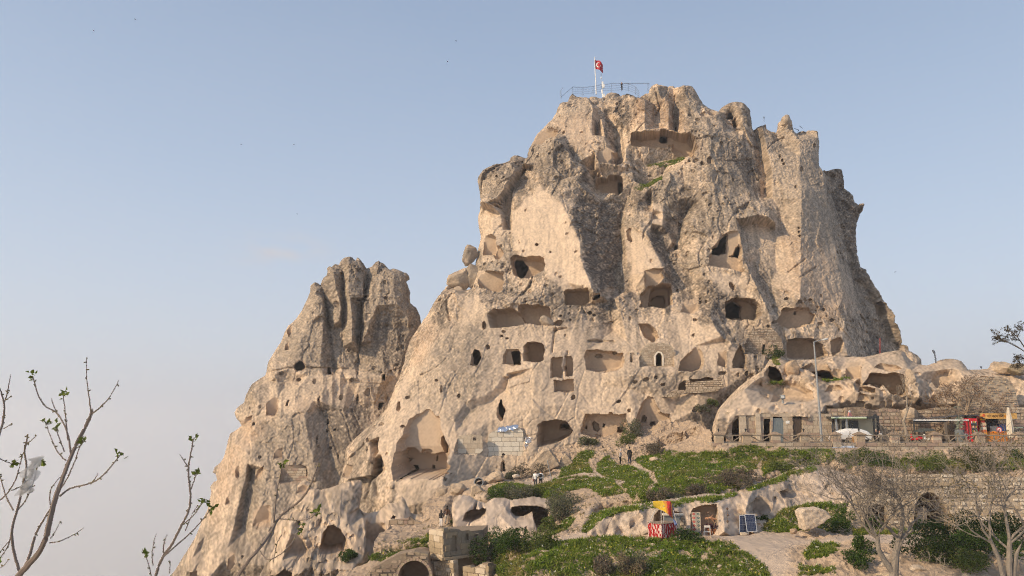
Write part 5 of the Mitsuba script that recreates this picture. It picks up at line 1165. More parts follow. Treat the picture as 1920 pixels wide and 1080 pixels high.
    w = thing('low_wall', 'low tan block wall with a broken orange top, above the grassy bank', 'wall')
    masonry(w, pl, [(728, 1010), (728, 976), (764, 972), (768, 968), (778, 976), (790, 980), (806, 970), (812, 1004)], 0.42, 0.7, [STONES[0], STONES[2], STONES[1]], 20, part='block', rough_shape=0.14, proud=0.05, back=0.6)


build_walls()


# ---------------------------------------------------------------- the ruined tower and its arch, and the arcade wall on the right
def build_ruin():
    Y = 58.0
    c = at(831, 1050, Y)                                    # its near corner
    ztop, zc = float(at(831, 991, Y)[2]), float(at(831, 1050, Y)[2])
    L = at(804, 1050, Y + 1.25)
    Rr = at(917, 1050, Y + 2.6)
    t = thing('ruined_tower', 'ruined square tower of ochre blocks with blind niches beside the grassy bank', 'tower')
    k = t + '__left_face'
    pl = Plane((L[0], L[1], 0), (c[0], c[1], 0))
    masonry(k, pl, [(805, 1046), (805, 993), (830.5, 990), (830.5, 1046)], 0.42, 0.75, [GREYST[2], GREYST[0], CREAM[1]], 30, part='block', proud=0.012, gap=0.012, ragged=0.06, back=0.5, mortar=PALE_MORTAR)
    k = t + '__right_face'
    pr = Plane((c[0], c[1], 0), (Rr[0], Rr[1], 0))
    niches = [[(848, 1034), (848, 1004), (857, 1004), (857, 1034)], [(872, 1013), (872, 1000), (879, 1000), (879, 1013)], [(890, 1030), (890, 1002), (896, 1002), (896, 1030)]]
    masonry(k, pr, [(832, 1046), (832, 991), (842, 994), (842, 991), (862, 992), (866, 995), (880, 993), (884, 998), (893, 1000), (900, 1000), (910, 1012), (917, 1030), (908, 1046)], 0.42, 0.75, [GREYST[1], GREYST[0]], 31, holes=niches, part='block', proud=0.015, gap=0.012, ragged=0.06, back=0.5)
    for q in niches:
        obj(k + '__niche', pr.slab(Polygon(pr.sz(q)).buffer(0.02), 0.22, 0.5), GREYST[1])
    body = trimesh.convex.convex_hull(np.array([(p[0], p[1], z) for z in (zc - 2.5, ztop - 0.5) for p in (L + [0.35, 0.4, 0], c + [0.05, 0.55, 0], Rr + [-0.5, 0.4, 0], Rr + [-0.2, 3.0, 0], L + [0.4, 3.0, 0])]))
    obj(t + '__core', body, MORTAR)
    for pa, pb, kk in ((L, c, 0), (c, Rr, 1)):
        p = Plane((pa[0], pa[1], 0), (pb[0], pb[1], 0))
        a0, a1 = (-0.05, p.len + 0.08) if kk == 0 else (-0.0, p.len)
        n = 3 if kk == 0 else 6
        for i in range(n):
            obj(t + '__cornice_block', p.slab(shapely.box(a0 + (a1 - a0) * i / n + 0.006, zc - 0.02, a0 + (a1 - a0) * (i + 1) / n - 0.006, zc + 0.16), -0.16, 0.3), GREYST[2])
    pl2 = Plane((L[0], L[1] - 0.1, 0), (c[0] + 0.9, c[1] - 0.35, 0))
    masonry(t + '__base', pl2, [(803, 1092), (803, 1051), (850, 1051), (852, 1092)], 0.34, 0.42, [GREYST[2], CREAM[1], GREYST[0]], 32, stuff=True, rough_shape=0.18, proud=0.03, mortar=PALE_MORTAR, back=0.5)
    w = thing('ruined_wall', 'broken stub of ochre wall at the right foot of the ruined tower', 'wall')
    b = at(915, 1062, Y - 1.6)
    a = at(868, 1062, Y - 0.4)
    p = Plane((a[0], a[1], 0), (b[0], b[1], 0))
    masonry(w + '__left_face', p, [(868, 1095), (868, 1062), (880, 1060), (884, 1065), (896, 1060), (898, 1058), (914, 1060), (914, 1095)], 0.42, 0.8, [GREYST[2], CREAM[1], GREYST[0]], 33, part='block', proud=0.02, rough_shape=0.05, back=0.5)
    e = at(946, 1070, Y + 0.2)
    p = Plane((b[0], b[1], 0), (e[0], e[1], 0))
    masonry(w + '__right_face', p, [(915.5, 1095), (915.5, 1056), (925, 1054), (932, 1060), (946, 1066), (948, 1095)], 0.42, 0.8, [GREYST[1], GREYST[0]], 34, part='block', proud=0.02, rough_shape=0.05, back=0.5)
    # the arch at the bottom edge
    Y = 57.0
    o = at(776, 1082, Y)
    R0 = float(np.linalg.norm(at(776, 1046, Y) - at(776, 1082, Y)))
    w = thing('stone_arch', 'dark round stone arch in the bank left of the ruined tower', 'arch')
    n = 17
    p = Plane((o[0], Y, 0), (o[0] + 1, Y, 0))
    for i in range(n):
        a0, a1 = math.pi * i / n + 0.008, math.pi * (i + 1) / n - 0.008
        q = [(math.cos(a) * rr, o[2] + math.sin(a) * rr) for rr, a in ((R0 * 0.86, a0), (R0, a0), (R0, a1), (R0 * 0.86, a1))]
        obj(w + '__arch_stone', p.slab(Polygon(q), -0.05 + 0.03 * (i % 2), 0.6), [GREYST[2], STONES[1]][i % 2])
    hole = shapely.Point(0, o[2]).buffer(R0 * 0.84, quad_segs=24)
    q = p.sz([(682, 1110), (684, 1078), (700, 1064), (722, 1052), (745, 1040), (776, 1034), (802, 1040), (807, 1110)])
    masonry(w, p, Polygon(q).difference(shapely.Point(0, o[2]).buffer(R0 * 1.0)), 0.3, 0.42, [STONES[0], STONES[3], GREYST[0]], 37, stuff=True, rough_shape=0.3, proud=0.08, back=1.6)
    vault = shapely.Point(0, o[2]).buffer(R0 * 0.98).difference(hole.buffer(-0.01))
    obj(w + '__vault', p.slab(vault, 0.6, 5.0), STONES[3])
    obj(w + '__back_wall', p.slab(hole.buffer(0.1), 2.6, 2.8), STONES[3])
    # the arcade wall behind the trees
    Y = 61.0
    pl = Plane((X(1655, Y), Y, 0), (X(1975, Y), Y, 0))
    w = thing('arcade_wall', 'cream rubble wall with a big dark arch behind the bare trees', 'wall')
    big = [(1713, 1000), (1713, 965), (1716, 945), (1724, 930), (1737, 922), (1750, 924), (1765, 936), (1776, 952), (1788, 972), (1793, 1000)]
    small = [(1620, 1000), (1620, 972), (1630, 950), (1645, 945), (1660, 950), (1668, 975), (1670, 1000)]
    masonry(w, pl, [(1590, 1003), (1592, 960), (1600, 935), (1636, 912), (1660, 899), (1690, 896), (1715, 889), (1740, 892), (1775, 888), (1800, 893), (1830, 890), (1880, 899), (1920, 894), (1975, 897), (1975, 1003)], 0.30, 0.42, [CREAM[1], CREAM[0], STONES[2], CREAM[1], GREYST[2]], 36, holes=[big, small, [(1828, 965), (1830, 952), (1838, 948), (1844, 956), (1844, 966)]], stuff=True, rough_shape=0.36, proud=0.08, ragged=0.2, mortar=PALE_MORTAR, back=0.5)
    for q in ([(1700, 912), (1790, 910), (1790, 905), (1700, 907)], [(1690, 919), (1712, 918), (1712, 914), (1690, 915)]):
        obj(w + '__string_course', pl.slab(Polygon(pl.sz(q)), -0.12, 0.05), GREYST[2])
    ringp = Polygon(pl.sz(big)).buffer(0.28).difference(Polygon(pl.sz(big)))
    c0 = Polygon(pl.sz(big)).centroid
    for i in range(15):
        a0, a1 = -0.1 + 3.4 * i / 15, -0.1 + 3.4 * (i + 0.94) / 15
        wedge = Polygon([(c0.x, c0.y - 0.4), (c0.x + 6 * math.cos(a0), c0.y - 0.4 + 6 * math.sin(a0)), (c0.x + 6 * math.cos(a1), c0.y - 0.4 + 6 * math.sin(a1))])
        q = ringp.intersection(wedge)
        if q.geom_type == 'Polygon' and q.area > 0.01:
            obj(w + '__arch_stone', pl.slab(q, -0.07, 0.3), [CREAM[1], GREYST[2]][i % 2])
    for q, d in ((big, 5.5), (small, 3.0)):
        a = Polygon(pl.sz(q))
        obj(w + '__vault', pl.slab(a.buffer(0.4).difference(a.buffer(0.005)), 0.5, d), STONES[3])
        obj(w + '__back_wall', pl.slab(a.buffer(0.3), d, d + 0.2), STONES[3])
    obj(w + '__pier', pl.slab(Polygon(pl.sz([(1733, 1000), (1733, 955), (1751, 955), (1751, 1000)])), 1.0, 1.5), STONES[2])
    for x in (1731, 1775):
        q = pl.sz([(x, 998), (x, 948)])
        obj(w + '__prop', pl.put(tube([(q[0, 0], -0.1, q[0, 1]), (q[1, 0], -0.1, q[1, 1])], 0.04)), 'm_grey_wood')


build_ruin()


# ---------------------------------------------------------------- vegetation
def leaf_cloud(points, normals, size, r, per=4, up=0.5, spread=0.6, shape=0.45):
    """Small pointed leaves growing from places: (vertices, triangles)."""
    n = len(points) * per
    p = np.repeat(points, per, 0) + r.normal(0, 0.05, (n, 3)) * (size / 0.2)
    d = np.repeat(normals, per, 0) * 0.4 + [0, 0, up] + r.normal(0, spread, (n, 3))
    d /= np.linalg.norm(d, axis=1, keepdims=True)
    s = np.cross(d, r.normal(0, 1, (n, 3)))
    s /= np.linalg.norm(s, axis=1, keepdims=True)
    L = size * r.uniform(0.5, 1.4, (n, 1))
    v = np.stack([p - s * L * shape * 0.5, p + s * L * shape * 0.5, p + d * L], 1).reshape(-1, 3)
    return v, np.arange(n * 3).reshape(-1, 3)


def leaf_bsdf(name, color, trans=0.6):
    scene['m_' + name] = {'type': 'principledthin', 'base_color': rgb(*color) if not isinstance(color, dict) else color, 'roughness': 0.6, 'diff_trans': trans, 'spec_trans': 0.0}
    return 'm_' + name


scene['m_leaves'] = {'type': 'principledthin', 'base_color': {'type': 'mesh_attribute', 'name': 'vertex_color'}, 'roughness': 0.65, 'diff_trans': 0.7}

GRASS = [
    [(1048, 896), (1055, 880), (1077, 862), (1100, 850), (1116, 852), (1110, 862), (1102, 870), (1113, 887), (1095, 886), (1072, 890)],
    [(1120, 870), (1140, 857), (1160, 872), (1185, 877), (1215, 889), (1217, 899), (1225, 912), (1210, 925), (1177, 927), (1168, 912), (1177, 902), (1135, 895), (1120, 885)],
    [(1192, 868), (1210, 855), (1225, 853), (1262, 850), (1285, 850), (1320, 850), (1362, 850), (1388, 838), (1428, 838), (1428, 862), (1396, 897), (1385, 918), (1335, 928), (1285, 922), (1272, 938), (1235, 940), (1212, 932), (1236, 912), (1228, 888), (1210, 877)],
    [(1428, 842), (1565, 846), (1565, 860), (1480, 880), (1430, 895)], [(1575, 862), (1760, 864), (1860, 870), (2000, 868), (2000, 884), (1700, 884), (1590, 880)],
    [(918, 918), (945, 908), (1000, 914), (1050, 900), (1100, 894), (1150, 902), (1172, 925), (1130, 932), (1100, 916), (1062, 922), (1052, 945), (1036, 948), (1030, 932), (980, 940), (940, 944), (920, 938)],
    [(918, 1035), (950, 1020), (1080, 1016), (1180, 1021), (1260, 1015), (1300, 1019), (1370, 1018), (1400, 1038), (1430, 1062), (1468, 1112), (1000, 1112), (945, 1095), (930, 1060)],
    [(1425, 990), (1432, 976), (1468, 952), (1500, 942), (1540, 940), (1562, 952), (1592, 948), (1592, 996), (1500, 1000), (1430, 998)], [(1505, 1038), (1528, 1022), (1560, 1022), (1575, 1028), (1556, 1047), (1512, 1052)], [(1498, 1066), (1560, 1066), (1570, 1082), (1500, 1088)],
    [(1030, 1008), (1048, 988), (1066, 974), (1080, 976), (1060, 998), (1040, 1006)], [(1092, 1000), (1096, 985), (1112, 965), (1128, 962), (1118, 975), (1130, 994), (1150, 1000), (1130, 1004)], [(1600, 1000), (1700, 998), (1720, 1001), (1700, 1004), (1600, 1005)],
    [(686, 1052), (720, 1028), (760, 1012), (808, 1004), (808, 1040), (776, 1040), (745, 1044), (722, 1056)], [(1180, 925), (1230, 938), (1260, 940), (1240, 948), (1190, 945)], [(1205, 1008), (1212, 1018), (1100, 1020), (1110, 1012)]]
GRASS_GREENS = np.array([(0.095, 0.165, 0.026), (0.14, 0.205, 0.034), (0.185, 0.22, 0.045), (0.08, 0.14, 0.025), (0.22, 0.22, 0.06), (0.25, 0.22, 0.09)])


def build_grass():
    r = np.random.default_rng(5)
    V, F, C, n = [], [], [], 0
    for src, polys in ((hill, GRASS), (castle, [[(1203, 311), (1240, 305), (1282, 295), (1284, 299), (1262, 309), (1230, 313)], [(1188, 356), (1215, 344), (1242, 330), (1240, 338), (1225, 346), (1202, 358)]]), (terrace, [[(1434, 717), (1470, 714), (1470, 720), (1436, 722)], [(1540, 712), (1590, 707), (1598, 710), (1550, 717)], [(1448, 668), (1460, 667), (1462, 685), (1452, 684)]]),
                       (OUT['low_cliff'], [[(1095, 985), (1112, 968), (1128, 958), (1150, 955), (1215, 946), (1290, 936), (1380, 926), (1376, 932), (1300, 944), (1235, 952), (1160, 962), (1130, 974), (1105, 996)], [(1400, 915), (1450, 900), (1470, 888), (1530, 874), (1530, 882), (1480, 896), (1450, 908), (1405, 922)]]),
                       (low, [[(690, 1050), (720, 1030), (760, 1014), (810, 1005), (812, 1030), (760, 1046), (720, 1060), (682, 1062)]])):
        for q in polys:
            p, nn = src.scatter(q, 135 if src is hill else 80, r)
            if not len(p):
                continue
            thin = meshkit.fbm(p / 1.3, 3, 7)
            keep = thin > 0.29 + 0.16 * r.random(len(p))
            p, nn, thin = p[keep], nn[keep], thin[keep]
            tuft = meshkit.fbm(p / 0.9, 3, 12)
            size = 0.10 + 0.22 * np.clip((tuft - 0.3) * 2, 0, 1)
            v, f = leaf_cloud(p, nn, np.repeat(size, 5)[:, None], r, per=5, shape=0.34)
            tone = np.clip((meshkit.fbm(p / 2.4, 3, 21) - 0.22) * 1.7 + r.normal(0, 0.13, len(p)), 0, 0.999) * 5
            i = tone.astype(int)
            c = 1.15 * GRASS_GREENS[i] * (1 - (tone - i))[:, None] + 1.15 * GRASS_GREENS[i + 1] * (tone - i)[:, None]
            c = np.repeat(c, 15, 0) * r.uniform(0.75, 1.25, (len(v), 1))
            V.append(v), F.append(f + n), C.append(c)
            n += len(v)
            # white and yellow spring flowers
            fl = r.random(len(p)) < 0.02
            if fl.any():
                v, f = leaf_cloud(p[fl] + [0, -0.05, 0.22], nn[fl], 0.10, r, per=2, up=0.3, spread=1.0, shape=0.9)
                V.append(v), F.append(f + n), C.append(np.repeat(np.where(r.random((fl.sum(), 1)) < 0.6, [[0.62, 0.62, 0.52]], [[0.55, 0.48, 0.10]]), 6, 0))
                n += len(v)
    # thin dry weeds between the footpaths
    p, nn = hill.scatter([(700, 1030), (900, 925), (1100, 830), (1340, 850), (1960, 860), (1960, 1000), (1420, 1000), (1100, 1000), (900, 1030)], 7, r)
    k = meshkit.fbm(p / 1.1, 3, 31) > 0.47
    p, nn = p[k], nn[k]
    v, f = leaf_cloud(p, nn, 0.17, r, per=6, shape=0.25)
    V.append(v), F.append(f + n), C.append(np.repeat(np.where(r.random((len(p), 1)) < 0.5, [[0.17, 0.16, 0.06]], [[0.27, 0.215, 0.125]]) * r.uniform(0.7, 1.3, (len(p), 1)), 18, 0))
    obj('grass', (np.vstack(V), np.vstack(F)), 'm_leaves', color=np.vstack(C), kind='stuff', label='fresh green grass and weeds with small flowers on the slopes')


build_grass()


def bush(label, px, py, w, h, colour, seed, src=None, Y=None, twig=False, dens=1.0, group=None, leaf=0.13):
    """A shrub: an uneven mound of small leaves round a few stems."""
    r = np.random.default_rng(seed)
    base = (src or hill).place(px, py) if Y is None else at(px, py, Y)
    k = thing('shrub', label, 'shrub', group)
    n = int(900 * dens)
    lobes = r.normal(0, 1, (9, 3)) * [w * 0.28, w * 0.25, h * 0.16] + [0, 0, h * 0.48]
    lob = r.integers(0, 9, n)
    q = r.normal(0, 1, (n, 3))
    q /= np.linalg.norm(q, axis=1, keepdims=True)
    p = lobes[lob] + q * (r.uniform(0.5, 1, (n, 1)) ** 0.5) * np.array([w * 0.26, w * 0.26, h * 0.34])
    p[:, 2] = np.abs(p[:, 2])
    v, f = leaf_cloud(p + base, q, leaf, r, per=3, up=0.35, spread=0.8, shape=0.5)
    c = np.repeat(np.array(colour) * r.uniform(0.65, 1.35, (n, 1)) * (1 + r.normal(0, 0.06, (n, 3))), 9, 0)
    obj(k + '__foliage', (v, f), 'm_leaves', color=np.clip(c, 0.01, 0.8))
    st = []
    for i in range(7):
        e = lobes[i % 9] * 0.9
        st.append(tube([base - [0, 0, 0.15], base + e * 0.5 + r.normal(0, 0.05, 3), base + e], [0.03, 0.02, 0.008], 4))
    obj(k + '__stem', cat(st), 'm_twig')
    return k


mat('twig', (0.16, 0.13, 0.105), 0.9)
GREY, DEEP, OLIVE, BROWN = (0.15, 0.155, 0.105), (0.06, 0.10, 0.028), (0.12, 0.15, 0.045), (0.17, 0.145, 0.11)
for i, (lab, px, py, w, h, c) in enumerate([
        ('dark green shrub above the arch rock, left of the two hikers', 940, 940, 2.2, 1.5, DEEP), ('grey green shrub hanging over the black cave mouth', 978, 946, 2.4, 1.9, GREY), ('round green shrub below the two hikers in white', 1006, 934, 2.0, 1.3, OLIVE),
        ('grey shrub right of the hanging shrub, above the cave lintel', 1050, 952, 2.2, 1.6, GREY), ('silver grey shrub right beside the black cave mouth', 1048, 982, 2.0, 2.2, GREY), ('green shrub at the foot of the silver grey shrub', 1032, 998, 1.3, 1.1, OLIVE),
        ('dark shrub between the arch rock and the holed rock', 912, 992, 2.3, 1.9, DEEP), ('grey shrub against the left side of the holed rock', 932, 1000, 1.6, 1.4, GREY), ('brown dry shrub on the path below the castle', 988, 896, 2.4, 1.3, BROWN),
        ('dark grey shrub under the triangular cave at mid slope', 1228, 856, 2.6, 1.6, BROWN), ('grey shrub at the foot of the slanting rock, mid slope', 1190, 822, 2.4, 2.4, GREY), ('olive shrub left of the slanting rock', 1180, 836, 2.0, 1.6, OLIVE),
        ('brown shrub hanging above the striped stall', 1240, 944, 1.7, 1.2, BROWN), ('dark round shrub on the bare rock between stall and rug', 1285, 953, 1.1, 1.0, GREY), ('brown shrub on the lip above the rug cave', 1312, 930, 1.6, 1.2, BROWN), ('large dry grey shrub above the solar panels', 1372, 915, 2.6, 1.8, BROWN),
        ('grey shrub at the notch above the solar panels', 1412, 928, 1.2, 1.2, GREY), ('brown shrub on the upper edge of the cliff, right', 1392, 905, 2.0, 1.5, BROWN), ('olive shrub on the cliff edge below the lamp post', 1470, 892, 2.2, 1.3, OLIVE), ('grey shrub on the cliff below the gap in the railing', 1512, 898, 2.0, 1.8, GREY),
        ('dark shrub left of the ruined tower top edge, on the bank', 862, 988, 1.5, 0.9, OLIVE), ('green shrub beside the two women in dark jackets', 866, 975, 1.3, 1.2, DEEP), ('leafy green shrub by the track in front of the rug cave', 1288, 1019, 1.5, 1.1, DEEP), ('small green shrub right of the terracotta pot', 1365, 1001, 1.0, 0.8, DEEP),
        ('green tuft at the left foot of the solar panels', 1383, 1001, 0.9, 1.0, DEEP), ('dark shrub left of the boulder by the track', 1430, 992, 1.2, 1.3, DEEP), ('big dark shrub filling the shadow right of the ruined tower', 930, 1052, 3.0, 2.2, DEEP), ('dark shrub below the holed rock', 968, 1036, 2.4, 1.8, DEEP),
        ('dark leafy shrub at the top of the long bank, left end', 1010, 1034, 2.4, 1.5, OLIVE), ('brown dry shrub low in the green bank', 1130, 1080, 1.6, 1.1, BROWN), ('grey thistle shrub at the bottom of the green bank', 1195, 1075, 1.8, 1.3, GREY), ('pale dry shrub at the lower left of the green bank', 1180, 1085, 1.4, 1.4, (0.22, 0.18, 0.12)),
        ('very dark bush right of the forked tree', 1775, 1028, 3.4, 1.9, (0.022, 0.040, 0.014)), ('dark bush nearest the big arch', 1826, 1018, 3.0, 1.9, (0.020, 0.036, 0.014)), ('dark low bush at the bottom right', 1745, 1050, 3.4, 1.8, (0.028, 0.045, 0.016)), ('dark bush low between the two bare trees', 1830, 1058, 3.4, 1.9, DEEP),
        ('bright green bush under the right hand bare tree', 1800, 1072, 3.0, 1.4, OLIVE), ('dark spreading bush at the right edge of the track', 1900, 1030, 3.4, 2.4, (0.025, 0.042, 0.015)), ('green bush on the stony patch beside the track', 1620, 1040, 1.2, 1.4, DEEP), ('dark green weed on the gravel patch, lower right', 1606, 1062, 1.5, 1.0, DEEP),
        ('green bush at the left foot of the small arch', 1585, 998, 2.6, 1.5, DEEP), ('green shrub under the railing gap', 1600, 872, 2.8, 1.5, OLIVE), ('dark green shrub hanging below the retaining wall', 1640, 874, 3.0, 1.6, DEEP), ('olive shrub below the retaining wall, right of centre', 1742, 880, 3.2, 1.9, OLIVE), ('brown green shrub below the fruit kiosk', 1830, 884, 3.6, 2.2, (0.075, 0.08, 0.035)), ('spiky green plant below the orange chairs', 1912, 868, 1.6, 1.5, DEEP),
        ('grey green shrub on the ledge under the silver foil wall', 962, 898, 1.4, 0.9, GREY), ('small dark shrub at the mouth of the wide cave', 1112, 834, 1.6, 0.9, OLIVE), ('shrub under the two wide caves, left', 1098, 836, 1.5, 1.0, GREY)]):
    bush(lab, px, py, w, h, c, 100 + i, dens=min(2.0, 0.45 + w * h * 0.22))
for i, (lab, px, py, w, h, c, src) in enumerate([('dark shrub crowning the shaded cave, right of the brown wall', 1457, 672, 2.4, 1.4, (0.045, 0.07, 0.02), terrace), ('small dark shrub on the pale hump below the parapet', 1316, 772, 1.4, 1.0, GREY, castle), ('olive shrub at the crest of the pale hump', 1332, 762, 1.5, 1.0, OLIVE, castle),
                                                 ('green shrub in the corner below the low wall', 742, 1018, 1.6, 1.0, DEEP, low), ('grey shrub on the bank above the stone arch', 716, 1052, 1.3, 0.9, GREY, low), ('dark shrub at the sill of the big left cave mouth', 652, 1050, 1.2, 0.7, DEEP, low)]):
    bush(lab, px, py, w, h, c, 200 + i, src=src)


def branches(start, d, length, radius, depth, r, out, tips, spread=0.5, kids=(2, 3), lift=0.15, shrink=0.74, bend=0.18, min_r=0.005):
    n = 4
    p, pts = np.array(start, float), [np.array(start, float)]
    d = np.array(d, float) / np.linalg.norm(d)
    for _ in range(n):
        d = d + r.normal(0, bend, 3) + [0, 0, lift * 0.25]
        d /= np.linalg.norm(d)
        p = p + d * length / n
        pts.append(p.copy())
    r1 = max(min_r, radius * 0.68)
    out.append(tube(pts, np.linspace(radius, r1, n + 1), 6 if radius > 0.05 else (4 if radius > 0.015 else 3)))
    if depth == 0:
        tips.append((p, d))
        return
    for i in range(r.integers(kids[0], kids[1] + 1)):
        q = d + r.normal(0, spread, 3) + [0, 0, lift]
        j = n if i == 0 else r.integers(2, n + 1)
        branches(pts[j], q, length * shrink * r.uniform(0.75, 1.2), r1 * (0.9 if i == 0 else 0.72), depth - 1, r, out, tips, spread, kids, lift, shrink, bend, min_r)


BARK = speckled('bark', (0.23, 0.20, 0.172), 0.3, 0.06)
PALE_BARK = speckled('pale_bark', (0.30, 0.255, 0.205), 0.25, 0.05)


def bare_tree(label, stems, bark, seed, levels, buds=None, bud_size=0.05, group=None, **kw):
    """A leafless tree: trunk, limbs and twigs with a few buds at the tips."""
    r = np.random.default_rng(seed)
    k = thing('bare_tree', label, 'tree', group)
    tw, tips = [], []
    for pts, radii, crown in stems:
        obj(k + '__trunk', tube(pts, radii, 9), bark)
        for (p, d, ln, rad) in crown:
            branches(p, d, ln, rad, levels, r, tw, tips, **kw)
    obj(k + '__crown', cat(tw), bark)
    if buds:
        P = np.array([t[0] for t in tips])
        D = np.array([t[1] for t in tips])
        v, f = leaf_cloud(P, D, bud_size, r, per=3, up=0.2, spread=0.7, shape=0.7)
        obj(k + '__buds', (v, f), 'm_leaves', kind='stuff', color=np.repeat(np.array(buds) * r.uniform(0.6, 1.4, (len(P), 1)), 9, 0))
    return k


def limb(px, py, Y, dx, dz, ln, rad, dy=0.0):
    return (at(px, py, Y), (dx, dy, dz), ln, rad)


# the twin trunk tree and its neighbour in front of the track
Y = 42.0
A = lambda px, py, dy=0: at(px, py, Y + dy)
bare_tree('grey bare tree with a forked trunk in front of the track, lower right',
          [([A(1676, 1110), A(1676, 1070), A(1679, 1040), A(1686, 1010)], [0.27, 0.23, 0.19, 0.15], [limb(1686, 1010, Y, 0.35, 0.9, 1.6, 0.12), limb(1684, 1012, Y, -0.5, 0.8, 1.5, 0.10), limb(1686, 1010, Y, 0.9, 0.6, 1.6, 0.10, 0.3), limb(1681, 1030, Y, 0.8, 0.55, 1.4, 0.08, -0.3)]),
           ([A(1674, 1072), A(1658, 1050), A(1647, 1030), A(1645, 1006)], [0.19, 0.15, 0.13, 0.11], [limb(1645, 1006, Y, -0.4, 0.9, 1.5, 0.09), limb(1646, 1010, Y, -0.9, 0.5, 1.7, 0.08, 0.2), limb(1646, 1006, Y, 0.25, 0.95, 1.5, 0.09, -0.3), limb(1640, 1000, Y, -0.7, 0.8, 1.6, 0.07, -0.3)])],
          BARK, 7, 6, buds=(0.11, 0.09, 0.06), bud_size=0.05, spread=0.48, kids=(2, 3), lift=0.14, shrink=0.80, bend=0.18, min_r=0.009)
Y = 38.0
bare_tree('bare budding tree with several thin pale trunks at the right edge',
          [([A(1893, 1110), A(1892, 1060), A(1893, 1010)], [0.16, 0.14, 0.10], [limb(1893, 1010, Y, 0.1, 0.95, 1.7, 0.08), limb(1893, 1015, Y, 0.6, 0.8, 1.6, 0.07), limb(1892, 1030, Y, -0.5, 0.8, 1.5, 0.06, 0.2), limb(1892, 1020, Y, 0.7, 0.7, 1.7, 0.06, -0.2)]),
           ([A(1886, 1100), A(1872, 1045), A(1856, 1010)], [0.13, 0.10, 0.08], [limb(1856, 1010, Y, -0.5, 0.85, 1.7, 0.06), limb(1856, 1012, Y, 0.1, 1.0, 1.8, 0.06), limb(1862, 1020, Y, -0.8, 0.5, 1.3, 0.05)]),
           ([A(1897, 1110), A(1905, 1040), A(1925, 1000)], [0.12, 0.10, 0.07], [limb(1925, 1000, Y, 0.3, 0.9, 1.7, 0.06), limb(1925, 1000, Y, -0.2, 1.0, 1.7, 0.06)])],
          BARK, 9, 5, buds=(0.13, 0.11, 0.05), bud_size=0.075, spread=0.46, kids=(2, 3), lift=0.2, shrink=0.80, bend=0.16, min_r=0.008)
Y = 34.0
bare_tree('pale dry twiggy bush in the gravel at the bottom, right of the forked tree',
          [([A(1752, 1100), A(1752, 1080)], [0.03, 0.025], [limb(1752, 1082, Y, a, 0.9, 0.45, 0.014) for a in (-0.9, -0.5, 0, 0.4, 0.8)])], PALE_BARK, 12, 3, spread=0.5, min_r=0.005)
# trees on the terrace
Y = 84.0
bare_tree('small rounded bare tree behind the curved canopy on the terrace',
          [([A(1811, 815), A(1811, 790), A(1812, 775)], [0.28, 0.24, 0.20], [limb(1812, 776, Y, dx, dz, 1.5, 0.12, dy) for dx, dz, dy in ((-0.9, 0.6, 0), (-0.4, 0.9, 0.3), (0.1, 1.0, -0.3), (0.5, 0.85, 0.2), (1.0, 0.55, 0), (-1.0, 0.3, 0.3), (1.1, 0.3, -0.2))])],
          speckled('tan_bark', (0.25, 0.19, 0.14), 0.25, 0.06), 21, 5, buds=(0.24, 0.15, 0.10), bud_size=0.10, spread=0.48, kids=(2, 4), lift=0.10, shrink=0.74, bend=0.14, min_r=0.014)
Y = 82.0
bare_tree('thin bare tree with a bent trunk between kiosk and canopy',
          [([A(1700, 818), A(1697, 800), A(1694, 790), A(1701, 770), A(1700, 745)], [0.17, 0.15, 0.13, 0.11, 0.07], [limb(1700, 745, Y, 0.2, 0.95, 1.2, 0.05), limb(1701, 765, Y, -0.7, 0.7, 1.6, 0.05), limb(1701, 770, Y, 0.5, 0.8, 1.3, 0.05), limb(1700, 750, Y, -0.3, 0.95, 1.3, 0.04)])],
          PALE_BARK, 22, 3, buds=(0.22, 0.15, 0.10), bud_size=0.08, spread=0.42, kids=(2, 4), lift=0.3, shrink=0.72, min_r=0.012)
# dark tufted tree reaching in from the right edge
Y = 60.0
r = np.random.default_rng(31)
k = thing('tufted_tree', 'dark tree with leaf tufts at its branch ends, reaching in from the right edge', 'tree')
obj(k + '__trunk', tube([A(1990, 800), A(1975, 740), A(1962, 700), A(1946, 672)], [0.25, 0.2, 0.15, 0.10], 8), 'm_dark_bark' if 'm_dark_bark' in scene else mat('dark_bark', (0.085, 0.07, 0.06), 0.9))
tw, tips = [], []
for pts in ([(1962, 700), (1940, 672), (1915, 655), (1890, 642), (1876, 636)], [(1940, 672), (1920, 650), (1908, 632), (1904, 620)], [(1915, 655), (1900, 645), (1889, 640), (1884, 632)], [(1890, 642), (1874, 640), (1864, 632)], [(1890, 642), (1872, 632), (1868, 624)], [(1908, 632), (1896, 622), (1888, 618)], [(1908, 632), (1912, 622), (1914, 616)],
            [(1920, 650), (1926, 636), (1930, 624)], [(1920, 650), (1914, 640), (1896, 630)], [(1962, 700), (1942, 690), (1920, 684), (1905, 680)], [(1942, 690), (1925, 676), (1908, 668)], [(1925, 676), (1914, 668), (1906, 672)], [(1920, 684), (1912, 690), (1904, 688)], [(1940, 672), (1936, 652), (1938, 640)]):
    P = np.array([at(x, y, Y + 0.4 * math.sin(x)) for x, y in pts])
    tw.append(tube(P, np.linspace(0.07 if pts[0][0] > 1935 else 0.04, 0.014, len(P)), 5))
    tips += [P[-1], P[-2] * 0.5 + P[-1] * 0.5]
    for _ in range(2):
        q = P[-1] + r.normal(0, 0.28, 3)
        tw.append(tube([P[-2], q], [0.016, 0.010], 3))
        tips.append(q)
obj(k + '__branches', cat(tw), 'm_dark_bark')
P = np.array(tips)
P = np.repeat(P, 7, 0) + r.normal(0, 0.10, (len(P) * 7, 3))
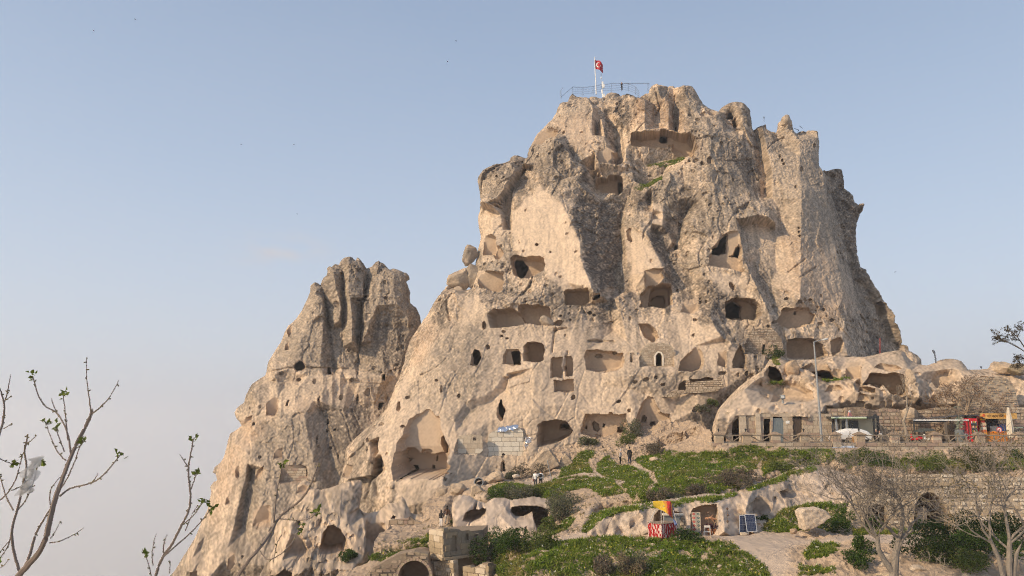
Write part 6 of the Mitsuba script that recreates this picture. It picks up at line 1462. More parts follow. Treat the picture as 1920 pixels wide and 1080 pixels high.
v, f = leaf_cloud(P, P * 0 + [0, 0, 1], 0.14, r, per=4, up=0.3, spread=0.9, shape=0.5)
obj(k + '__leaf_tufts', (v, f), 'm_leaves', color=np.repeat(np.array((0.085, 0.07, 0.048)) * r.uniform(0.6, 1.4, (len(P), 1)), 12, 0))


# the near saplings with opening buds, lower left
def sapling(label, Y, shoots, seed, leaves=(), thick=1.0):
    r = np.random.default_rng(seed)
    k = thing('budding_sapling', label, 'sapling')
    col = mat('sapling_bark', (0.17, 0.135, 0.115), 0.8) if 'm_sapling_bark' not in scene else 'm_sapling_bark'
    px = Y / FOCAL
    tips, buds = [], []
    for i, (w0, w1, pts) in enumerate(shoots):
        P = np.array([at(x, y, Y + 0.12 * math.sin(x * 0.05 + i)) for x, y in pts])
        t = np.linspace(0, len(P) - 1, (len(P) - 1) * 5 + 1)
        Q = np.stack([np.interp(t, np.arange(len(P)), P[:, a]) for a in range(3)], -1)
        Q = ndimage.gaussian_filter1d(Q, 1.6, axis=0, mode='nearest') + r.normal(0, 0.25 * px, Q.shape)
        obj(k + ('__stem' if i == 0 else '__branch'), tube(Q, np.linspace(w0, w1, len(Q)) * px * 0.5 * thick, 6), col)
        n = max(2, int(np.linalg.norm(Q[-1] - Q[0]) / (15 * px)))
        for j in range(n):
            a = r.integers(len(Q) // 4, len(Q))
            buds.append(Q[a])
        if i in leaves:
            tips.append(Q[-1])
    b = []
    for p in buds:
        d = r.normal(0, 1, 3)
        d /= np.linalg.norm(d)
        b.append(tube([p, p + d * 3.2 * px, p + d * 5.5 * px], np.array([1.1, 1.3, 0.3]) * px, 5))
    obj(k + '__buds', cat(b), mat('bud', (0.14, 0.12, 0.065), 0.8) if 'm_bud' not in scene else 'm_bud', kind='stuff')
    if tips:
        V, F, C, n = [], [], [], 0
        for p in tips:
            for m in range(9):
                d = r.normal(0, 1, 3) + [0, 0, 0.5]
                d /= np.linalg.norm(d)
                s = np.cross(d, r.normal(0, 1, 3))
                s /= np.linalg.norm(s)
                o = p + r.normal(0, 1, 3) * [3 * px, 3 * px, 4 * px]
                ln, wd, cu = r.uniform(7, 13) * px, r.uniform(2.6, 4.2) * px, np.cross(d, s) * 1.6 * px
                v = np.array([o, o + d * ln * 0.45 - s * wd + cu, o + d * ln, o + d * ln * 0.45 + s * wd + cu, o + d * ln * 0.5])
                V.append(v), F.append(np.array([[0, 1, 4], [1, 2, 4], [2, 3, 4], [3, 0, 4]]) + n)
                C.append(np.tile(np.array((0.12, 0.15, 0.035)) * r.uniform(0.6, 1.4), (5, 1)))
                n += 5
        obj(k + '__young_leaves', (np.vstack(V), np.vstack(F)), 'm_leaves', color=np.vstack(C))
    return k


sapling('tallest budding sapling on the left, in front of the hazy sky', 5.2, [
    (11, 5.5, [(30, 1085), (50, 1062), (75, 1035), (88, 1005), (93, 975), (103, 935), (118, 895), (132, 858), (142, 835), (158, 805), (170, 780), (173, 768)]), (3, 1.2, [(172, 776), (186, 765), (200, 752), (212, 735), (224, 710)]), (2.6, 1.0, [(171, 780), (168, 750), (162, 710), (162, 668)]),
    (3.4, 1.8, [(133, 855), (130, 820), (118, 790), (104, 770), (86, 765), (70, 740), (60, 700)]), (2.6, 1.4, [(128, 830), (124, 795), (122, 770), (118, 735)]), (2.4, 1.4, [(126, 866), (108, 850), (95, 820), (85, 790)]), (2.2, 1.4, [(122, 850), (112, 825), (104, 798)]),
    (3.6, 1.8, [(110, 932), (130, 915), (165, 908), (188, 898), (212, 870), (228, 850)]), (2.2, 1.0, [(172, 906), (180, 895), (184, 886)]), (2.6, 1.4, [(108, 925), (128, 895), (142, 860), (150, 835), (160, 825)]), (1.8, 1.2, [(140, 838), (148, 832), (158, 824)]),
    (5.5, 2.6, [(45, 1068), (60, 1030), (66, 1000), (80, 978), (95, 952)]), (2.2, 1.0, [(90, 1018), (112, 1016), (140, 1002), (160, 988)]), (2.0, 0.9, [(93, 1012), (105, 995), (114, 975)]), (2.2, 1.0, [(95, 950), (92, 925), (100, 908), (118, 890), (120, 880)]), (2.2, 1.2, [(112, 785), (100, 760), (96, 745)])],
        41, leaves=(3, 4, 5, 6, 7, 10))
sapling('budding sapling at the left edge holding a torn clear plastic bag', 5.6, [
    (5, 2.6, [(38, 1075), (28, 1045), (22, 1010), (22, 990), (30, 965), (40, 925), (48, 890), (50, 870), (45, 845), (50, 830), (52, 815)]), (2.2, 1.0, [(50, 832), (60, 824), (70, 816)]), (2.8, 1.6, [(-5, 942), (15, 925), (30, 900), (38, 870), (44, 845)]), (3, 1.6, [(27, 960), (10, 930), (2, 900), (-5, 875)]),
    (2.6, 1.4, [(28, 962), (48, 940), (60, 912), (68, 885), (72, 868)]), (2, 1.0, [(20, 920), (35, 915), (48, 905)]), (2, 1.1, [(-4, 858), (12, 866), (30, 872)]), (2.4, 1.4, [(22, 1000), (15, 1025), (4, 1042), (-6, 1055)]), (2.0, 1.2, [(20, 1012), (8, 1025), (0, 1035)]), (1.8, 1.0, [(0, 1065), (10, 1058), (16, 1048)])],
        43, leaves=(4, 5, 6, 7), thick=1.0)
sapling('thin budding twig at the very left edge, above the plastic bag', 5.9, [(4.2, 2.0, [(-4, 822), (4, 800), (8, 775), (8, 755), (2, 735), (-4, 718)]), (2.4, 1.0, [(8, 756), (14, 735), (18, 715), (20, 700)]), (2, 0.9, [(6, 804), (14, 800), (23, 793)]), (1.8, 0.9, [(12, 750), (18, 745), (22, 740)])], 44)
sapling('leafy budding sapling in front of the foot of the left peak', 5.4, [
    (5.5, 2.2, [(290, 1085), (298, 1060), (306, 1042), (322, 1022), (333, 1000), (340, 985), (352, 965), (358, 940), (355, 905), (352, 880), (358, 850), (363, 820)]), (2.4, 1.0, [(356, 880), (346, 866), (336, 850)]), (3, 1.4, [(302, 1048), (322, 1030), (345, 1010), (372, 985), (390, 962), (398, 952)]), (2.2, 1.2, [(340, 986), (362, 968), (375, 950), (382, 940)]),
    (2.4, 1.0, [(308, 1040), (305, 1025), (312, 1005), (314, 1002)]), (2, 0.9, [(288, 1062), (284, 1045), (288, 1015), (294, 998)]), (2, 1.2, [(284, 1082), (280, 1062), (272, 1038)]), (1.8, 0.9, [(318, 1078), (320, 1050)]), (2.4, 1.2, [(357, 920), (366, 895), (370, 885)]), (2, 1.1, [(345, 1000), (362, 960), (372, 945)])],
        45, leaves=(0, 2, 3, 6, 8))
sapling('slanting twig crossing in front of the lower left cliff', 5.0, [
    (6.5, 3.0, [(440, 1090), (462, 1055), (485, 1030), (508, 1000), (520, 972), (540, 955), (560, 942), (578, 920), (590, 890), (598, 866)]), (3, 1.6, [(522, 972), (550, 976), (580, 975), (596, 960)]), (3, 1.4, [(513, 985), (516, 950), (520, 915), (526, 890), (528, 870)]), (2.4, 1.4, [(486, 1030), (500, 1052), (520, 1045), (548, 1020), (556, 1000), (566, 990)]), (2, 1.2, [(530, 1000), (518, 1020), (512, 1060)])],
        46, leaves=(1, 2, 3))
# the torn bag
r = np.random.default_rng(3)
k = thing('plastic_bag', 'torn clear plastic bag caught in the left sapling', 'bag')
g = np.stack(np.meshgrid(np.linspace(0, 1, 24), np.linspace(0, 1, 30), indexing='ij'), -1)
cr = meshkit.fbm(np.stack([g[..., 0] * 4, g[..., 1] * 4, g[..., 0] * 0], -1), 2, 6)
o, px = at(38, 918, 5.55), 5.55 / FOCAL
wid = (16 + 12 * np.sin(g[..., 0] * 3.1)) * (1 - 0.5 * np.clip(g[..., 0] * 2.4 - 1.4, 0, 1))
v = np.stack([o[0] + px * (8 + g[..., 0] * 18 + (g[..., 1] - 0.5) * wid + 12 * (cr - 0.5)), o[1] + 0.10 * (cr - 0.5) * 2 + 0.05 * np.sin(g[..., 1] * 6.28), o[2] + px * (g[..., 0] * 66 - 8 + 10 * (cr - 0.5))], -1).reshape(-1, 3)
i, j = np.meshgrid(np.arange(23), np.arange(29), indexing='ij')
f = np.stack([i * 30 + j, (i + 1) * 30 + j, (i + 1) * 30 + j + 1, i * 30 + j + 1], -1).reshape(-1, 4)
scene['m_clear_film'] = {'type': 'principledthin', 'base_color': rgb(0.7, 0.7, 0.7), 'roughness': 0.2, 'spec_trans': 0.65, 'diff_trans': 1.0, 'eta': 1.3}
obj(k, trimesh.Trimesh(v, np.vstack([f[:, [0, 1, 2]], f[:, [0, 2, 3]]]), process=False), 'm_clear_film', smooth=True)


# ---------------------------------------------------------------- people
SKIN = mat('skin', (0.42, 0.25, 0.18), 0.6)
HAIR = mat('dark_hair', (0.025, 0.018, 0.014), 0.6)


def cloth(name, c):
    return 'm_' + name if 'm_' + name in scene else mat(name, c, 0.9)


def limbs(bones, extra=0.0, res=0.03, cap=10):
    """One closed surface round tapered bones."""
    parts = []
    for a, ra, b, rb in bones:
        s = [manifold3d.Manifold.sphere(r + extra, cap).translate(tuple(map(float, p))) for p, r in ((a, ra), (b, rb))]
        parts.append(manifold3d.Manifold.batch_hull(s))
    m = manifold3d.Manifold.batch_boolean(parts, manifold3d.OpType.Add)
    m = m.refine_to_length(res).to_mesh()
    t = trimesh.Trimesh(m.vert_properties[:, :3], m.tri_verts, process=True)
    return trimesh.smoothing.filter_taubin(t, 0.5, -0.52, 8)


def person(label, foot, facing, top, legs, H=1.72, stance='stand', arms=('down', 'down'), hair='short', hair_mat=HAIR, sleeve='long', pack=None, bag=None, hood=None, lean=0.0, coat=False, turn=0.0, group=None, look_down=0.0):
    """A figure from its joints: y is the way it faces. Foot is the ground point (or the seat's front edge when sitting)."""
    k = thing('person', label, 'person', group)
    s = H / 1.72
    sit = stance == 'sit'
    hip = 0.52 if sit else 0.90
    P = {}
    V = lambda x, y, z: np.array([x, y, z], float)
    L = lean
    P['pelvis'], P['waist'], P['chest'] = V(0, 0, hip), V(0, L * 0.3, hip + 0.18), V(0, L * 0.8, hip + 0.40)
    P['neck'], P['head'] = V(0, L, hip + 0.55), V(0, L * 1.1 + 0.02 + look_down * 0.05, hip + 0.70)
    bones_body = [(P['pelvis'], 0.125, P['waist'], 0.115), (P['waist'], 0.115, P['chest'], 0.13), (P['chest'], 0.10, P['neck'], 0.055), (P['neck'], 0.055, P['head'], 0.055)]
    torso = [(P['pelvis'], 0.13, P['waist'], 0.115), (P['waist'], 0.115, P['chest'], 0.13), (P['chest'] + V(0, 0, 0.02), 0.12, P['neck'] - V(0, 0, 0.03), 0.065)]
    leg_bones, feet = [], []
    for sd in (-1, 1):
        h = P['pelvis'] + V(0.085 * sd, 0, -0.02)
        if sit:
            kn, an = h + V(0.05 * sd, 0.42, 0.0), h + V(0.05 * sd, 0.44, -0.42)
        elif stance == 'walk':
            kn, an = h + V(0.01 * sd, 0.10 if sd > 0 else 0.0, -0.40), h + V(0.01 * sd, 0.20 if sd > 0 else -0.24, -0.78 if sd > 0 else -0.74)
        else:
            kn, an = h + V(0.025 * sd, 0.02, -0.41), h + V(0.03 * sd, -0.01, -0.80)
        leg_bones += [(h, 0.095, kn, 0.062), (kn, 0.062, an, 0.042)]
        feet += [(an - V(0, 0.03, 0.03), 0.045, an + V(0.01 * sd, 0.15, -0.045), 0.034)]
    arm_bones, hand_bones = [], []
    for sd, pose in zip((-1, 1), arms):
        sh = P['neck'] + V(0.185 * sd, 0, -0.075)
        el, wr = {'down': (V(0.06 * sd, -0.01, -0.29), V(0.02 * sd, 0.07, -0.25)), 'front': (V(0.06 * sd, 0.03, -0.28), V(-0.10 * sd, 0.22, 0.04)), 'face': (V(0.07 * sd, 0.12, -0.22), V(-0.14 * sd, 0.10, 0.24)), 'hip': (V(0.16 * sd, -0.08, -0.24), V(-0.12 * sd, 0.06, -0.20)),
                  'out': (V(0.16 * sd, 0.02, -0.24), V(0.12 * sd, 0.08, -0.18)), 'lap': (V(0.05 * sd, 0.06, -0.27), V(-0.06 * sd, 0.22, -0.06))}[pose]
        el = sh + el
        wr = el + wr
        arm_bones += [(P['neck'] + V(0.09 * sd, 0, -0.05), 0.065, sh, 0.062), (sh, 0.060, el, 0.046), (el, 0.046, wr, 0.032)]
        d = (wr - el) / np.linalg.norm(wr - el)
        side = np.cross(d, V(0, 1, 0.2))
        side /= np.linalg.norm(side)
        nrm = np.cross(side, d)
        palm = wr + d * 0.075
        hand_bones += [(wr, 0.027, palm + side * 0.02, 0.020), (wr, 0.027, palm - side * 0.02, 0.020)]
        for i, ln in enumerate((0.066, 0.078, 0.072, 0.055)):
            b0 = palm + side * (-0.030 + 0.020 * i)
            b1 = b0 + d * ln * 0.55 + nrm * 0.006
            hand_bones += [(b0, 0.0095, b1, 0.0088), (b1, 0.0088, b1 + d * ln * 0.38 + nrm * 0.022, 0.0075)]
        hand_bones += [(wr + d * 0.03 + side * 0.02, 0.012, wr + d * 0.062 + side * 0.055 + nrm * 0.012, 0.0095), (wr + d * 0.062 + side * 0.055 + nrm * 0.012, 0.0095, wr + d * 0.09 + side * 0.055 + nrm * 0.03, 0.008)]
    hd = P['head']
    head = [(hd + V(0, -0.012, 0.085), 0.092, hd + V(0, 0.012, 0.0), 0.068), (hd + V(0, 0.03, -0.02), 0.05, hd + V(0, 0.05, -0.035), 0.036), (hd + V(0, 0.085, 0.05), 0.012, hd + V(0, 0.105, 0.018), 0.016), (hd + V(-0.084, 0, 0.06), 0.018, hd + V(-0.082, 0, 0.025), 0.013), (hd + V(0.084, 0, 0.06), 0.018, hd + V(0.082, 0, 0.025), 0.013),
            (hd + V(-0.02, 0.083, -0.018), 0.011, hd + V(0.02, 0.083, -0.018), 0.011)]
    foot = np.asarray(foot, float)
    ca, sa = math.cos(facing), math.sin(facing)
    M = np.array([[ca, sa, 0], [-sa, ca, 0], [0, 0, 1.0]])      # facing 0 looks along +y, away from the camera; clockwise from above
    zmin = 0.0 if sit else (hip - 0.02 - 0.80 - 0.045 - 0.034)

    def put(name, mesh, m, sm=40, **kw):
        v = (mesh.vertices - [0, 0, zmin]) * s @ M.T + foot
        obj(f'{k}__{name}', trimesh.Trimesh(v, mesh.faces, process=False), m, smooth=True, **kw)
    put('body', limbs(bones_body + leg_bones + arm_bones + hand_bones + head, 0, 0.04, 8), SKIN)
    ab = arm_bones if sleeve == 'long' else [b for i, b in enumerate(arm_bones) if i % 3 != 2]
    shirt = torso + ab + [(P['pelvis'] + V(-0.05, 0, 0), 0.115, P['pelvis'] + V(0.05, 0, 0), 0.115), (P['chest'] + V(-0.07, 0, 0), 0.10, P['chest'] + V(0.07, 0, 0), 0.10)]
    if coat:
        shirt += [(P['pelvis'] + V(-0.06, 0, -0.12), 0.13, P['waist'], 0.12), (P['pelvis'] + V(0.06, 0, -0.12), 0.13, P['waist'], 0.12)]
    put('top', limbs(shirt, 0.014, 0.045, 10), top)
    put('trousers', limbs(leg_bones + [(P['pelvis'] + V(-0.05, 0, -0.02), 0.118, P['pelvis'] + V(0.05, 0, -0.02), 0.118)], 0.014, 0.045, 10), legs)
    put('shoes', limbs(feet, 0.008, 0.04, 8), cloth('shoe_dark', (0.05, 0.045, 0.045)))
    hb = [(hd + V(0, -0.03, 0.10), 0.098, hd + V(0, -0.04, 0.05), 0.085)]
    if hair == 'long':
        hb += [(hd + V(0, -0.05, 0.05), 0.085, hd + V(0, -0.10, -0.14), 0.075), (hd + V(0, -0.10, -0.14), 0.075, hd + V(0, -0.10, -0.30), 0.045), (hd + V(-0.06, -0.03, 0.04), 0.05, hd + V(-0.08, -0.05, -0.14), 0.04), (hd + V(0.06, -0.03, 0.04), 0.05, hd + V(0.08, -0.05, -0.14), 0.04)]
    put('hair' if hood is None else 'hat', limbs(hb, 0.006 if hood is None else 0.016, 0.04, 10), hair_mat if hood is None else hood)
    if pack:
        c = P['chest']
        put('backpack', limbs([(c + V(-0.07, -0.20, 0.06), 0.08, c + V(-0.08, -0.22, -0.22), 0.09), (c + V(0.07, -0.20, 0.06), 0.08, c + V(0.08, -0.22, -0.22), 0.09), (c + V(-0.07, -0.20, 0.06), 0.08, c + V(0.08, -0.22, -0.22), 0.09), (c + V(-0.1, -0.05, 0.12), 0.025, c + V(-0.11, 0.12, -0.05), 0.02), (c + V(0.1, -0.05, 0.12), 0.025, c + V(0.11, 0.12, -0.05), 0.02)], 0, 0.05, 8), pack)
    if bag:
        c = P['pelvis'] + V(-0.24, -0.02, 0.0)
        put('shoulder_bag', limbs([(c + V(0, -0.08, -0.05), 0.05, c + V(0, 0.08, -0.05), 0.05), (c + V(0, -0.08, -0.20), 0.05, c + V(0, 0.08, -0.20), 0.05), (c + V(0, -0.08, -0.05), 0.05, c + V(0, 0.08, -0.20), 0.05)], 0, 0.05, 8), bag)
    return k


WHITE_C, BLACK_C, NAVY, GREYJ = cloth('white_cloth', (0.72, 0.71, 0.72)), cloth('black_cloth', (0.022, 0.021, 0.024)), cloth('navy_cloth', (0.035, 0.04, 0.07)), cloth('grey_check', (0.30, 0.29, 0.31))
CHAR, BROWNJ, BLUE_C = cloth('charcoal_cloth', (0.07, 0.07, 0.08)), cloth('brown_cloth', (0.095, 0.055, 0.042)), cloth('blue_cloth', (0.16, 0.22, 0.36))


def hill_point(px, py):
    """Where the hillside is met looking through this direction, on the finished ground."""
    return hill.place(px, py)


g1, g2 = hill_point(1004, 914), hill_point(1014, 913)
sc = lambda p, n: 1.0 * n * p[1] / FOCAL
person('person in white shirt with a red bag, left of the pair on the path', g1, 0.3, WHITE_C, CHAR, H=sc(g1, 29), arms=('down', 'front'), bag=cloth('red_bag', (0.30, 0.07, 0.05)))
person('person with a black backpack and pale shirt, right of the pair on the path', g2, 0.1, WHITE_C, BLACK_C, H=sc(g2, 29), arms=('front', 'down'), pack=BLACK_C, hair_mat=cloth('brown_hair', (0.10, 0.06, 0.04)))
g1, g2 = hill_point(1163, 871), hill_point(1181, 871)
person('person in grey checked top and pale headscarf looking down at the path', g1, 2.0, GREYJ, BLACK_C, H=sc(g1, 26), arms=('front', 'front'), hood=cloth('pale_scarf', (0.55, 0.56, 0.60)), lean=0.06, look_down=0.6)
person('tall person in black jacket and dark blue jeans on the path in the grass', g2, -0.4, BLACK_C, NAVY, H=sc(g2, 31), arms=('down', 'down'), coat=True)
g1, g2 = hill_point(827, 988), hill_point(838, 983)
person('woman in black jacket and white trousers beside the ruined tower', g1, 0.5, BLACK_C, WHITE_C, H=sc(g1, 29), arms=('down', 'hip'), hair='long')
person('woman with long dark hair in brown jacket and cream trousers climbing the path', g2, 0.3, BROWNJ, cloth('cream_cloth', (0.62, 0.56, 0.48)), H=sc(g2, 32), stance='walk', arms=('hip', 'down'), hair='long')
top = np.array([0, 0, 0.0])
SUM = at(1166, 171, 140.5)
person('person in black on the summit raising a camera towards the view', at(1166, 169.5, 140.0), math.pi, BLACK_C, BLACK_C, H=1.72, arms=('face', 'face'))
for px, lab, tp, hm, Hh, hr in ((1644, 'grey haired man in a black top sitting behind the railing', BLACK_C, cloth('grey_hair', (0.30, 0.28, 0.26)), 1.76, 'short'), (1650.5, 'woman in a pale top sitting right of the grey haired man', cloth('pale_top', (0.55, 0.53, 0.52)), cloth('brown_hair', (0.10, 0.06, 0.04)), 1.60, 'long')):
    f = at(px, 825, 81.6)
    person(lab, (f[0], 81.6, ZT), math.pi, tp, CHAR, H=Hh, stance='sit', arms=('lap', 'lap'), hair=hr, hair_mat=hm)
    c = thing('garden_chair', 'dark chair under the ' + ('grey haired man' if px < 1646 else 'woman in the pale top'), 'chair')
    obj(c + '__seat', boxm(f[0] - 0.23, f[0] + 0.23, 81.2, 81.75, ZT + 0.36, ZT + 0.40), 'm_dark_iron')
    obj(c + '__backrest', boxm(f[0] - 0.23, f[0] + 0.23, 81.77, 81.81, ZT + 0.40, ZT + 0.85), 'm_dark_iron')
    for a in (-0.2, 0.2):
        for b in (81.25, 81.72):
            obj(c + '__leg', boxm(f[0] + a - 0.02, f[0] + a + 0.02, b - 0.02, b + 0.02, ZT, ZT + 0.36), 'm_dark_iron')


# ---------------------------------------------------------------- the summit: flag, mast, railing
STEEL, RAIL = mat('pole_white', (0.62, 0.63, 0.64), 0.4), mat('rail_blue', (0.10, 0.12, 0.16), 0.5)
GALV = mat('galvanised', (0.28, 0.295, 0.31), 0.45, metallic=0.3)
Ys = 141.0


def post(px0, py0, px1, py1, Y, w0, w1=None, sides=8, dy=0):
    return tube([at(px0, py0, Y), at(px1, py1, Y + dy)], [w0, w1 or w0], sides)


k = thing('flagpole', 'white flagpole standing on the summit of the castle', 'pole')
obj(k + '__pole', post(1118, 177, 1115, 109, Ys, 0.13, 0.07), STEEL)
obj(k + '__finial', tube([at(1115, 109, Ys), at(1115, 107.6, Ys), at(1115, 106.8, Ys)], [0.05, 0.14, 0.03], 8), STEEL)
k = thing('flag', 'red flag with a white crescent and star flying from the summit pole', 'flag')
o = at(1115.3, 111.5, Ys)
nx, nz = 34, 24
gx, gz = np.meshgrid(np.linspace(0, 1, nx), np.linspace(0, 1, nz), indexing='ij')
pxm = Ys / FOCAL
FX = 16.0 * gx * pxm
FZ = -(gz * (20.5 - 2.0 * gx) + 9.8 * gx ** 1.25 - 2.5 * gx * (1 - gx)) * pxm - 0.10 * np.sin(gx * 9) * (1 - gz)
FY = 0.35 * np.sin(gx * 7.0 + gz * 1.5) * gx
SURF = lambda u, v: None
fv = np.stack([o[0] + FX + 0.02, o[1] + FY, o[2] + FZ], -1)
i, j = np.meshgrid(np.arange(nx - 1), np.arange(nz - 1), indexing='ij')
f = np.stack([i * nz + j, (i + 1) * nz + j, (i + 1) * nz + j + 1, i * nz + j + 1], -1).reshape(-1, 4)
f = np.vstack([f[:, [0, 1, 2]], f[:, [0, 2, 3]]])
obj(k + '__cloth', trimesh.Trimesh(fv.reshape(-1, 3), f, process=False), mat('flag_red', (0.33, 0.006, 0.016), 0.7), smooth=True)
# emblem sewn on both sides: crescent and star, following the cloth
aspect = 16.0 / 20.5
circ = lambda cx, cy, r0: shapely.Point(cx, cy).buffer(r0, quad_segs=16)
cres = circ(0.40, 0.5, 0.27).difference(circ(0.48, 0.5, 0.215))
star = Polygon([(0.72 + (0.105 if q % 2 == 0 else 0.042) * math.cos(math.pi + q * math.pi / 5), 0.5 + (0.105 if q % 2 == 0 else 0.042) * math.sin(math.pi + q * math.pi / 5)) for q in range(10)])


def on_flag(poly, side):
    q = trimesh.creation.triangulate_polygon(poly.segmentize(0.03), engine='earcut')
    v2, f2 = q
    u = np.clip(0.02 + v2[:, 0] * 0.92, 0, 1) * (nx - 1)
    w = np.clip(v2[:, 1], 0, 1) * (nz - 1)
    p = np.stack([ndimage.map_coordinates(fv[..., a], [u, w], order=1, mode='nearest') for a in range(3)], -1)
    return trimesh.Trimesh(p + [0, side * 0.03, 0], f2, process=False)


obj(k + '__crescent', cat([on_flag(cres, -1), on_flag(cres, 1)]), mat('flag_white', (0.78, 0.77, 0.76), 0.8))
obj(k + '__star', cat([on_flag(star, -1), on_flag(star, 1)]), 'm_flag_white')
k = thing('antenna_mast', 'thin mast with white antenna boxes beside the flagpole', 'mast')
obj(k + '__pole', post(1131, 192, 1127.5, 142, Ys - 3, 0.05, 0.03), GALV)
obj(k + '__rod', tube([at(1127.5, 142, Ys - 3), at(1126.5, 140, Ys - 3), at(1128.5, 138, Ys - 3)], 0.05, 6), RAIL)
for px, py, w, h in ((1130, 157, 0.16, 0.42), (1131.5, 161.5, 0.22, 0.40), (1129, 172, 0.14, 0.45), (1131.5, 179.5, 0.30, 0.36), (1127.3, 146, 0.1, 0.16)):
    c = at(px, py, Ys - 3.2)
    obj(k + '__antenna', rounded(c[0] - w, c[0] + w, c[1] - 0.12, c[1] + 0.12, c[2] - h, c[2] + h, 0.06), 'm_white_paint')
k = thing('summit_railing', 'blue grey metal railing round the summit viewpoint', 'railing')
rail = [(1052, 182, 0), (1074, 163, 2), (1093, 164.5, 3), (1112, 162, 4), (1128, 158.5, 4), (1147, 157, 4), (1166, 156.5, 4), (1178, 156.8, 3), (1192, 163, 1), (1198, 172, -1)]
for n, off in enumerate((0, 4.2, 8.2, 12.0)):
    pts = [at(x, y + off, Ys + d) for x, y, d in rail if not (n and x < 1060)]
    obj(k + '__rail', tube(pts, 0.04 if n == 0 else 0.022, 6), RAIL)
for x, y, d in rail[1:]:
    obj(k + '__post', post(x, y, x, y + 15, Ys + d, 0.032), RAIL)
obj(k + '__rail', tube([at(1170, 156.2, Ys + 5), at(1216, 156, Ys + 5), at(1218, 158, Ys + 5)], 0.05, 6), RAIL)
obj(k + '__post', post(1215, 156, 1215, 172, Ys + 5, 0.045), RAIL)
k = thing('rail_post', 'bent rail post at the left end of the summit railing', 'post')
obj(k + '__post', tube([at(1052, 185, Ys), at(1051.5, 170, Ys), at(1055.5, 164.5, Ys)], 0.05, 6), RAIL)
k = thing('summit_sensor', 'small sensor on a stick on the right shoulder of the castle', 'sensor')
Y2 = 141.0
obj(k + '__stick', post(1432.5, 229, 1432.5, 221, Y2, 0.03), RAIL)
obj(k + '__head', tube([at(1432.5, 222, Y2), at(1432.5, 220.5, Y2), at(1432.5, 219, Y2)], [0.08, 0.14, 0.10], 8), RAIL)
k = thing('guard_rail', 'bit of guard rail on the right shoulder, beside the square rock', 'railing')
obj(k + '__rail', tube([at(1489, 241, Y2 + 1), at(1496, 243, Y2 + 1), at(1498, 245, Y2 + 1)], 0.05, 6), RAIL)
obj(k + '__rail', tube([at(1499, 236, Y2 + 1), at(1505, 241, Y2 + 1)], 0.05, 6), RAIL)
obj(k + '__post', post(1497, 242, 1496, 248, Y2 + 1, 0.04), RAIL)

# ---------------------------------------------------------------- lamps and poles
k = thing('street_lamp', 'tall grey street lamp post in front of the stone cafe', 'street lamp')
Yl = 82.0
foot = at(1541, 830, Yl)
obj(k + '__pole', tube([(foot[0], foot[1], ZT), at(1534, 740, Yl), at(1526, 641, Yl)], [0.14, 0.11, 0.07], 12), GALV)
obj(k + '__arm', tube([at(1526, 641, Yl), at(1532, 639.5, Yl), at(1541, 637.5, Yl)], 0.055, 8), GALV)
c = at(1547, 636.3, Yl)
lampm = trimesh.creation.icosphere(2)
lampm.vertices = lampm.vertices * [0.36, 0.17, 0.10]
lampm.apply_transform(trimesh.transformations.rotation_matrix(-0.15, [0, 1, 0]))
lampm.apply_translation(c)
obj(k + '__lamp_head', lampm, mat('lamp_grey', (0.55, 0.57, 0.58), 0.4), smooth=True)
k = thing('street_lamp', 'small dark street lamp against the sky behind the right hand rock', 'street lamp')
obj(k + '__pole', tube([at(1755, 684, 100), at(1754, 672, 100), at(1752, 662, 100)], 0.09, 6), RAIL)
c = at(1750.5, 659, 100)
obj(k + '__lamp_head', tube([c + [0.15, 0, -0.35], c, c + [-0.12, 0, 0.2]], [0.08, 0.17, 0.1], 8), RAIL)
k = thing('rock_spotlight', 'small dark spotlight on the pale rock at the right skyline', 'spotlight')
obj(k + '__stem', post(1840, 692, 1839.5, 689, 94, 0.04), RAIL)
obj(k + '__head', tube([at(1838, 688.5, 94), at(1839.5, 688, 94), at(1841, 688, 94)], [0.09, 0.13, 0.08], 8), RAIL)
k = thing('floodlight', 'grey floodlight on a stub in the rock bowl above the cafe', 'floodlight')
c = at(1469, 745, 86.0)
obj(k + '__stub', tube([c + [0, 0.3, -0.7], c + [0, 0.3, -0.15]], 0.12, 8), GALV)
obj(k + '__lamp_head', rounded(c[0] - 0.3, c[0] + 0.25, c[1], c[1] + 0.4, c[2] - 0.2, c[2] + 0.28, 0.08), mat('flood_grey', (0.20, 0.215, 0.22), 0.4, metallic=0.4))
obj(k + '__reflector', rounded(c[0] - 0.25, c[0] + 0.1, c[1] - 0.04, c[1], c[2] - 0.1, c[2] + 0.2, 0.02), 'm_lamp_grey')
k = thing('leaning_pole', 'thin grey pole leaning beside the path above the pair of hikers', 'pole')
b = hill_point(1034, 900)
obj(k, tube([b, b + (at(1026, 863, b[1]) - at(1034, 900, b[1]))], [0.055, 0.045], 6), GALV)
k = thing('drain_pipe', 'open end of a grey pipe among the boulders', 'pipe')
c = hill_point(898, 911) + [0, -0.7, 0.25]
ring = trimesh.creation.annulus(0.42, 0.52, 3.0)
ring.apply_transform(trimesh.transformations.rotation_matrix(math.pi / 2 - 0.15, [1, 0, 0]))
ring.apply_translation(c + [0, 1.3, 0])
obj(k + '__pipe', ring, GALV)
k = thing('red_pole', 'thin red pole standing against the dark foot of the castle, right', 'pole')
obj(k, post(1650, 670, 1650, 634, 103, 0.05), mat('pole_red', (0.30, 0.03, 0.02), 0.6))


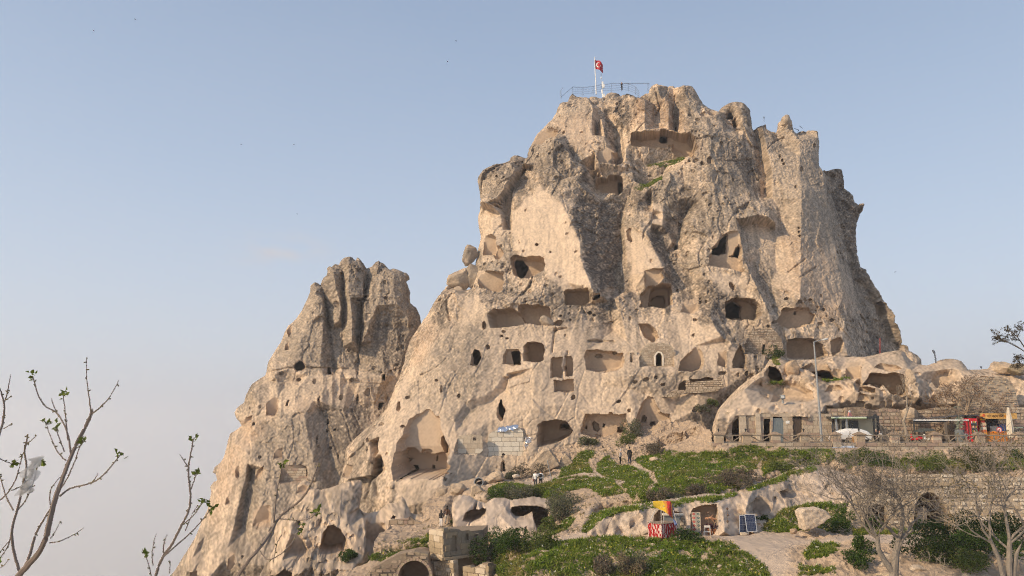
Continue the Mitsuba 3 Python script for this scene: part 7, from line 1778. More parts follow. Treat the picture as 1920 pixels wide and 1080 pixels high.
# ---------------------------------------------------------------- boulders
def boulder(label, px, py, w, h, Y, seed, rough=0.28, tilt=0.0, squash=0.8, colour=(0.43, 0.34, 0.255), grey=0.4, pts=None):
    """A boulder about w x h (in pixels at its distance), broken into planes and weathered."""
    r = np.random.default_rng(seed)
    k = thing('boulder', label, 'boulder')
    u = Y / FOCAL
    if pts is not None:
        q = np.array([at(x, y, Y) for x, y in pts])
        q = np.vstack([q + [0, d * max(w, 1) * u * 0.4, 0] for d in (-0.5, 0.6)] + [q * 0.9 + q.mean(0) * 0.1 + [0, -w * u * 0.3, 0]])
        m = trimesh.convex.convex_hull(q)
    else:
        d = r.normal(0, 1, (26, 3))
        d /= np.linalg.norm(d, axis=1, keepdims=True)
        m = trimesh.convex.convex_hull(d * [w * u / 2, w * u / 2 * squash, h * u / 2] * r.uniform(0.85, 1.1, (26, 1)))
        m.apply_transform(trimesh.transformations.rotation_matrix(tilt, [0, 1, 0]))
        m.apply_translation(at(px, py, Y))
    while len(m.faces) < 6000:
        m = m.subdivide()
    m = trimesh.smoothing.filter_taubin(m, 0.5, -0.53, 4)
    size = max(w, h) * u
    n = m.vertex_normals
    p = m.vertices
    dsp = size * 0.10 * (meshkit.fbm(p / (size * 0.5), 3, seed) - 0.5) * rough / 0.28 + size * 0.05 * (meshkit.fbm(p / (size * 0.12), 3, seed + 3) - 0.5)
    v = p + n * dsp[:, None]
    c = meshkit.fbm(p / (size * 0.35), 3, seed + 5)
    sp = meshkit.noise(p / 0.16, seed + 7)
    g = np.clip((c - 0.42) * 5, 0, 1) * grey
    C = np.array(colour) * (1 - g[:, None]) + np.array((0.25, 0.21, 0.17)) * g[:, None]
    C = C * (1 + 0.35 * (sp - 0.5))[:, None]
    obj(k, trimesh.Trimesh(v, m.faces, process=False), 'm_rock', color=C)


boulder('angular tan boulder perched on the left shoulder of the castle', 860, 523, 54, 52, 126.0, 1, grey=0.6)
boulder('small dark boulder perched above the angular one on the left shoulder', 879, 481, 34, 50, 128.0, 2, grey=1.0, tilt=0.3, colour=(0.36, 0.29, 0.23))
boulder('broken block under the perched boulders on the left shoulder', 886, 520, 34, 56, 126.0, 3, grey=0.8, colour=(0.33, 0.27, 0.21))
boulder('tall split boulder below the perched boulders', 857, 556, 36, 44, 122.5, 4, grey=0.6)
boulder('square rock standing on the castle skyline, right shoulder', 1476, 228, 27, 26, 140.0, 5, rough=0.2, squash=0.9, grey=0.6)
boulder('curved broken slab lying in the ledge cave', 1024, 603, 30, 22, 112.5, 6, grey=0.7, tilt=0.5, squash=0.6, colour=(0.37, 0.30, 0.235))
boulder('white tilted boulder beside the track, left of the forked tree', 1524, 972, 60, 44, 57.2, 7, grey=0.1, colour=(0.52, 0.43, 0.345), pts=[(1494, 959), (1500, 953), (1530, 951), (1545, 957), (1556, 968), (1540, 975), (1518, 990), (1503, 993), (1499, 975)])
boulder('brown broken stone beside the foot of the white tilted boulder', 1488, 996, 16, 11, 57.0, 8, colour=(0.40, 0.29, 0.20))
boulder('big slanting slab of fallen rock above the hikers path', 1012, 862, 60, 50, 89.0, 9, grey=0.25, rough=0.2, pts=[(985, 888), (988, 876), (1018, 843), (1030, 840), (1046, 862), (1050, 872), (1020, 886)])
boulder('pointed fallen rock right of the big slanting slab', 1062, 862, 26, 26, 89.0, 10, grey=0.3, pts=[(1047, 876), (1052, 860), (1060, 850), (1074, 866), (1072, 876)])
boulder('long tilted block between the slab and the boulders', 928, 897, 40, 24, 84.0, 11, grey=0.3, tilt=-0.3)
boulder('cone shaped boulder under the pipe', 898, 925, 32, 40, 79.0, 12, grey=0.2, pts=[(881, 936), (884, 912), (892, 908), (900, 912), (915, 932), (900, 937)])
boulder('rounded grey boulder left of the pipe', 856, 918, 34, 28, 83.0, 13, grey=0.7)
boulder('tall leaning boulder at the foot of the great arch', 828, 932, 26, 44, 85.0, 14, grey=0.6, tilt=0.2)
boulder('small round boulder near the hikers in white', 967, 893, 14, 8, 84.0, 15, grey=0.0, colour=(0.52, 0.45, 0.38))
boulder('pale stone in the grass under the dark grey shrub', 1226, 861, 18, 9, 83.0, 16, grey=0.1)
boulder('big round rock beside the dark cave, right of the brown wall', 1483, 692, 34, 36, 94.0, 17, grey=0.5, tilt=0.6, colour=(0.46, 0.33, 0.22))
boulder('smooth bowed rock below the dark caves, behind the lamp post', 1514, 716, 30, 30, 92.0, 18, grey=0.3, tilt=0.4)
boulder('pointed standing rock at the mouth of the widest cave, right', 1708, 714, 22, 48, 90.5, 19, grey=0.4, tilt=-0.15)
boulder('blocky rock at the head of the garden wall, behind the thin tree', 1706, 778, 34, 30, 86.5, 20, grey=0.3)
boulder('grey brown rock on the right skyline', 1884, 690, 44, 28, 93.0, 21, grey=0.6, squash=0.7)
boulder('dark overgrown rock at the right skyline edge', 1912, 694, 50, 26, 91.0, 22, grey=1.0, colour=(0.22, 0.18, 0.12))
boulder('low brown rock under the curved canopy', 1790, 812, 44, 34, 86.0, 23, grey=0.3, colour=(0.38, 0.29, 0.20))
for i, (px, py, w, h, lab) in enumerate([(1505, 1062, 34, 8, 'long ochre kerb stone beside the small grass patch'), (1632, 1028, 30, 9, 'flat ochre stone left of the forked tree'), (1662, 1045, 28, 14, 'layered flat rock behind the forked tree'), (1610, 1030, 30, 24, 'pale sloping stone beside the track'), (1656, 1060, 16, 11, 'round stone at the foot of the forked tree'),
                                         (1720, 1066, 30, 14, 'broken pale rock right of the forked tree'), (1660, 1078, 36, 10, 'ochre stone at the bottom edge by the forked tree'), (1815, 1080, 30, 12, 'tan stone at the bottom edge between the bushes'), (1845, 1082, 26, 12, 'second tan stone at the bottom edge, right of the first'), (1260, 1022, 22, 10, 'pale stone half sunk in the green bank by the track'), (1222, 1022, 16, 6, 'flat white stone at the edge of the track'), (1350, 1062, 10, 8, 'little white stone in the green bank')]):
    Y0 = float(hill_point(px, py)[1]) - 0.1
    boulder(lab, px, py, w, h, Y0, 60 + i, grey=0.15, colour=(0.47, 0.37, 0.26) if 'ochre' in lab else (0.46, 0.38, 0.30))


# ---------------------------------------------------------------- the stall, the rug cave, the solar panels
def ikat(name, a, b, c):
    def fn(p, n, uv):
        st = p.x
        t = dr.sin(st * 46.0)
        w = mikit.noise(st * 22.0, p.z * 3.2) + 0.30 * dr.sin(p.z * 15.0 + dr.floor(st * 11.0) * 2.4) * dr.select(t > 0, 1.0, 0.3)
        m = mikit.smoothstep(0.55, 0.75, w)
        k = mikit.smoothstep(0.3, 0.7, t * 0.5 + 0.5)
        return mikit.mix(mikit.mix(a, b, k), c, m)
    scene['m_' + name] = {'type': 'twosided', 'bsdf': {'type': 'diffuse', 'reflectance': mikit.proc(fn)}}
    return 'm_' + name


import drjit as dr


def build_stall():
    Y = 55.0
    px = Y / FOCAL
    g = float(at(1240, 1009.5, Y)[2])
    k = thing('market_stall', 'small stall draped in red striped cloth under a yellow, red and blue awning', 'stall')
    cor = at(1241, 1009, Y)[:2]
    Lc = np.array([at(1215.5, 1009, Y + 0.85)[0], Y + 0.85])
    Rc = np.array([at(1271, 1008, Y + 0.95)[0], Y + 0.95])
    Bc = Lc + Rc - cor
    red = ikat('ikat_red', (0.42, 0.035, 0.035), (0.30, 0.02, 0.03), (0.62, 0.50, 0.46))
    h = 0.96
    for a, b, nm in ((Lc, cor, 'left_drape'), (cor, Rc, 'right_drape'), (Rc, Bc, 'back_drape'), (Bc, Lc, 'side_drape')):
        t = np.linspace(0, 1, 60)
        zz = np.linspace(0, 1, 8)
        d = (b - a) / np.linalg.norm(b - a)
        nrm = np.array([d[1], -d[0]])
        T0, Z0 = np.meshgrid(t, zz, indexing='ij')
        wob = 0.022 * np.sin(T0 * np.linalg.norm(b - a) * 34) * (1 - Z0 * 0.7)
        P = np.stack([a[0] + (b - a)[0] * T0 + nrm[0] * wob, a[1] + (b - a)[1] * T0 + nrm[1] * wob, g + 0.01 + Z0 * h], -1).reshape(-1, 3)
        i, j = np.meshgrid(np.arange(59), np.arange(7), indexing='ij')
        f = np.stack([i * 8 + j, (i + 1) * 8 + j, (i + 1) * 8 + j + 1, i * 8 + j + 1], -1).reshape(-1, 4)
        obj(f'{k}__{nm}', trimesh.Trimesh(P, np.vstack([f[:, [0, 1, 2]], f[:, [0, 2, 3]]]), process=False), red, smooth=True)
    ctop = prism(Polygon([Lc, cor, Rc, Bc]).buffer(0.03), 0.03)
    ctop.apply_translation((0, 0, g + h))
    obj(k + '__counter', ctop, mat('counter', (0.22, 0.17, 0.13), 0.7))
    pole = mat('stall_pole', (0.50, 0.47, 0.45), 0.5)
    z1 = float(at(1230, 943, Y)[2])
    for p, q in (((1216, 983), (1229, 955)), ((1240, 985), (1239.5, 950)), ((1244, 984), (1244, 948)), ((1270, 984), (1262, 956))):
        obj(k + '__pole', tube([at(*p, Y + 0.4), at(*q, Y + 0.5)], 0.025, 6), pole)
    # the awning: three bands of cloth slung from the left pole and hanging down on the right
    edge_top = [(1224, 939.5), (1238, 939), (1250, 939.5), (1257, 940), (1262, 947), (1264, 956), (1262, 964)]
    edge_low = [(1225.5, 950), (1234, 954), (1244, 958), (1252, 964), (1258, 969), (1262, 974), (1263.5, 978)]
    t = np.linspace(0, 1, 25)
    A1 = np.stack([np.interp(t, np.linspace(0, 1, 7), [e[i] for e in edge_top]) for i in (0, 1)], -1)
    A2 = np.stack([np.interp(t, np.linspace(0, 1, 7), [e[i] for e in edge_low]) for i in (0, 1)], -1)
    s = np.linspace(0, 1, 13)
    grid = A1[:, None] * (1 - s)[None, :, None] + A2[:, None] * s[None, :, None]
    depth = Y + 0.3 + 0.9 * (1 - s)[None, :] + 0.12 * np.sin(t * 9)[:, None] - 0.2 * np.sin(s * 3.1)[None]
    P = at(grid[..., 0], grid[..., 1], depth)
    bands = [('yellow_band', (0.66, 0.42, 0.03), 0, 8), ('orange_band', (0.58, 0.24, 0.04), 8, 10), ('red_band', (0.45, 0.035, 0.03), 10, 15), ('orange_band', (0.50, 0.18, 0.04), 15, 17), ('blue_band', (0.06, 0.09, 0.16), 17, 24)]
    # the bands run slantwise across the cloth
    for nm, c, a, b in bands:
        F = []
        for i in range(24):
            for j in range(12):
                u = i + (j - 6) * -0.45
                if a <= u < b or (a == 0 and u < 0) or (b == 24 and u >= 24):
                    q = [i * 13 + j, (i + 1) * 13 + j, (i + 1) * 13 + j + 1, i * 13 + j + 1]
                    F += [[q[0], q[1], q[2]], [q[0], q[2], q[3]]]
        if F:
            used, F = np.unique(np.array(F), return_inverse=True)
            obj(f'{k}__{nm}', trimesh.Trimesh(P.reshape(-1, 3)[used], F.reshape(-1, 3), process=False), mat(nm, c, 0.8) if 'm_' + nm not in scene else 'm_' + nm)
    obj(k + '__hanging_scarf', tube([at(1262, 974, Y + 0.2), at(1265, 978, Y + 0.15), at(1267, 983, Y + 0.1), at(1268, 985, Y + 0.1)], [0.04, 0.07, 0.12, 0.05], 7), mat('scarf_blue', (0.10, 0.14, 0.30), 0.8))
    k = thing('grey_door', 'grey metal door closing the rock shelter behind the stall', 'door')
    c0, c1 = at(1246, 1003, 57.2), at(1278, 966, 57.2)
    obj(k + '__panel', boxm(c0[0], c1[0], 57.2, 57.3, c0[2], c1[2]), mat('door_grey', (0.20, 0.22, 0.235), 0.6))
    obj(k + '__lintel', boxm(c0[0] - 0.1, c1[0] + 0.1, 57.05, 57.35, c1[2], c1[2] + 0.12), CREAM[2])
    pl = Plane((X(1276, 57.0), 57.0, 0), (X(1292, 57.0), 57.0, 0))
    w = thing('rubble_jamb', 'narrow jamb of small tan stones right of the grey door', 'wall')
    masonry(w, pl, [(1276, 1003), (1277, 970), (1284, 966), (1288, 985), (1286, 1003)], 0.22, 0.28, [STONES[2], STONES[0]], 51, stuff=True, rough_shape=0.3, proud=0.04, back=0.3)


def rug_pattern(p, n, uv):
    # rows of lozenges in two columns, red and teal on cream
    u, v = uv.x, uv.y
    col = dr.floor(u * 2.0)
    du = dr.abs(u * 2.0 - col - 0.5)
    row = v * 6.0
    dv = dr.abs(row - dr.floor(row) - 0.5)
    dd = du * 1.15 + dv * 1.1
    c = mikit.mix((0.46, 0.045, 0.05), (0.05, 0.13, 0.13), mikit.smoothstep(0.4, 0.6, col + 0.25 * dr.sin(dr.floor(row) * 3.1)))
    inner = mikit.mix(c, (0.55, 0.48, 0.40), mikit.smoothstep(0.16, 0.12, dd))
    base = mikit.mix(inner, (0.50, 0.44, 0.36), mikit.smoothstep(0.38, 0.42, dd))
    edge = dr.minimum(u, 1 - u)
    return mikit.mix((0.06, 0.035, 0.035), base, mikit.smoothstep(0.03, 0.06, edge)) * (0.85 + 0.3 * mikit.noise(u * 90.0, v * 200.0))


def build_rug_cave():
    Y = 58.6
    k = thing('hanging_rug', 'long kilim with red and teal lozenges hung in the cave mouth', 'rug')
    a, b = at(1297.5, 1004, Y), at(1313.5, 961, Y)
    t, s = np.meshgrid(np.linspace(0, 1, 14), np.linspace(0, 1, 30), indexing='ij')
    P = np.stack([a[0] + (b[0] - a[0]) * t, Y + 0.02 * np.sin(t * 9 + s * 2) - 0.10 * (1 - s), a[2] + 0.03 + (b[2] - a[2]) * s], -1).reshape(-1, 3)
    i, j = np.meshgrid(np.arange(13), np.arange(29), indexing='ij')
    f = np.stack([i * 30 + j, (i + 1) * 30 + j, (i + 1) * 30 + j + 1, i * 30 + j + 1], -1).reshape(-1, 4)
    scene['m_rug'] = {'type': 'twosided', 'bsdf': {'type': 'diffuse', 'reflectance': mikit.proc(rug_pattern)}}
    scene[k] = mikit.ply((P, np.vstack([f[:, [0, 1, 2]], f[:, [0, 2, 3]]])), 'm_rug', smooth=True, uv=np.stack([t.ravel(), s.ravel()], -1))
    Y = 57.6
    u = Y / FOCAL

    def pot(label, px, py, w, h, plant=None):
        kk = thing('flower_pot', label, 'pot')
        o = at(px, py, Y)
        prof = [(0.001, 0), (w * 0.36, 0), (w * 0.48, h * 0.55), (w * 0.5, h * 0.85), (w * 0.56, h * 0.86), (w * 0.56, h), (w * 0.46, h), (w * 0.44, h * 0.8), (0.001, h * 0.8)]
        m = trimesh.creation.revolve(np.array(prof) * u, sections=18)
        m.apply_translation(o)
        obj(kk + '__pot', m, mat('terracotta', (0.42, 0.18, 0.085), 0.8) if 'm_terracotta' not in scene else 'm_terracotta', smooth=30)
        if plant:
            r = np.random.default_rng(int(px))
            p = o + [0, 0, h * u] + r.normal(0, 0.13, (40, 3)) * [1, 1, 0.7] + [0, 0, 0.12]
            v, f = leaf_cloud(p, p * 0 + [0, 0, 1], 0.14, r, per=3)
            obj(kk + '__plant', (v, f), 'm_leaves', color=np.tile(np.array(plant), (len(v), 1)) * r.uniform(0.6, 1.4, (len(v), 1)))
    pot('terracotta pot with dark red flowers in front of the rug cave', 1331, 1003, 9, 11, (0.10, 0.03, 0.05))
    pot('terracotta pot with purple plant at the right side of the rug cave', 1340, 1000, 8, 8, (0.09, 0.05, 0.075))
    pot('round terracotta pot by the track, left of the solar panels', 1369, 1009, 11, 7, None)
    k = thing('white_chair', 'white chair frame standing in front of the rug cave', 'chair')
    wh = mat('chair_white', (0.66, 0.64, 0.60), 0.5)
    o = at(1327, 1009, 57.2)
    for dx, dy, hh in ((-0.2, 0, 0.9), (-0.2, 0.35, 0.42), (0.2, 0, 0.9), (0.2, 0.35, 0.42)):
        obj(k + '__leg', tube([o + [dx, dy, 0], o + [dx, dy, hh]], 0.025, 6), wh)
    obj(k + '__seat', boxm(o[0] - 0.22, o[0] + 0.22, o[1], o[1] + 0.38, o[2] + 0.42, o[2] + 0.46), wh)
    obj(k + '__backrest', boxm(o[0] - 0.2, o[0] + 0.2, o[1] - 0.02, o[1] + 0.01, o[2] + 0.75, o[2] + 0.9), wh)
    for px, py, lab in ((1330.5, 1012, 'thin planted stake before the rug cave'), (1366, 1004, 'stake with dry seed heads left of the solar panels')):
        k = thing('plant_stake', lab, 'stake')
        o = at(px, py, 57.3)
        obj(k + '__stem', tube([o, o + [0, 0, 1.4], o + [0.03, 0, 2.0]], [0.02, 0.018, 0.01], 5), 'm_twig')
        obj(k + '__head', cat([tube([o + [dx, 0, z - 0.1], o + [dx, 0, z], o + [dx, 0, z + 0.1]], [0.02, 0.11, 0.02], 7) for dx, z in ((0, 1.9), (0.02, 1.45), (-0.02, 1.0))]), mat('seed_head', (0.14, 0.09, 0.065), 0.9) if 'm_seed_head' not in scene else 'm_seed_head', kind='stuff')
    k = thing('driftwood', 'pale antler like wood hung on the back wall of the rug cave', 'ornament')
    c = at(1331, 972, 59.7)
    obj(k, cat([tube([c + [-0.4, -0.1, 0], c + [0, -0.15, 0.05], c + [0.45, -0.1, -0.05]], [0.07, 0.1, 0.06], 6), tube([c + [0, -0.15, 0.05], c + [0.2, -0.2, 0.3]], [0.05, 0.02], 5), tube([c + [0.05, -0.15, 0], c + [0.3, -0.2, -0.3]], [0.05, 0.02], 5)]), mat('drift', (0.45, 0.25, 0.16), 0.8))


def panel_pattern(p, n, uv):
    u, v = uv.x * 6.0, uv.y * 10.0
    du, dv = dr.abs(u - dr.floor(u) - 0.5), dr.abs(v - dr.floor(v) - 0.5)
    line = dr.maximum(mikit.smoothstep(0.455, 0.48, du), mikit.smoothstep(0.46, 0.485, dv))
    bar = mikit.smoothstep(0.012, 0.006, dr.abs(uv.y - 0.5))
    return mikit.mix((0.012, 0.018, 0.050), (0.20, 0.23, 0.30), dr.maximum(line * 0.8, bar))


def build_panels():
    scene['m_solar_cells'] = {'type': 'twosided', 'bsdf': {'type': 'principled', 'base_color': mikit.proc(panel_pattern), 'roughness': 0.22, 'specular': 0.5, 'clearcoat': 0.4}}
    alu = mat('aluminium', (0.62, 0.63, 0.64), 0.4, metallic=0.5)
    for lab, q, Y0, Y1 in (('bluish solar panel standing half behind the darker one', [(1386.5, 1001), (1403, 1001), (1401, 966), (1386, 966.5)], 58.0, 58.5), ('dark solar panel in a pale frame leaning at the right of the pair', [(1400.5, 997), (1419.5, 996.5), (1415.5, 964.5), (1396, 965)], 57.6, 58.2)):
        k = thing('solar_panel', lab, 'solar panel')
        P = np.array([at(q[0][0], q[0][1], Y0), at(q[1][0], q[1][1], Y0), at(q[2][0], q[2][1], Y1), at(q[3][0], q[3][1], Y1)])
        n = np.cross(P[1] - P[0], P[3] - P[0])
        n /= np.linalg.norm(n)
        inner = np.array([P.mean(0) + (p - P.mean(0)) * 0.95 for p in P]) + n * 0.022
        scene[k + '__cells'] = mikit.ply((inner, np.array([[0, 1, 2], [0, 2, 3]])), 'm_solar_cells', uv=np.array([(0, 0), (1, 0), (1, 1), (0, 1.0)]))
        obj(k + '__back', trimesh.convex.convex_hull(np.vstack([P + n * 0.012, P - n * 0.012])), alu)
        for a, b in ((0, 1), (1, 2), (2, 3), (3, 0)):
            d = (P[b] - P[a]) / np.linalg.norm(P[b] - P[a])
            s = np.cross(n, d)
            c = [P[a] + s * e + n * z for e in (-0.005, 0.035) for z in (-0.02, 0.03)] + [P[b] + s * e + n * z for e in (-0.005, 0.035) for z in (-0.02, 0.03)]
            obj(k + '__frame', trimesh.convex.convex_hull(np.array(c)), alu)
        for px, py in ((q[0][0] + 3, 1003), (q[1][0] - 2, 1003)):
            obj(k + '__leg', tube([at(px, py, Y0 + 0.45), at(px, py - 30, Y1 + 0.1)], 0.02, 5), alu)
    k = thing('timber_beam', 'weathered beam resting across the top of the solar panels', 'beam')
    a, b = at(1378, 965.5, 58.7), at(1419, 964, 58.7)
    obj(k, boxm(a[0], b[0], 58.6, 58.78, a[2] - 0.05, a[2] + 0.08), speckled('beam_wood', (0.36, 0.30, 0.24), 0.3, 0.1))
    k = thing('stone_block', 'pale block weighting the foot of the bluish solar panel', 'stone')
    a = at(1394, 1002.5, 57.5)
    obj(k, rounded(a[0] - 0.22, a[0] + 0.22, a[1] - 0.15, a[1] + 0.15, a[2] - 0.05, a[2] + 0.16, 0.04), CREAM[1])


build_stall()
build_rug_cave()
build_panels()


# ---------------------------------------------------------------- kiosks, cars and seats on the terrace
def build_kiosks():
    dark, cream, glass = mat('roof_dark', (0.035, 0.037, 0.04), 0.4), mat('kiosk_cream', (0.50, 0.46, 0.34), 0.6), mat('glass_dark', (0.03, 0.035, 0.04), 0.08)
    Y = 84.5
    k = thing('drinks_kiosk', 'cream kiosk with a flat dark roof and striped edge behind the covered white car', 'kiosk')
    x0, x1 = X(1551, Y), X(1640, Y)
    zt = float(at(1590, 782.5, Y)[2])
    obj(k + '__roof', boxm(x0, x1, Y - 1.2, Y + 2.6, zt - 0.14, zt + 0.10), dark)
    obj(k + '__edge_strip', boxm(x0, X(1626, Y - 1.2), Y - 1.225, Y - 1.2, zt - 0.12, zt - 0.02), mat('strip_green', (0.42, 0.55, 0.30), 0.5))
    obj(k + '__edge_strip', boxm(x0, X(1626, Y - 1.2), Y - 1.225, Y - 1.2, zt - 0.018, zt + 0.05), 'm_white_paint')
    obj(k + '__gable', trimesh.convex.convex_hull(np.array([(X(a, Y), Y + b, zt + c) for a in (1628, 1640) for b in (-1.1, -0.9) for c in (-0.1, 0.12)] + [(X(1634, Y), Y - 1.1, zt + 0.34), (X(1634, Y), Y - 0.9, zt + 0.34)])), dark)
    obj(k + '__wall', boxm(X(1580, Y), X(1648, Y), Y + 0.6, Y + 2.3, ZT, zt - 0.14), cream)
    for a, b, m, nm in ((1583, 1594, glass, 'window'), (1596, 1602, glass, 'window'), (1603, 1614, mat('menu_board', (0.06, 0.065, 0.07), 0.4), 'board')):
        obj(f'{k}__{nm}', boxm(X(a, Y), X(b, Y), Y + 0.55, Y + 0.6, ZT + 0.85, zt - 0.35), m)
    for a in (1562, 1581, 1632, 1650):
        obj(k + '__post', boxm(X(a, Y) - 0.09, X(a, Y) + 0.09, Y - 0.95 if a < 1640 else Y + 0.3, Y - 0.77 if a < 1640 else Y + 0.5, ZT, zt - 0.14), dark if a > 1600 else GALV)
    obj(k + '__shutter', boxm(X(1556, Y), X(1566, Y), Y + 0.6, Y + 0.8, ZT, zt - 0.5), GALV)
    obj(k + '__cabinet', rounded(X(1566, Y), X(1579, Y), Y + 0.7, Y + 1.3, ZT, ZT + 2.0, 0.05), STONES[2])
    k = thing('roof_ornament', 'small pink and white figure standing on the flat kiosk roof', 'ornament')
    c = np.array([X(1595, Y), Y, zt + 0.10])
    obj(k + '__base', tube([c, c + [0, 0, 0.25], c + [0, 0, 0.45]], [0.24, 0.2, 0.10], 10), mat('pink', (0.62, 0.25, 0.22), 0.6))
    obj(k + '__top', tube([c + [0, 0, 0.44], c + [0, 0, 0.55], c + [0, 0, 0.66]], [0.09, 0.12, 0.04], 10), 'm_white_paint')
    # long canopy with a curved end
    Y = 83.5
    k = thing('curved_canopy', 'long dark canopy with a curved end and white gutter, beside the red fridges', 'canopy')
    zt = float(at(1740, 787.5, Y)[2])
    xs = [1705, 1720, 1740, 1757, 1770, 1785, 1800, 1812, 1822, 1832, 1838]
    zs = [783.5, 783.3, 783.3, 783.2, 781, 779.2, 778.2, 778.0, 779.0, 781.5, 785]
    for i in range(len(xs) - 1):
        a, b = at(xs[i], zs[i], Y), at(xs[i + 1], zs[i + 1], Y)
        c = np.array([(p[0] + (0.012 if q == 0 else -0.012), Y + y, z) for q, p in enumerate((a, b)) for y in (-0.9, 1.6) for z in (p[2], p[2] - 0.07)])
        obj(k + '__roof_panel', trimesh.convex.convex_hull(c), mat('canopy_blue', (0.045, 0.055, 0.075), 0.25) if 'm_canopy_blue' not in scene else 'm_canopy_blue')
    obj(k + '__gutter', boxm(X(1705, Y), X(1808, Y), Y - 0.98, Y - 0.88, zt - 0.08, zt + 0.06), 'm_white_paint')
    obj(k + '__beam', boxm(X(1706, Y), X(1766, Y), Y - 0.85, Y - 0.7, zt - 0.24, zt - 0.09), dark)
    for a in (1707, 1764, 1766.5):
        obj(k + '__post', boxm(X(a, Y) - 0.07, X(a, Y) + 0.07, Y - 0.84, Y - 0.70, ZT, zt - 0.1), 'm_twig')
    # fridges
    Y = 82.6
    red = mat('fridge_red', (0.56, 0.022, 0.03), 0.3)
    for lab, a, b, ang in (('bright red drinks cooler with a sloping side under the canopy', 1804.5, 1815.5, 0.25), ('dark fronted red drinks fridge with glass shelves', 1819, 1834, 0.0)):
        k = thing('drinks_fridge', lab, 'fridge')
        x0, x1, zz = X(a, Y), X(b, Y), float(at(1810, 784.5, Y)[2])
        obj(k + '__cabinet', rounded(x0, x1, Y, Y + 0.6, ZT, zz, 0.04), red)
        if ang:
            obj(k + '__panel', boxm(x0 + 0.16, x0 + 0.40, Y - 0.02, Y, ZT + 1.1, zz - 0.4), mat('dark_red', (0.20, 0.01, 0.015), 0.3))
            obj(k + '__panel', boxm(x0 + 0.14, x0 + 0.46, Y - 0.02, Y, ZT + 0.55, ZT + 0.9), 'm_white_paint')
        else:
            obj(k + '__glass', boxm(x0 + 0.12, x1 - 0.08, Y - 0.02, Y, ZT + 0.3, zz - 0.35), glass)
            for q in range(4):
                z0 = ZT + 0.5 + q * 0.5
                obj(k + '__shelf', boxm(x0 + 0.14, x1 - 0.10, Y - 0.035, Y - 0.02, z0, z0 + 0.04), GALV)
                r = np.random.default_rng(q)
                for t in range(5):
                    xx = x0 + 0.20 + t * 0.115
                    obj(k + '__bottle', tube([(xx, Y - 0.05, z0 + 0.04), (xx, Y - 0.05, z0 + 0.2), (xx, Y - 0.05, z0 + 0.26)], [0.035, 0.035, 0.014], 6), [mat('b_red', (0.5, 0.05, 0.04), 0.3), mat('b_green', (0.12, 0.3, 0.12), 0.3), mat('b_amber', (0.5, 0.25, 0.04), 0.3), 'm_white_paint'][(t + q) % 4])
    k = thing('planter_tree', 'slender plant with pale drooping leaves in a grey tub left of the red cooler', 'plant')
    o = np.array([X(1798, Y), Y, ZT])
    obj(k + '__tub', tube([o, o + [0, 0, 0.5], o + [0, 0, 1.35]], [0.42, 0.5, 0.46], 16), mat('tub_grey', (0.13, 0.15, 0.165), 0.6), smooth=40)
    obj(k + '__stem', tube([o + [0.1, 0, 1.3], o + [0.12, 0, 2.6], o + [0.1, 0, 4.0]], 0.04, 6), 'm_twig')
    V, F, n = [], [], 0
    for i in range(44):
        a, z = i * 2.4, 1.5 + 1.35 * (i % 22) / 22 + (1.0 if i > 40 else 0)
        d = np.array([math.cos(a), math.sin(a), 0])
        s = np.array([-math.sin(a), math.cos(a), 0])
        b = o + [0.1, 0, z]
        v = np.array([b, b + d * 0.22 + s * 0.06 + [0, 0, 0.08], b + d * 0.48 - [0, 0, 0.08], b + d * 0.22 - s * 0.06 + [0, 0, 0.08]])
        V.append(v), F.append(np.array([[0, 1, 2], [0, 2, 3]]) + n)
        n += 4
    obj(k + '__leaf', (np.vstack(V), np.vstack(F)), 'm_leaves', color=np.tile((0.38, 0.44, 0.36), (n, 1)))
    # fruit juice kiosk
    Y = 83.8
    k = thing('juice_kiosk', 'fruit juice kiosk with an orange VITAMIN BAR board at the right edge', 'kiosk')
    za, zb = float(at(1860, 785.2, Y)[2]), float(at(1860, 775.0, Y)[2])
    x0, x1 = X(1832, Y), X(1899, Y)
    sign = mat('sign_orange', (0.62, 0.37, 0.12), 0.6)
    obj(k + '__sign_board', boxm(x0, x1, Y - 0.9, Y - 0.82, za, zb), sign)
    tm = meshkit.text_mesh('VITAMIN BAR', 0.19, 0.015, True)
    w0 = X(1853, Y - 0.9)
    sx = (X(1883, Y - 0.9) - w0) / tm.extents[0]
    tm.vertices = np.stack([tm.vertices[:, 0] * sx + w0, Y - 0.905 - tm.vertices[:, 2], tm.vertices[:, 1] * 1.3 + (za + zb) / 2 - 0.13], -1)
    obj(k + '__lettering', tm, mat('letter_brown', (0.10, 0.05, 0.02), 0.6), label='dark brown VITAMIN BAR lettering')
    for a, c in ((1836, (0.55, 0.05, 0.03)), (1842, (0.60, 0.20, 0.03)), (1847, (0.55, 0.10, 0.03)), (1888, (0.62, 0.25, 0.03)), (1896, (0.55, 0.06, 0.04))):
        q = trimesh.creation.icosphere(2, 0.17)
        q.vertices = q.vertices * [1, 0.15, 0.9] + [X(a, Y - 0.92), Y - 0.91, za + 0.17 + 0.1 * (a % 3)]
        obj(k + '__painted_fruit', q, mat(f'fruit{a}', c, 0.6), smooth=True)
    obj(k + '__awning', trimesh.convex.convex_hull(np.array([(x, y, z) for x in (X(1838, Y), X(1890, Y)) for y, z in ((Y - 0.8, za - 0.02), (Y - 0.8, za + 0.03), (Y + 1.2, za - 0.02), (Y + 1.2, za + 0.1))])), dark)
    obj(k + '__back_wall', boxm(X(1840, Y), X(1882, Y), Y + 0.9, Y + 1.1, ZT, za), mat('kiosk_back', (0.06, 0.06, 0.065), 0.7))
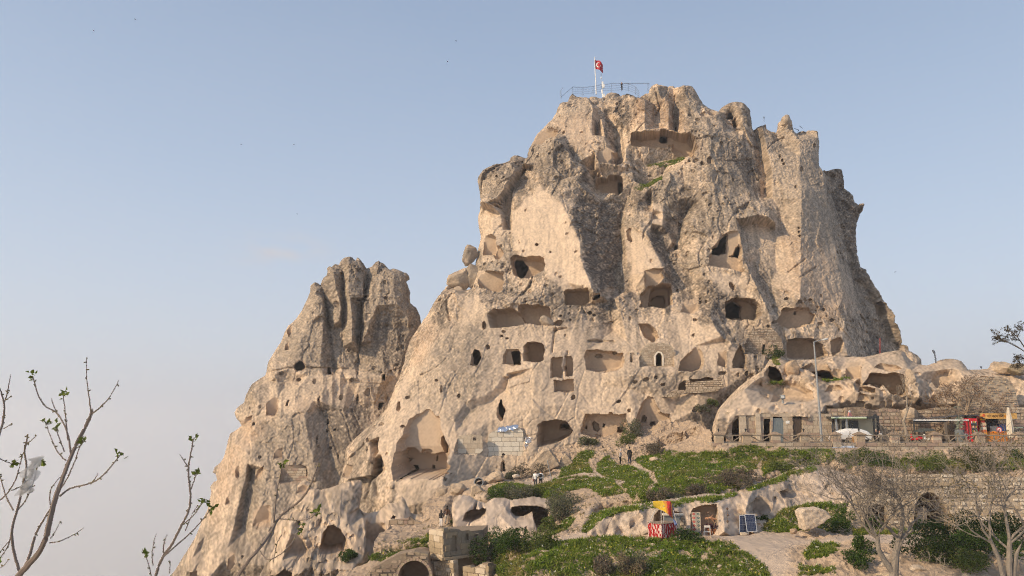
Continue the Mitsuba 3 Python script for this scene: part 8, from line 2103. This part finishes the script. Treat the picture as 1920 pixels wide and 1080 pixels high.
    obj(k + '__counter', boxm(X(1840, Y), X(1890, Y), Y - 0.5, Y, ZT, ZT + 0.95), mat('counter_orange', (0.50, 0.22, 0.06), 0.6))
    obj(k + '__side_panel', boxm(X(1834, Y), X(1840, Y), Y - 0.7, Y + 0.8, ZT, za), mat('panel_red', (0.42, 0.05, 0.035), 0.6))
    for i, (c, zz) in enumerate((((0.60, 0.36, 0.04), 2.35), ((0.55, 0.42, 0.30), 1.75), ((0.62, 0.55, 0.45), 1.30), ((0.55, 0.15, 0.05), 0.98), ((0.60, 0.30, 0.03), 0.70))):
        obj(k + '__menu_board', boxm(X(1838.5, Y - 0.7), X(1849, Y - 0.7), Y - 0.76, Y - 0.72, ZT + zz, ZT + zz + (0.34 if i else 0.5)), mat(f'menu{i}', c, 0.6))
    obj(k + '__juicer', rounded(X(1853, Y), X(1868, Y), Y - 0.3, Y + 0.1, ZT + 0.96, ZT + 1.75, 0.06), mat('steel', (0.28, 0.29, 0.30), 0.3, metallic=0.6))
    obj(k + '__blue_crate', rounded(X(1871, Y), X(1883, Y), Y - 0.3, Y + 0.2, ZT + 0.96, ZT + 1.95, 0.05), mat('crate_blue', (0.03, 0.06, 0.20), 0.5))
    r = np.random.default_rng(8)
    fr = []
    for i in range(46):
        q = trimesh.creation.icosphere(1, 0.075)
        q.apply_translation((X(r.uniform(1842, 1889), Y - 0.3), Y - 0.3 + r.uniform(-.15, .15), ZT + 1.02 + 0.06 * (i % 2)))
        fr.append(q)
    obj(k + '__oranges', cat(fr), mat('orange_fruit', (0.60, 0.22, 0.02), 0.5), smooth=True, kind='stuff')
    k = thing('round_sign', 'round pink and white sign on a stand in front of the juice kiosk', 'sign')
    c = at(1873.5, 806, 81.5)
    for rr, m, d in ((0.29, mat('sign_pink', (0.62, 0.12, 0.12), 0.6), 0.0), (0.20, 'm_white_paint', -0.012), (0.10, 'm_sign_pink', -0.024)):
        q = trimesh.creation.cylinder(rr, 0.03)
        q.apply_transform(trimesh.transformations.rotation_matrix(math.pi / 2, [1, 0, 0]))
        q.apply_translation(c + [0, d, 0])
        obj(k + '__disc', q, m)
    obj(k + '__stand', tube([(c[0], 81.53, ZT), (c[0], 81.53, c[2] - 0.25)], 0.03, 6), 'm_dark_iron')
    # closed parasol
    k = thing('closed_parasol', 'tall cream parasol folded shut in front of the juice kiosk', 'parasol')
    Yp = 81.8
    a, b = at(1896, 826, Yp), at(1890, 763, Yp)
    a[2] = ZT
    obj(k + '__pole', tube([a, a * 0.3 + b * 0.7], 0.035, 8), GALV)
    ts, rs = (0.12, 0.2, 0.4, 0.6, 0.8, 0.93, 1.0), (0.24, 0.30, 0.32, 0.27, 0.19, 0.12, 0.03)
    ang = np.arange(32) * 2 * np.pi / 32
    V = []
    for t, rr in zip(ts, rs):
        c = a + (b - a) * t
        q = rr * (1 + 0.16 * np.cos(ang * 8 + t * 2))
        V.append(np.stack([c[0] + q * np.cos(ang), c[1] + q * np.sin(ang), c[2] + 0 * ang], -1))
    V = np.vstack(V)
    i, j = np.meshgrid(np.arange(len(ts) - 1), np.arange(32), indexing='ij')
    f = np.stack([i * 32 + j, i * 32 + (j + 1) % 32, (i + 1) * 32 + (j + 1) % 32, (i + 1) * 32 + j], -1).reshape(-1, 4)
    obj(k + '__canopy', trimesh.Trimesh(V, np.vstack([f[:, [0, 1, 2]], f[:, [0, 2, 3]]]), process=False), mat('parasol_cream', (0.58, 0.52, 0.43), 0.8), smooth=True)
    obj(k + '__tie', tube([a + (b - a) * 0.44, a + (b - a) * 0.455], 0.345, 24), 'm_parasol_cream')
    # low dark parasol over the scooters
    k = thing('low_parasol', 'low open dark parasol over the scooters by the railing', 'parasol')
    Yp = 81.9
    c = at(1733, 804, Yp)
    ang = np.arange(24) * 2 * np.pi / 24
    V = [np.stack([c[0] + rr * np.cos(ang) * 1.0, c[1] + rr * 0.8 * np.sin(ang), c[2] + z - 0.10 * np.cos(ang) * rr / 1.1 * -1 + 0.05 * np.abs(np.sin(ang * 4)) * (rr / 1.1)], -1) for rr, z in ((0.03, 0.05), (0.45, 0.0), (0.85, -0.10), (1.15, -0.28))]
    V = np.vstack(V)
    i, j = np.meshgrid(np.arange(3), np.arange(24), indexing='ij')
    f = np.stack([i * 24 + j, i * 24 + (j + 1) % 24, (i + 1) * 24 + (j + 1) % 24, (i + 1) * 24 + j], -1).reshape(-1, 4)
    obj(k + '__canopy', trimesh.Trimesh(V, np.vstack([f[:, [0, 1, 2]], f[:, [0, 2, 3]]]), process=False), mat('parasol_dark', (0.05, 0.055, 0.05), 0.7))
    obj(k + '__pole', tube([(c[0], c[1], ZT), c], 0.04, 8), 'm_twig')
    # orange chairs
    org = mat('chair_orange', (0.62, 0.22, 0.03), 0.5)
    for i, (px, yy, lab) in enumerate(((1886, 82.4, 'orange plastic chair behind the round pink sign'), (1905, 82.2, 'orange plastic chair right of the folded parasol'), (1912, 83.0, 'orange chair at the far right edge behind the railing'))):
        k = thing('orange_chair', lab, 'chair')
        x = X(px, yy)
        obj(k + '__seat', rounded(x - 0.23, x + 0.23, yy, yy + 0.42, ZT + 0.42, ZT + 0.47, 0.02), org)
        obj(k + '__backrest', rounded(x - 0.23, x + 0.23, yy + 0.40, yy + 0.45, ZT + 0.47, ZT + 0.90, 0.02), org)
        for a in (-0.2, 0.2):
            for b in (0.03, 0.39):
                obj(k + '__leg', tube([(x + a, yy + b, ZT), (x + a, yy + b, ZT + 0.42)], 0.018, 6), org)
    k = thing('cafe_table', 'dark table with a green edge behind the orange chairs', 'table')
    x = X(1914, 83.6)
    obj(k + '__tabletop', boxm(x - 0.6, x + 0.8, 83.3, 84.1, ZT + 1.50, ZT + 1.57), mat('table_green', (0.42, 0.52, 0.42), 0.5))
    for a in (-0.5, 0.7):
        obj(k + '__leg', tube([(x + a, 83.7, ZT), (x + a, 83.7, ZT + 1.5)], 0.04, 6), 'm_dark_iron')
    k = thing('wooden_bench', 'dark wooden chair back standing in the gap of the railing', 'chair')
    x = X(1590, 81.0)
    for a in (-0.3, 0.3):
        obj(k + '__leg', boxm(x + a - 0.03, x + a + 0.03, 80.9, 80.96, ZT - 0.3, ZT + 0.5), 'm_twig')
    obj(k + '__rail', boxm(x - 0.33, x + 0.33, 80.9, 80.95, ZT + 0.36, ZT + 0.5), 'm_twig')
    obj(k + '__rail', boxm(x - 0.45, x + 0.33, 80.9, 80.95, ZT + 0.02, ZT + 0.10), 'm_twig')
    k = thing('timber_chest', 'light brown wooden chest behind the gap in the railing', 'chest')
    x = X(1603, 81.6)
    obj(k + '__body', boxm(x - 0.35, x + 0.35, 81.5, 82.0, ZT, ZT + 0.55), mat('chest_wood', (0.36, 0.20, 0.09), 0.6))
    obj(k + '__lid', boxm(x - 0.38, x + 0.38, 81.47, 82.03, ZT + 0.555, ZT + 0.62), 'm_chest_wood')


mat('tyre', (0.025, 0.025, 0.026), 0.8)


def scooter(label, px, Y, body, seat):
    k = thing('scooter', label, 'scooter')
    o = np.array([X(px, Y), Y, ZT])
    for dx in (-0.6, 0.6):
        w = trimesh.creation.torus(0.2, 0.06, 20, 8)
        w.apply_transform(trimesh.transformations.rotation_matrix(math.pi / 2, [1, 0, 0]))
        w.apply_translation(o + [dx, 0, 0.26])
        obj(k + '__wheel', w, 'm_tyre', smooth=True)
    obj(k + '__body', limbs([((0.6, 0, 0.45), 0.18, (0.2, 0, 0.45), 0.2), ((0.2, 0, 0.4), 0.14, (-0.3, 0, 0.3), 0.1), ((-0.45, 0, 0.35), 0.12, (-0.5, 0, 0.85), 0.12), ((-0.5, 0, 0.3), 0.12, (-0.72, 0, 0.42), 0.1)], 0, 0.08, 10).apply_translation(o), body, smooth=True)
    obj(k + '__seat', rounded(o[0] + 0.0, o[0] + 0.75, Y - 0.14, Y + 0.14, ZT + 0.66, ZT + 0.78, 0.05), seat)
    obj(k + '__handlebar', tube([o + [-0.45, -0.3, 1.02], o + [-0.5, 0, 0.98], o + [-0.45, 0.3, 1.02]], 0.025, 6), 'm_dark_iron')
    obj(k + '__mirror', rounded(o[0] - 0.5, o[0] - 0.4, Y - 0.36, Y - 0.30, ZT + 1.1, ZT + 1.2, 0.03), 'm_dark_iron')


build_kiosks()
k = thing('covered_car', 'car under a smooth white cover behind the railing, left of the seated people', 'car')
x0 = X(1556, 82.6)
ball = trimesh.creation.icosphere(3, 0.22).vertices
hull = trimesh.convex.convex_hull(np.vstack([ball + [x0 + a, 82.6 + c * w, ZT + z] for a, z, w in ((0.25, 0.42, 0.62), (0.5, 0.80, 0.66), (1.3, 1.10, 0.55), (2.0, 1.24, 0.5), (2.9, 1.22, 0.5), (3.6, 1.02, 0.55), (4.1, 0.62, 0.62), (4.1, 0.42, 0.62)) for c in (-1, 1)]))
obj(k + '__cover', hull, mat('car_white', (0.68, 0.68, 0.68), 0.55), smooth=50)
for a in (0.95, 3.45):
    for c in (-0.72, 0.72):
        w = trimesh.creation.cylinder(0.31, 0.2)
        w.apply_transform(trimesh.transformations.rotation_matrix(math.pi / 2, [1, 0, 0]))
        w.apply_translation((x0 + a, 82.6 + c, ZT + 0.31))
        obj(k + '__wheel', w, 'm_tyre')
scooter('red scooter parked behind the railing under the low parasol', 1716, 81.2, 'm_fridge_red', 'm_dark_iron')
scooter('white scooter parked right of the red one behind the railing', 1740, 81.3, 'm_white_paint', 'm_dark_iron')


# ---------------------------------------------------------------- birds
for i, (px, py, lab) in enumerate(((175, 57, 'tiny dark bird, the leftmost in the open sky'), (253, 36, 'tiny dark bird near the top edge of the sky, left'), (855, 76, 'tiny dark bird high in the middle of the sky'), (452, 270, 'tiny dark bird in the sky above the left peak, left one'), (551, 271, 'tiny dark bird in the sky above the left peak, right one'), (557, 401, 'tiny dark bird in the sky just above the left peak'), (839, 115, 'tiny dark bird below the high middle one'), (1679, 510, 'pale bird gliding right of the castle'))):
    k = thing('bird', lab, 'bird')
    c = at(px, py, 190.0)
    s = 0.20
    q = [c, c + [-s * 0.5, 0.1, s * 0.25], c + [-s * 1.3, 0.2, s * 0.05], c + [-s * 0.5, 0.35, s * 0.2], c + [s * 0.5, 0.1, s * 0.25], c + [s * 1.3, 0.2, s * 0.05], c + [s * 0.5, 0.35, s * 0.2], c + [0, 0.35, 0.02]]
    wings = trimesh.Trimesh(np.array(q), np.array([[0, 1, 3], [1, 2, 3], [0, 3, 7], [0, 6, 4], [4, 6, 5], [0, 7, 6]]), process=False)
    obj(k + '__wings', wings, 'm_dark_iron')
    obj(k + '__body', tube([c + [0, -0.25, 0], c + [0, 0, 0.0], c + [0, 0.5, 0.0]], [0.03, 0.08, 0.02], 6), 'm_dark_iron')


# ---------------------------------------------------------------- the valley below and the dusty air over it
def build_valley():
    r = np.geomspace(3, 2700, 90)
    a = np.linspace(0, 2 * np.pi, 181)
    Rr, A = np.meshgrid(r, a)
    x, y = Rr * np.sin(A), Rr * np.cos(A)
    P = np.stack([x, y, x * 0], -1)
    z = -2.2 - 0.27 * Rr
    z = np.maximum(z, -598 + 0 * Rr)
    v = np.stack([x, y, z], -1).reshape(-1, 3)
    n = len(r)
    i, j = np.meshgrid(np.arange(180), np.arange(n - 1), indexing='ij')
    f = np.stack([i * n + j, (i + 1) * n + j, (i + 1) * n + j + 1, i * n + j + 1], -1).reshape(-1, 4)

    def soil(p, n, uv):
        t = mikit.fbm(p.x / 260, p.y / 260, 0.0, 3)
        return mikit.mix((0.40, 0.37, 0.33), (0.37, 0.345, 0.305), mikit.smoothstep(0.35, 0.7, t))
    scene['m_soil'] = {'type': 'twosided', 'bsdf': {'type': 'diffuse', 'reflectance': mikit.proc(soil)}}
    obj('valley', trimesh.Trimesh(v, np.vstack([f[:, [0, 1, 2]], f[:, [0, 2, 3]]]), process=False)  , 'm_soil', kind='structure')


build_valley()
scene['air'] = {'type': 'homogeneous', 'albedo': {'type': 'rgb', 'value': [0.91, 0.925, 0.95]}, 'sigma_t': 0.00042, 'phase': {'type': 'hg', 'g': 0.45}}
scene['haze'] = {'type': 'cube', 'to_world': T().translate([0, 0, -260]).scale([16500, 16500, 342]), 'bsdf': {'type': 'null'}, 'interior': {'type': 'ref', 'id': 'air'}}
note('haze', kind='stuff', label='pale dust haze filling the valley')
scene['camera']['medium'] = {'type': 'ref', 'id': 'air'}
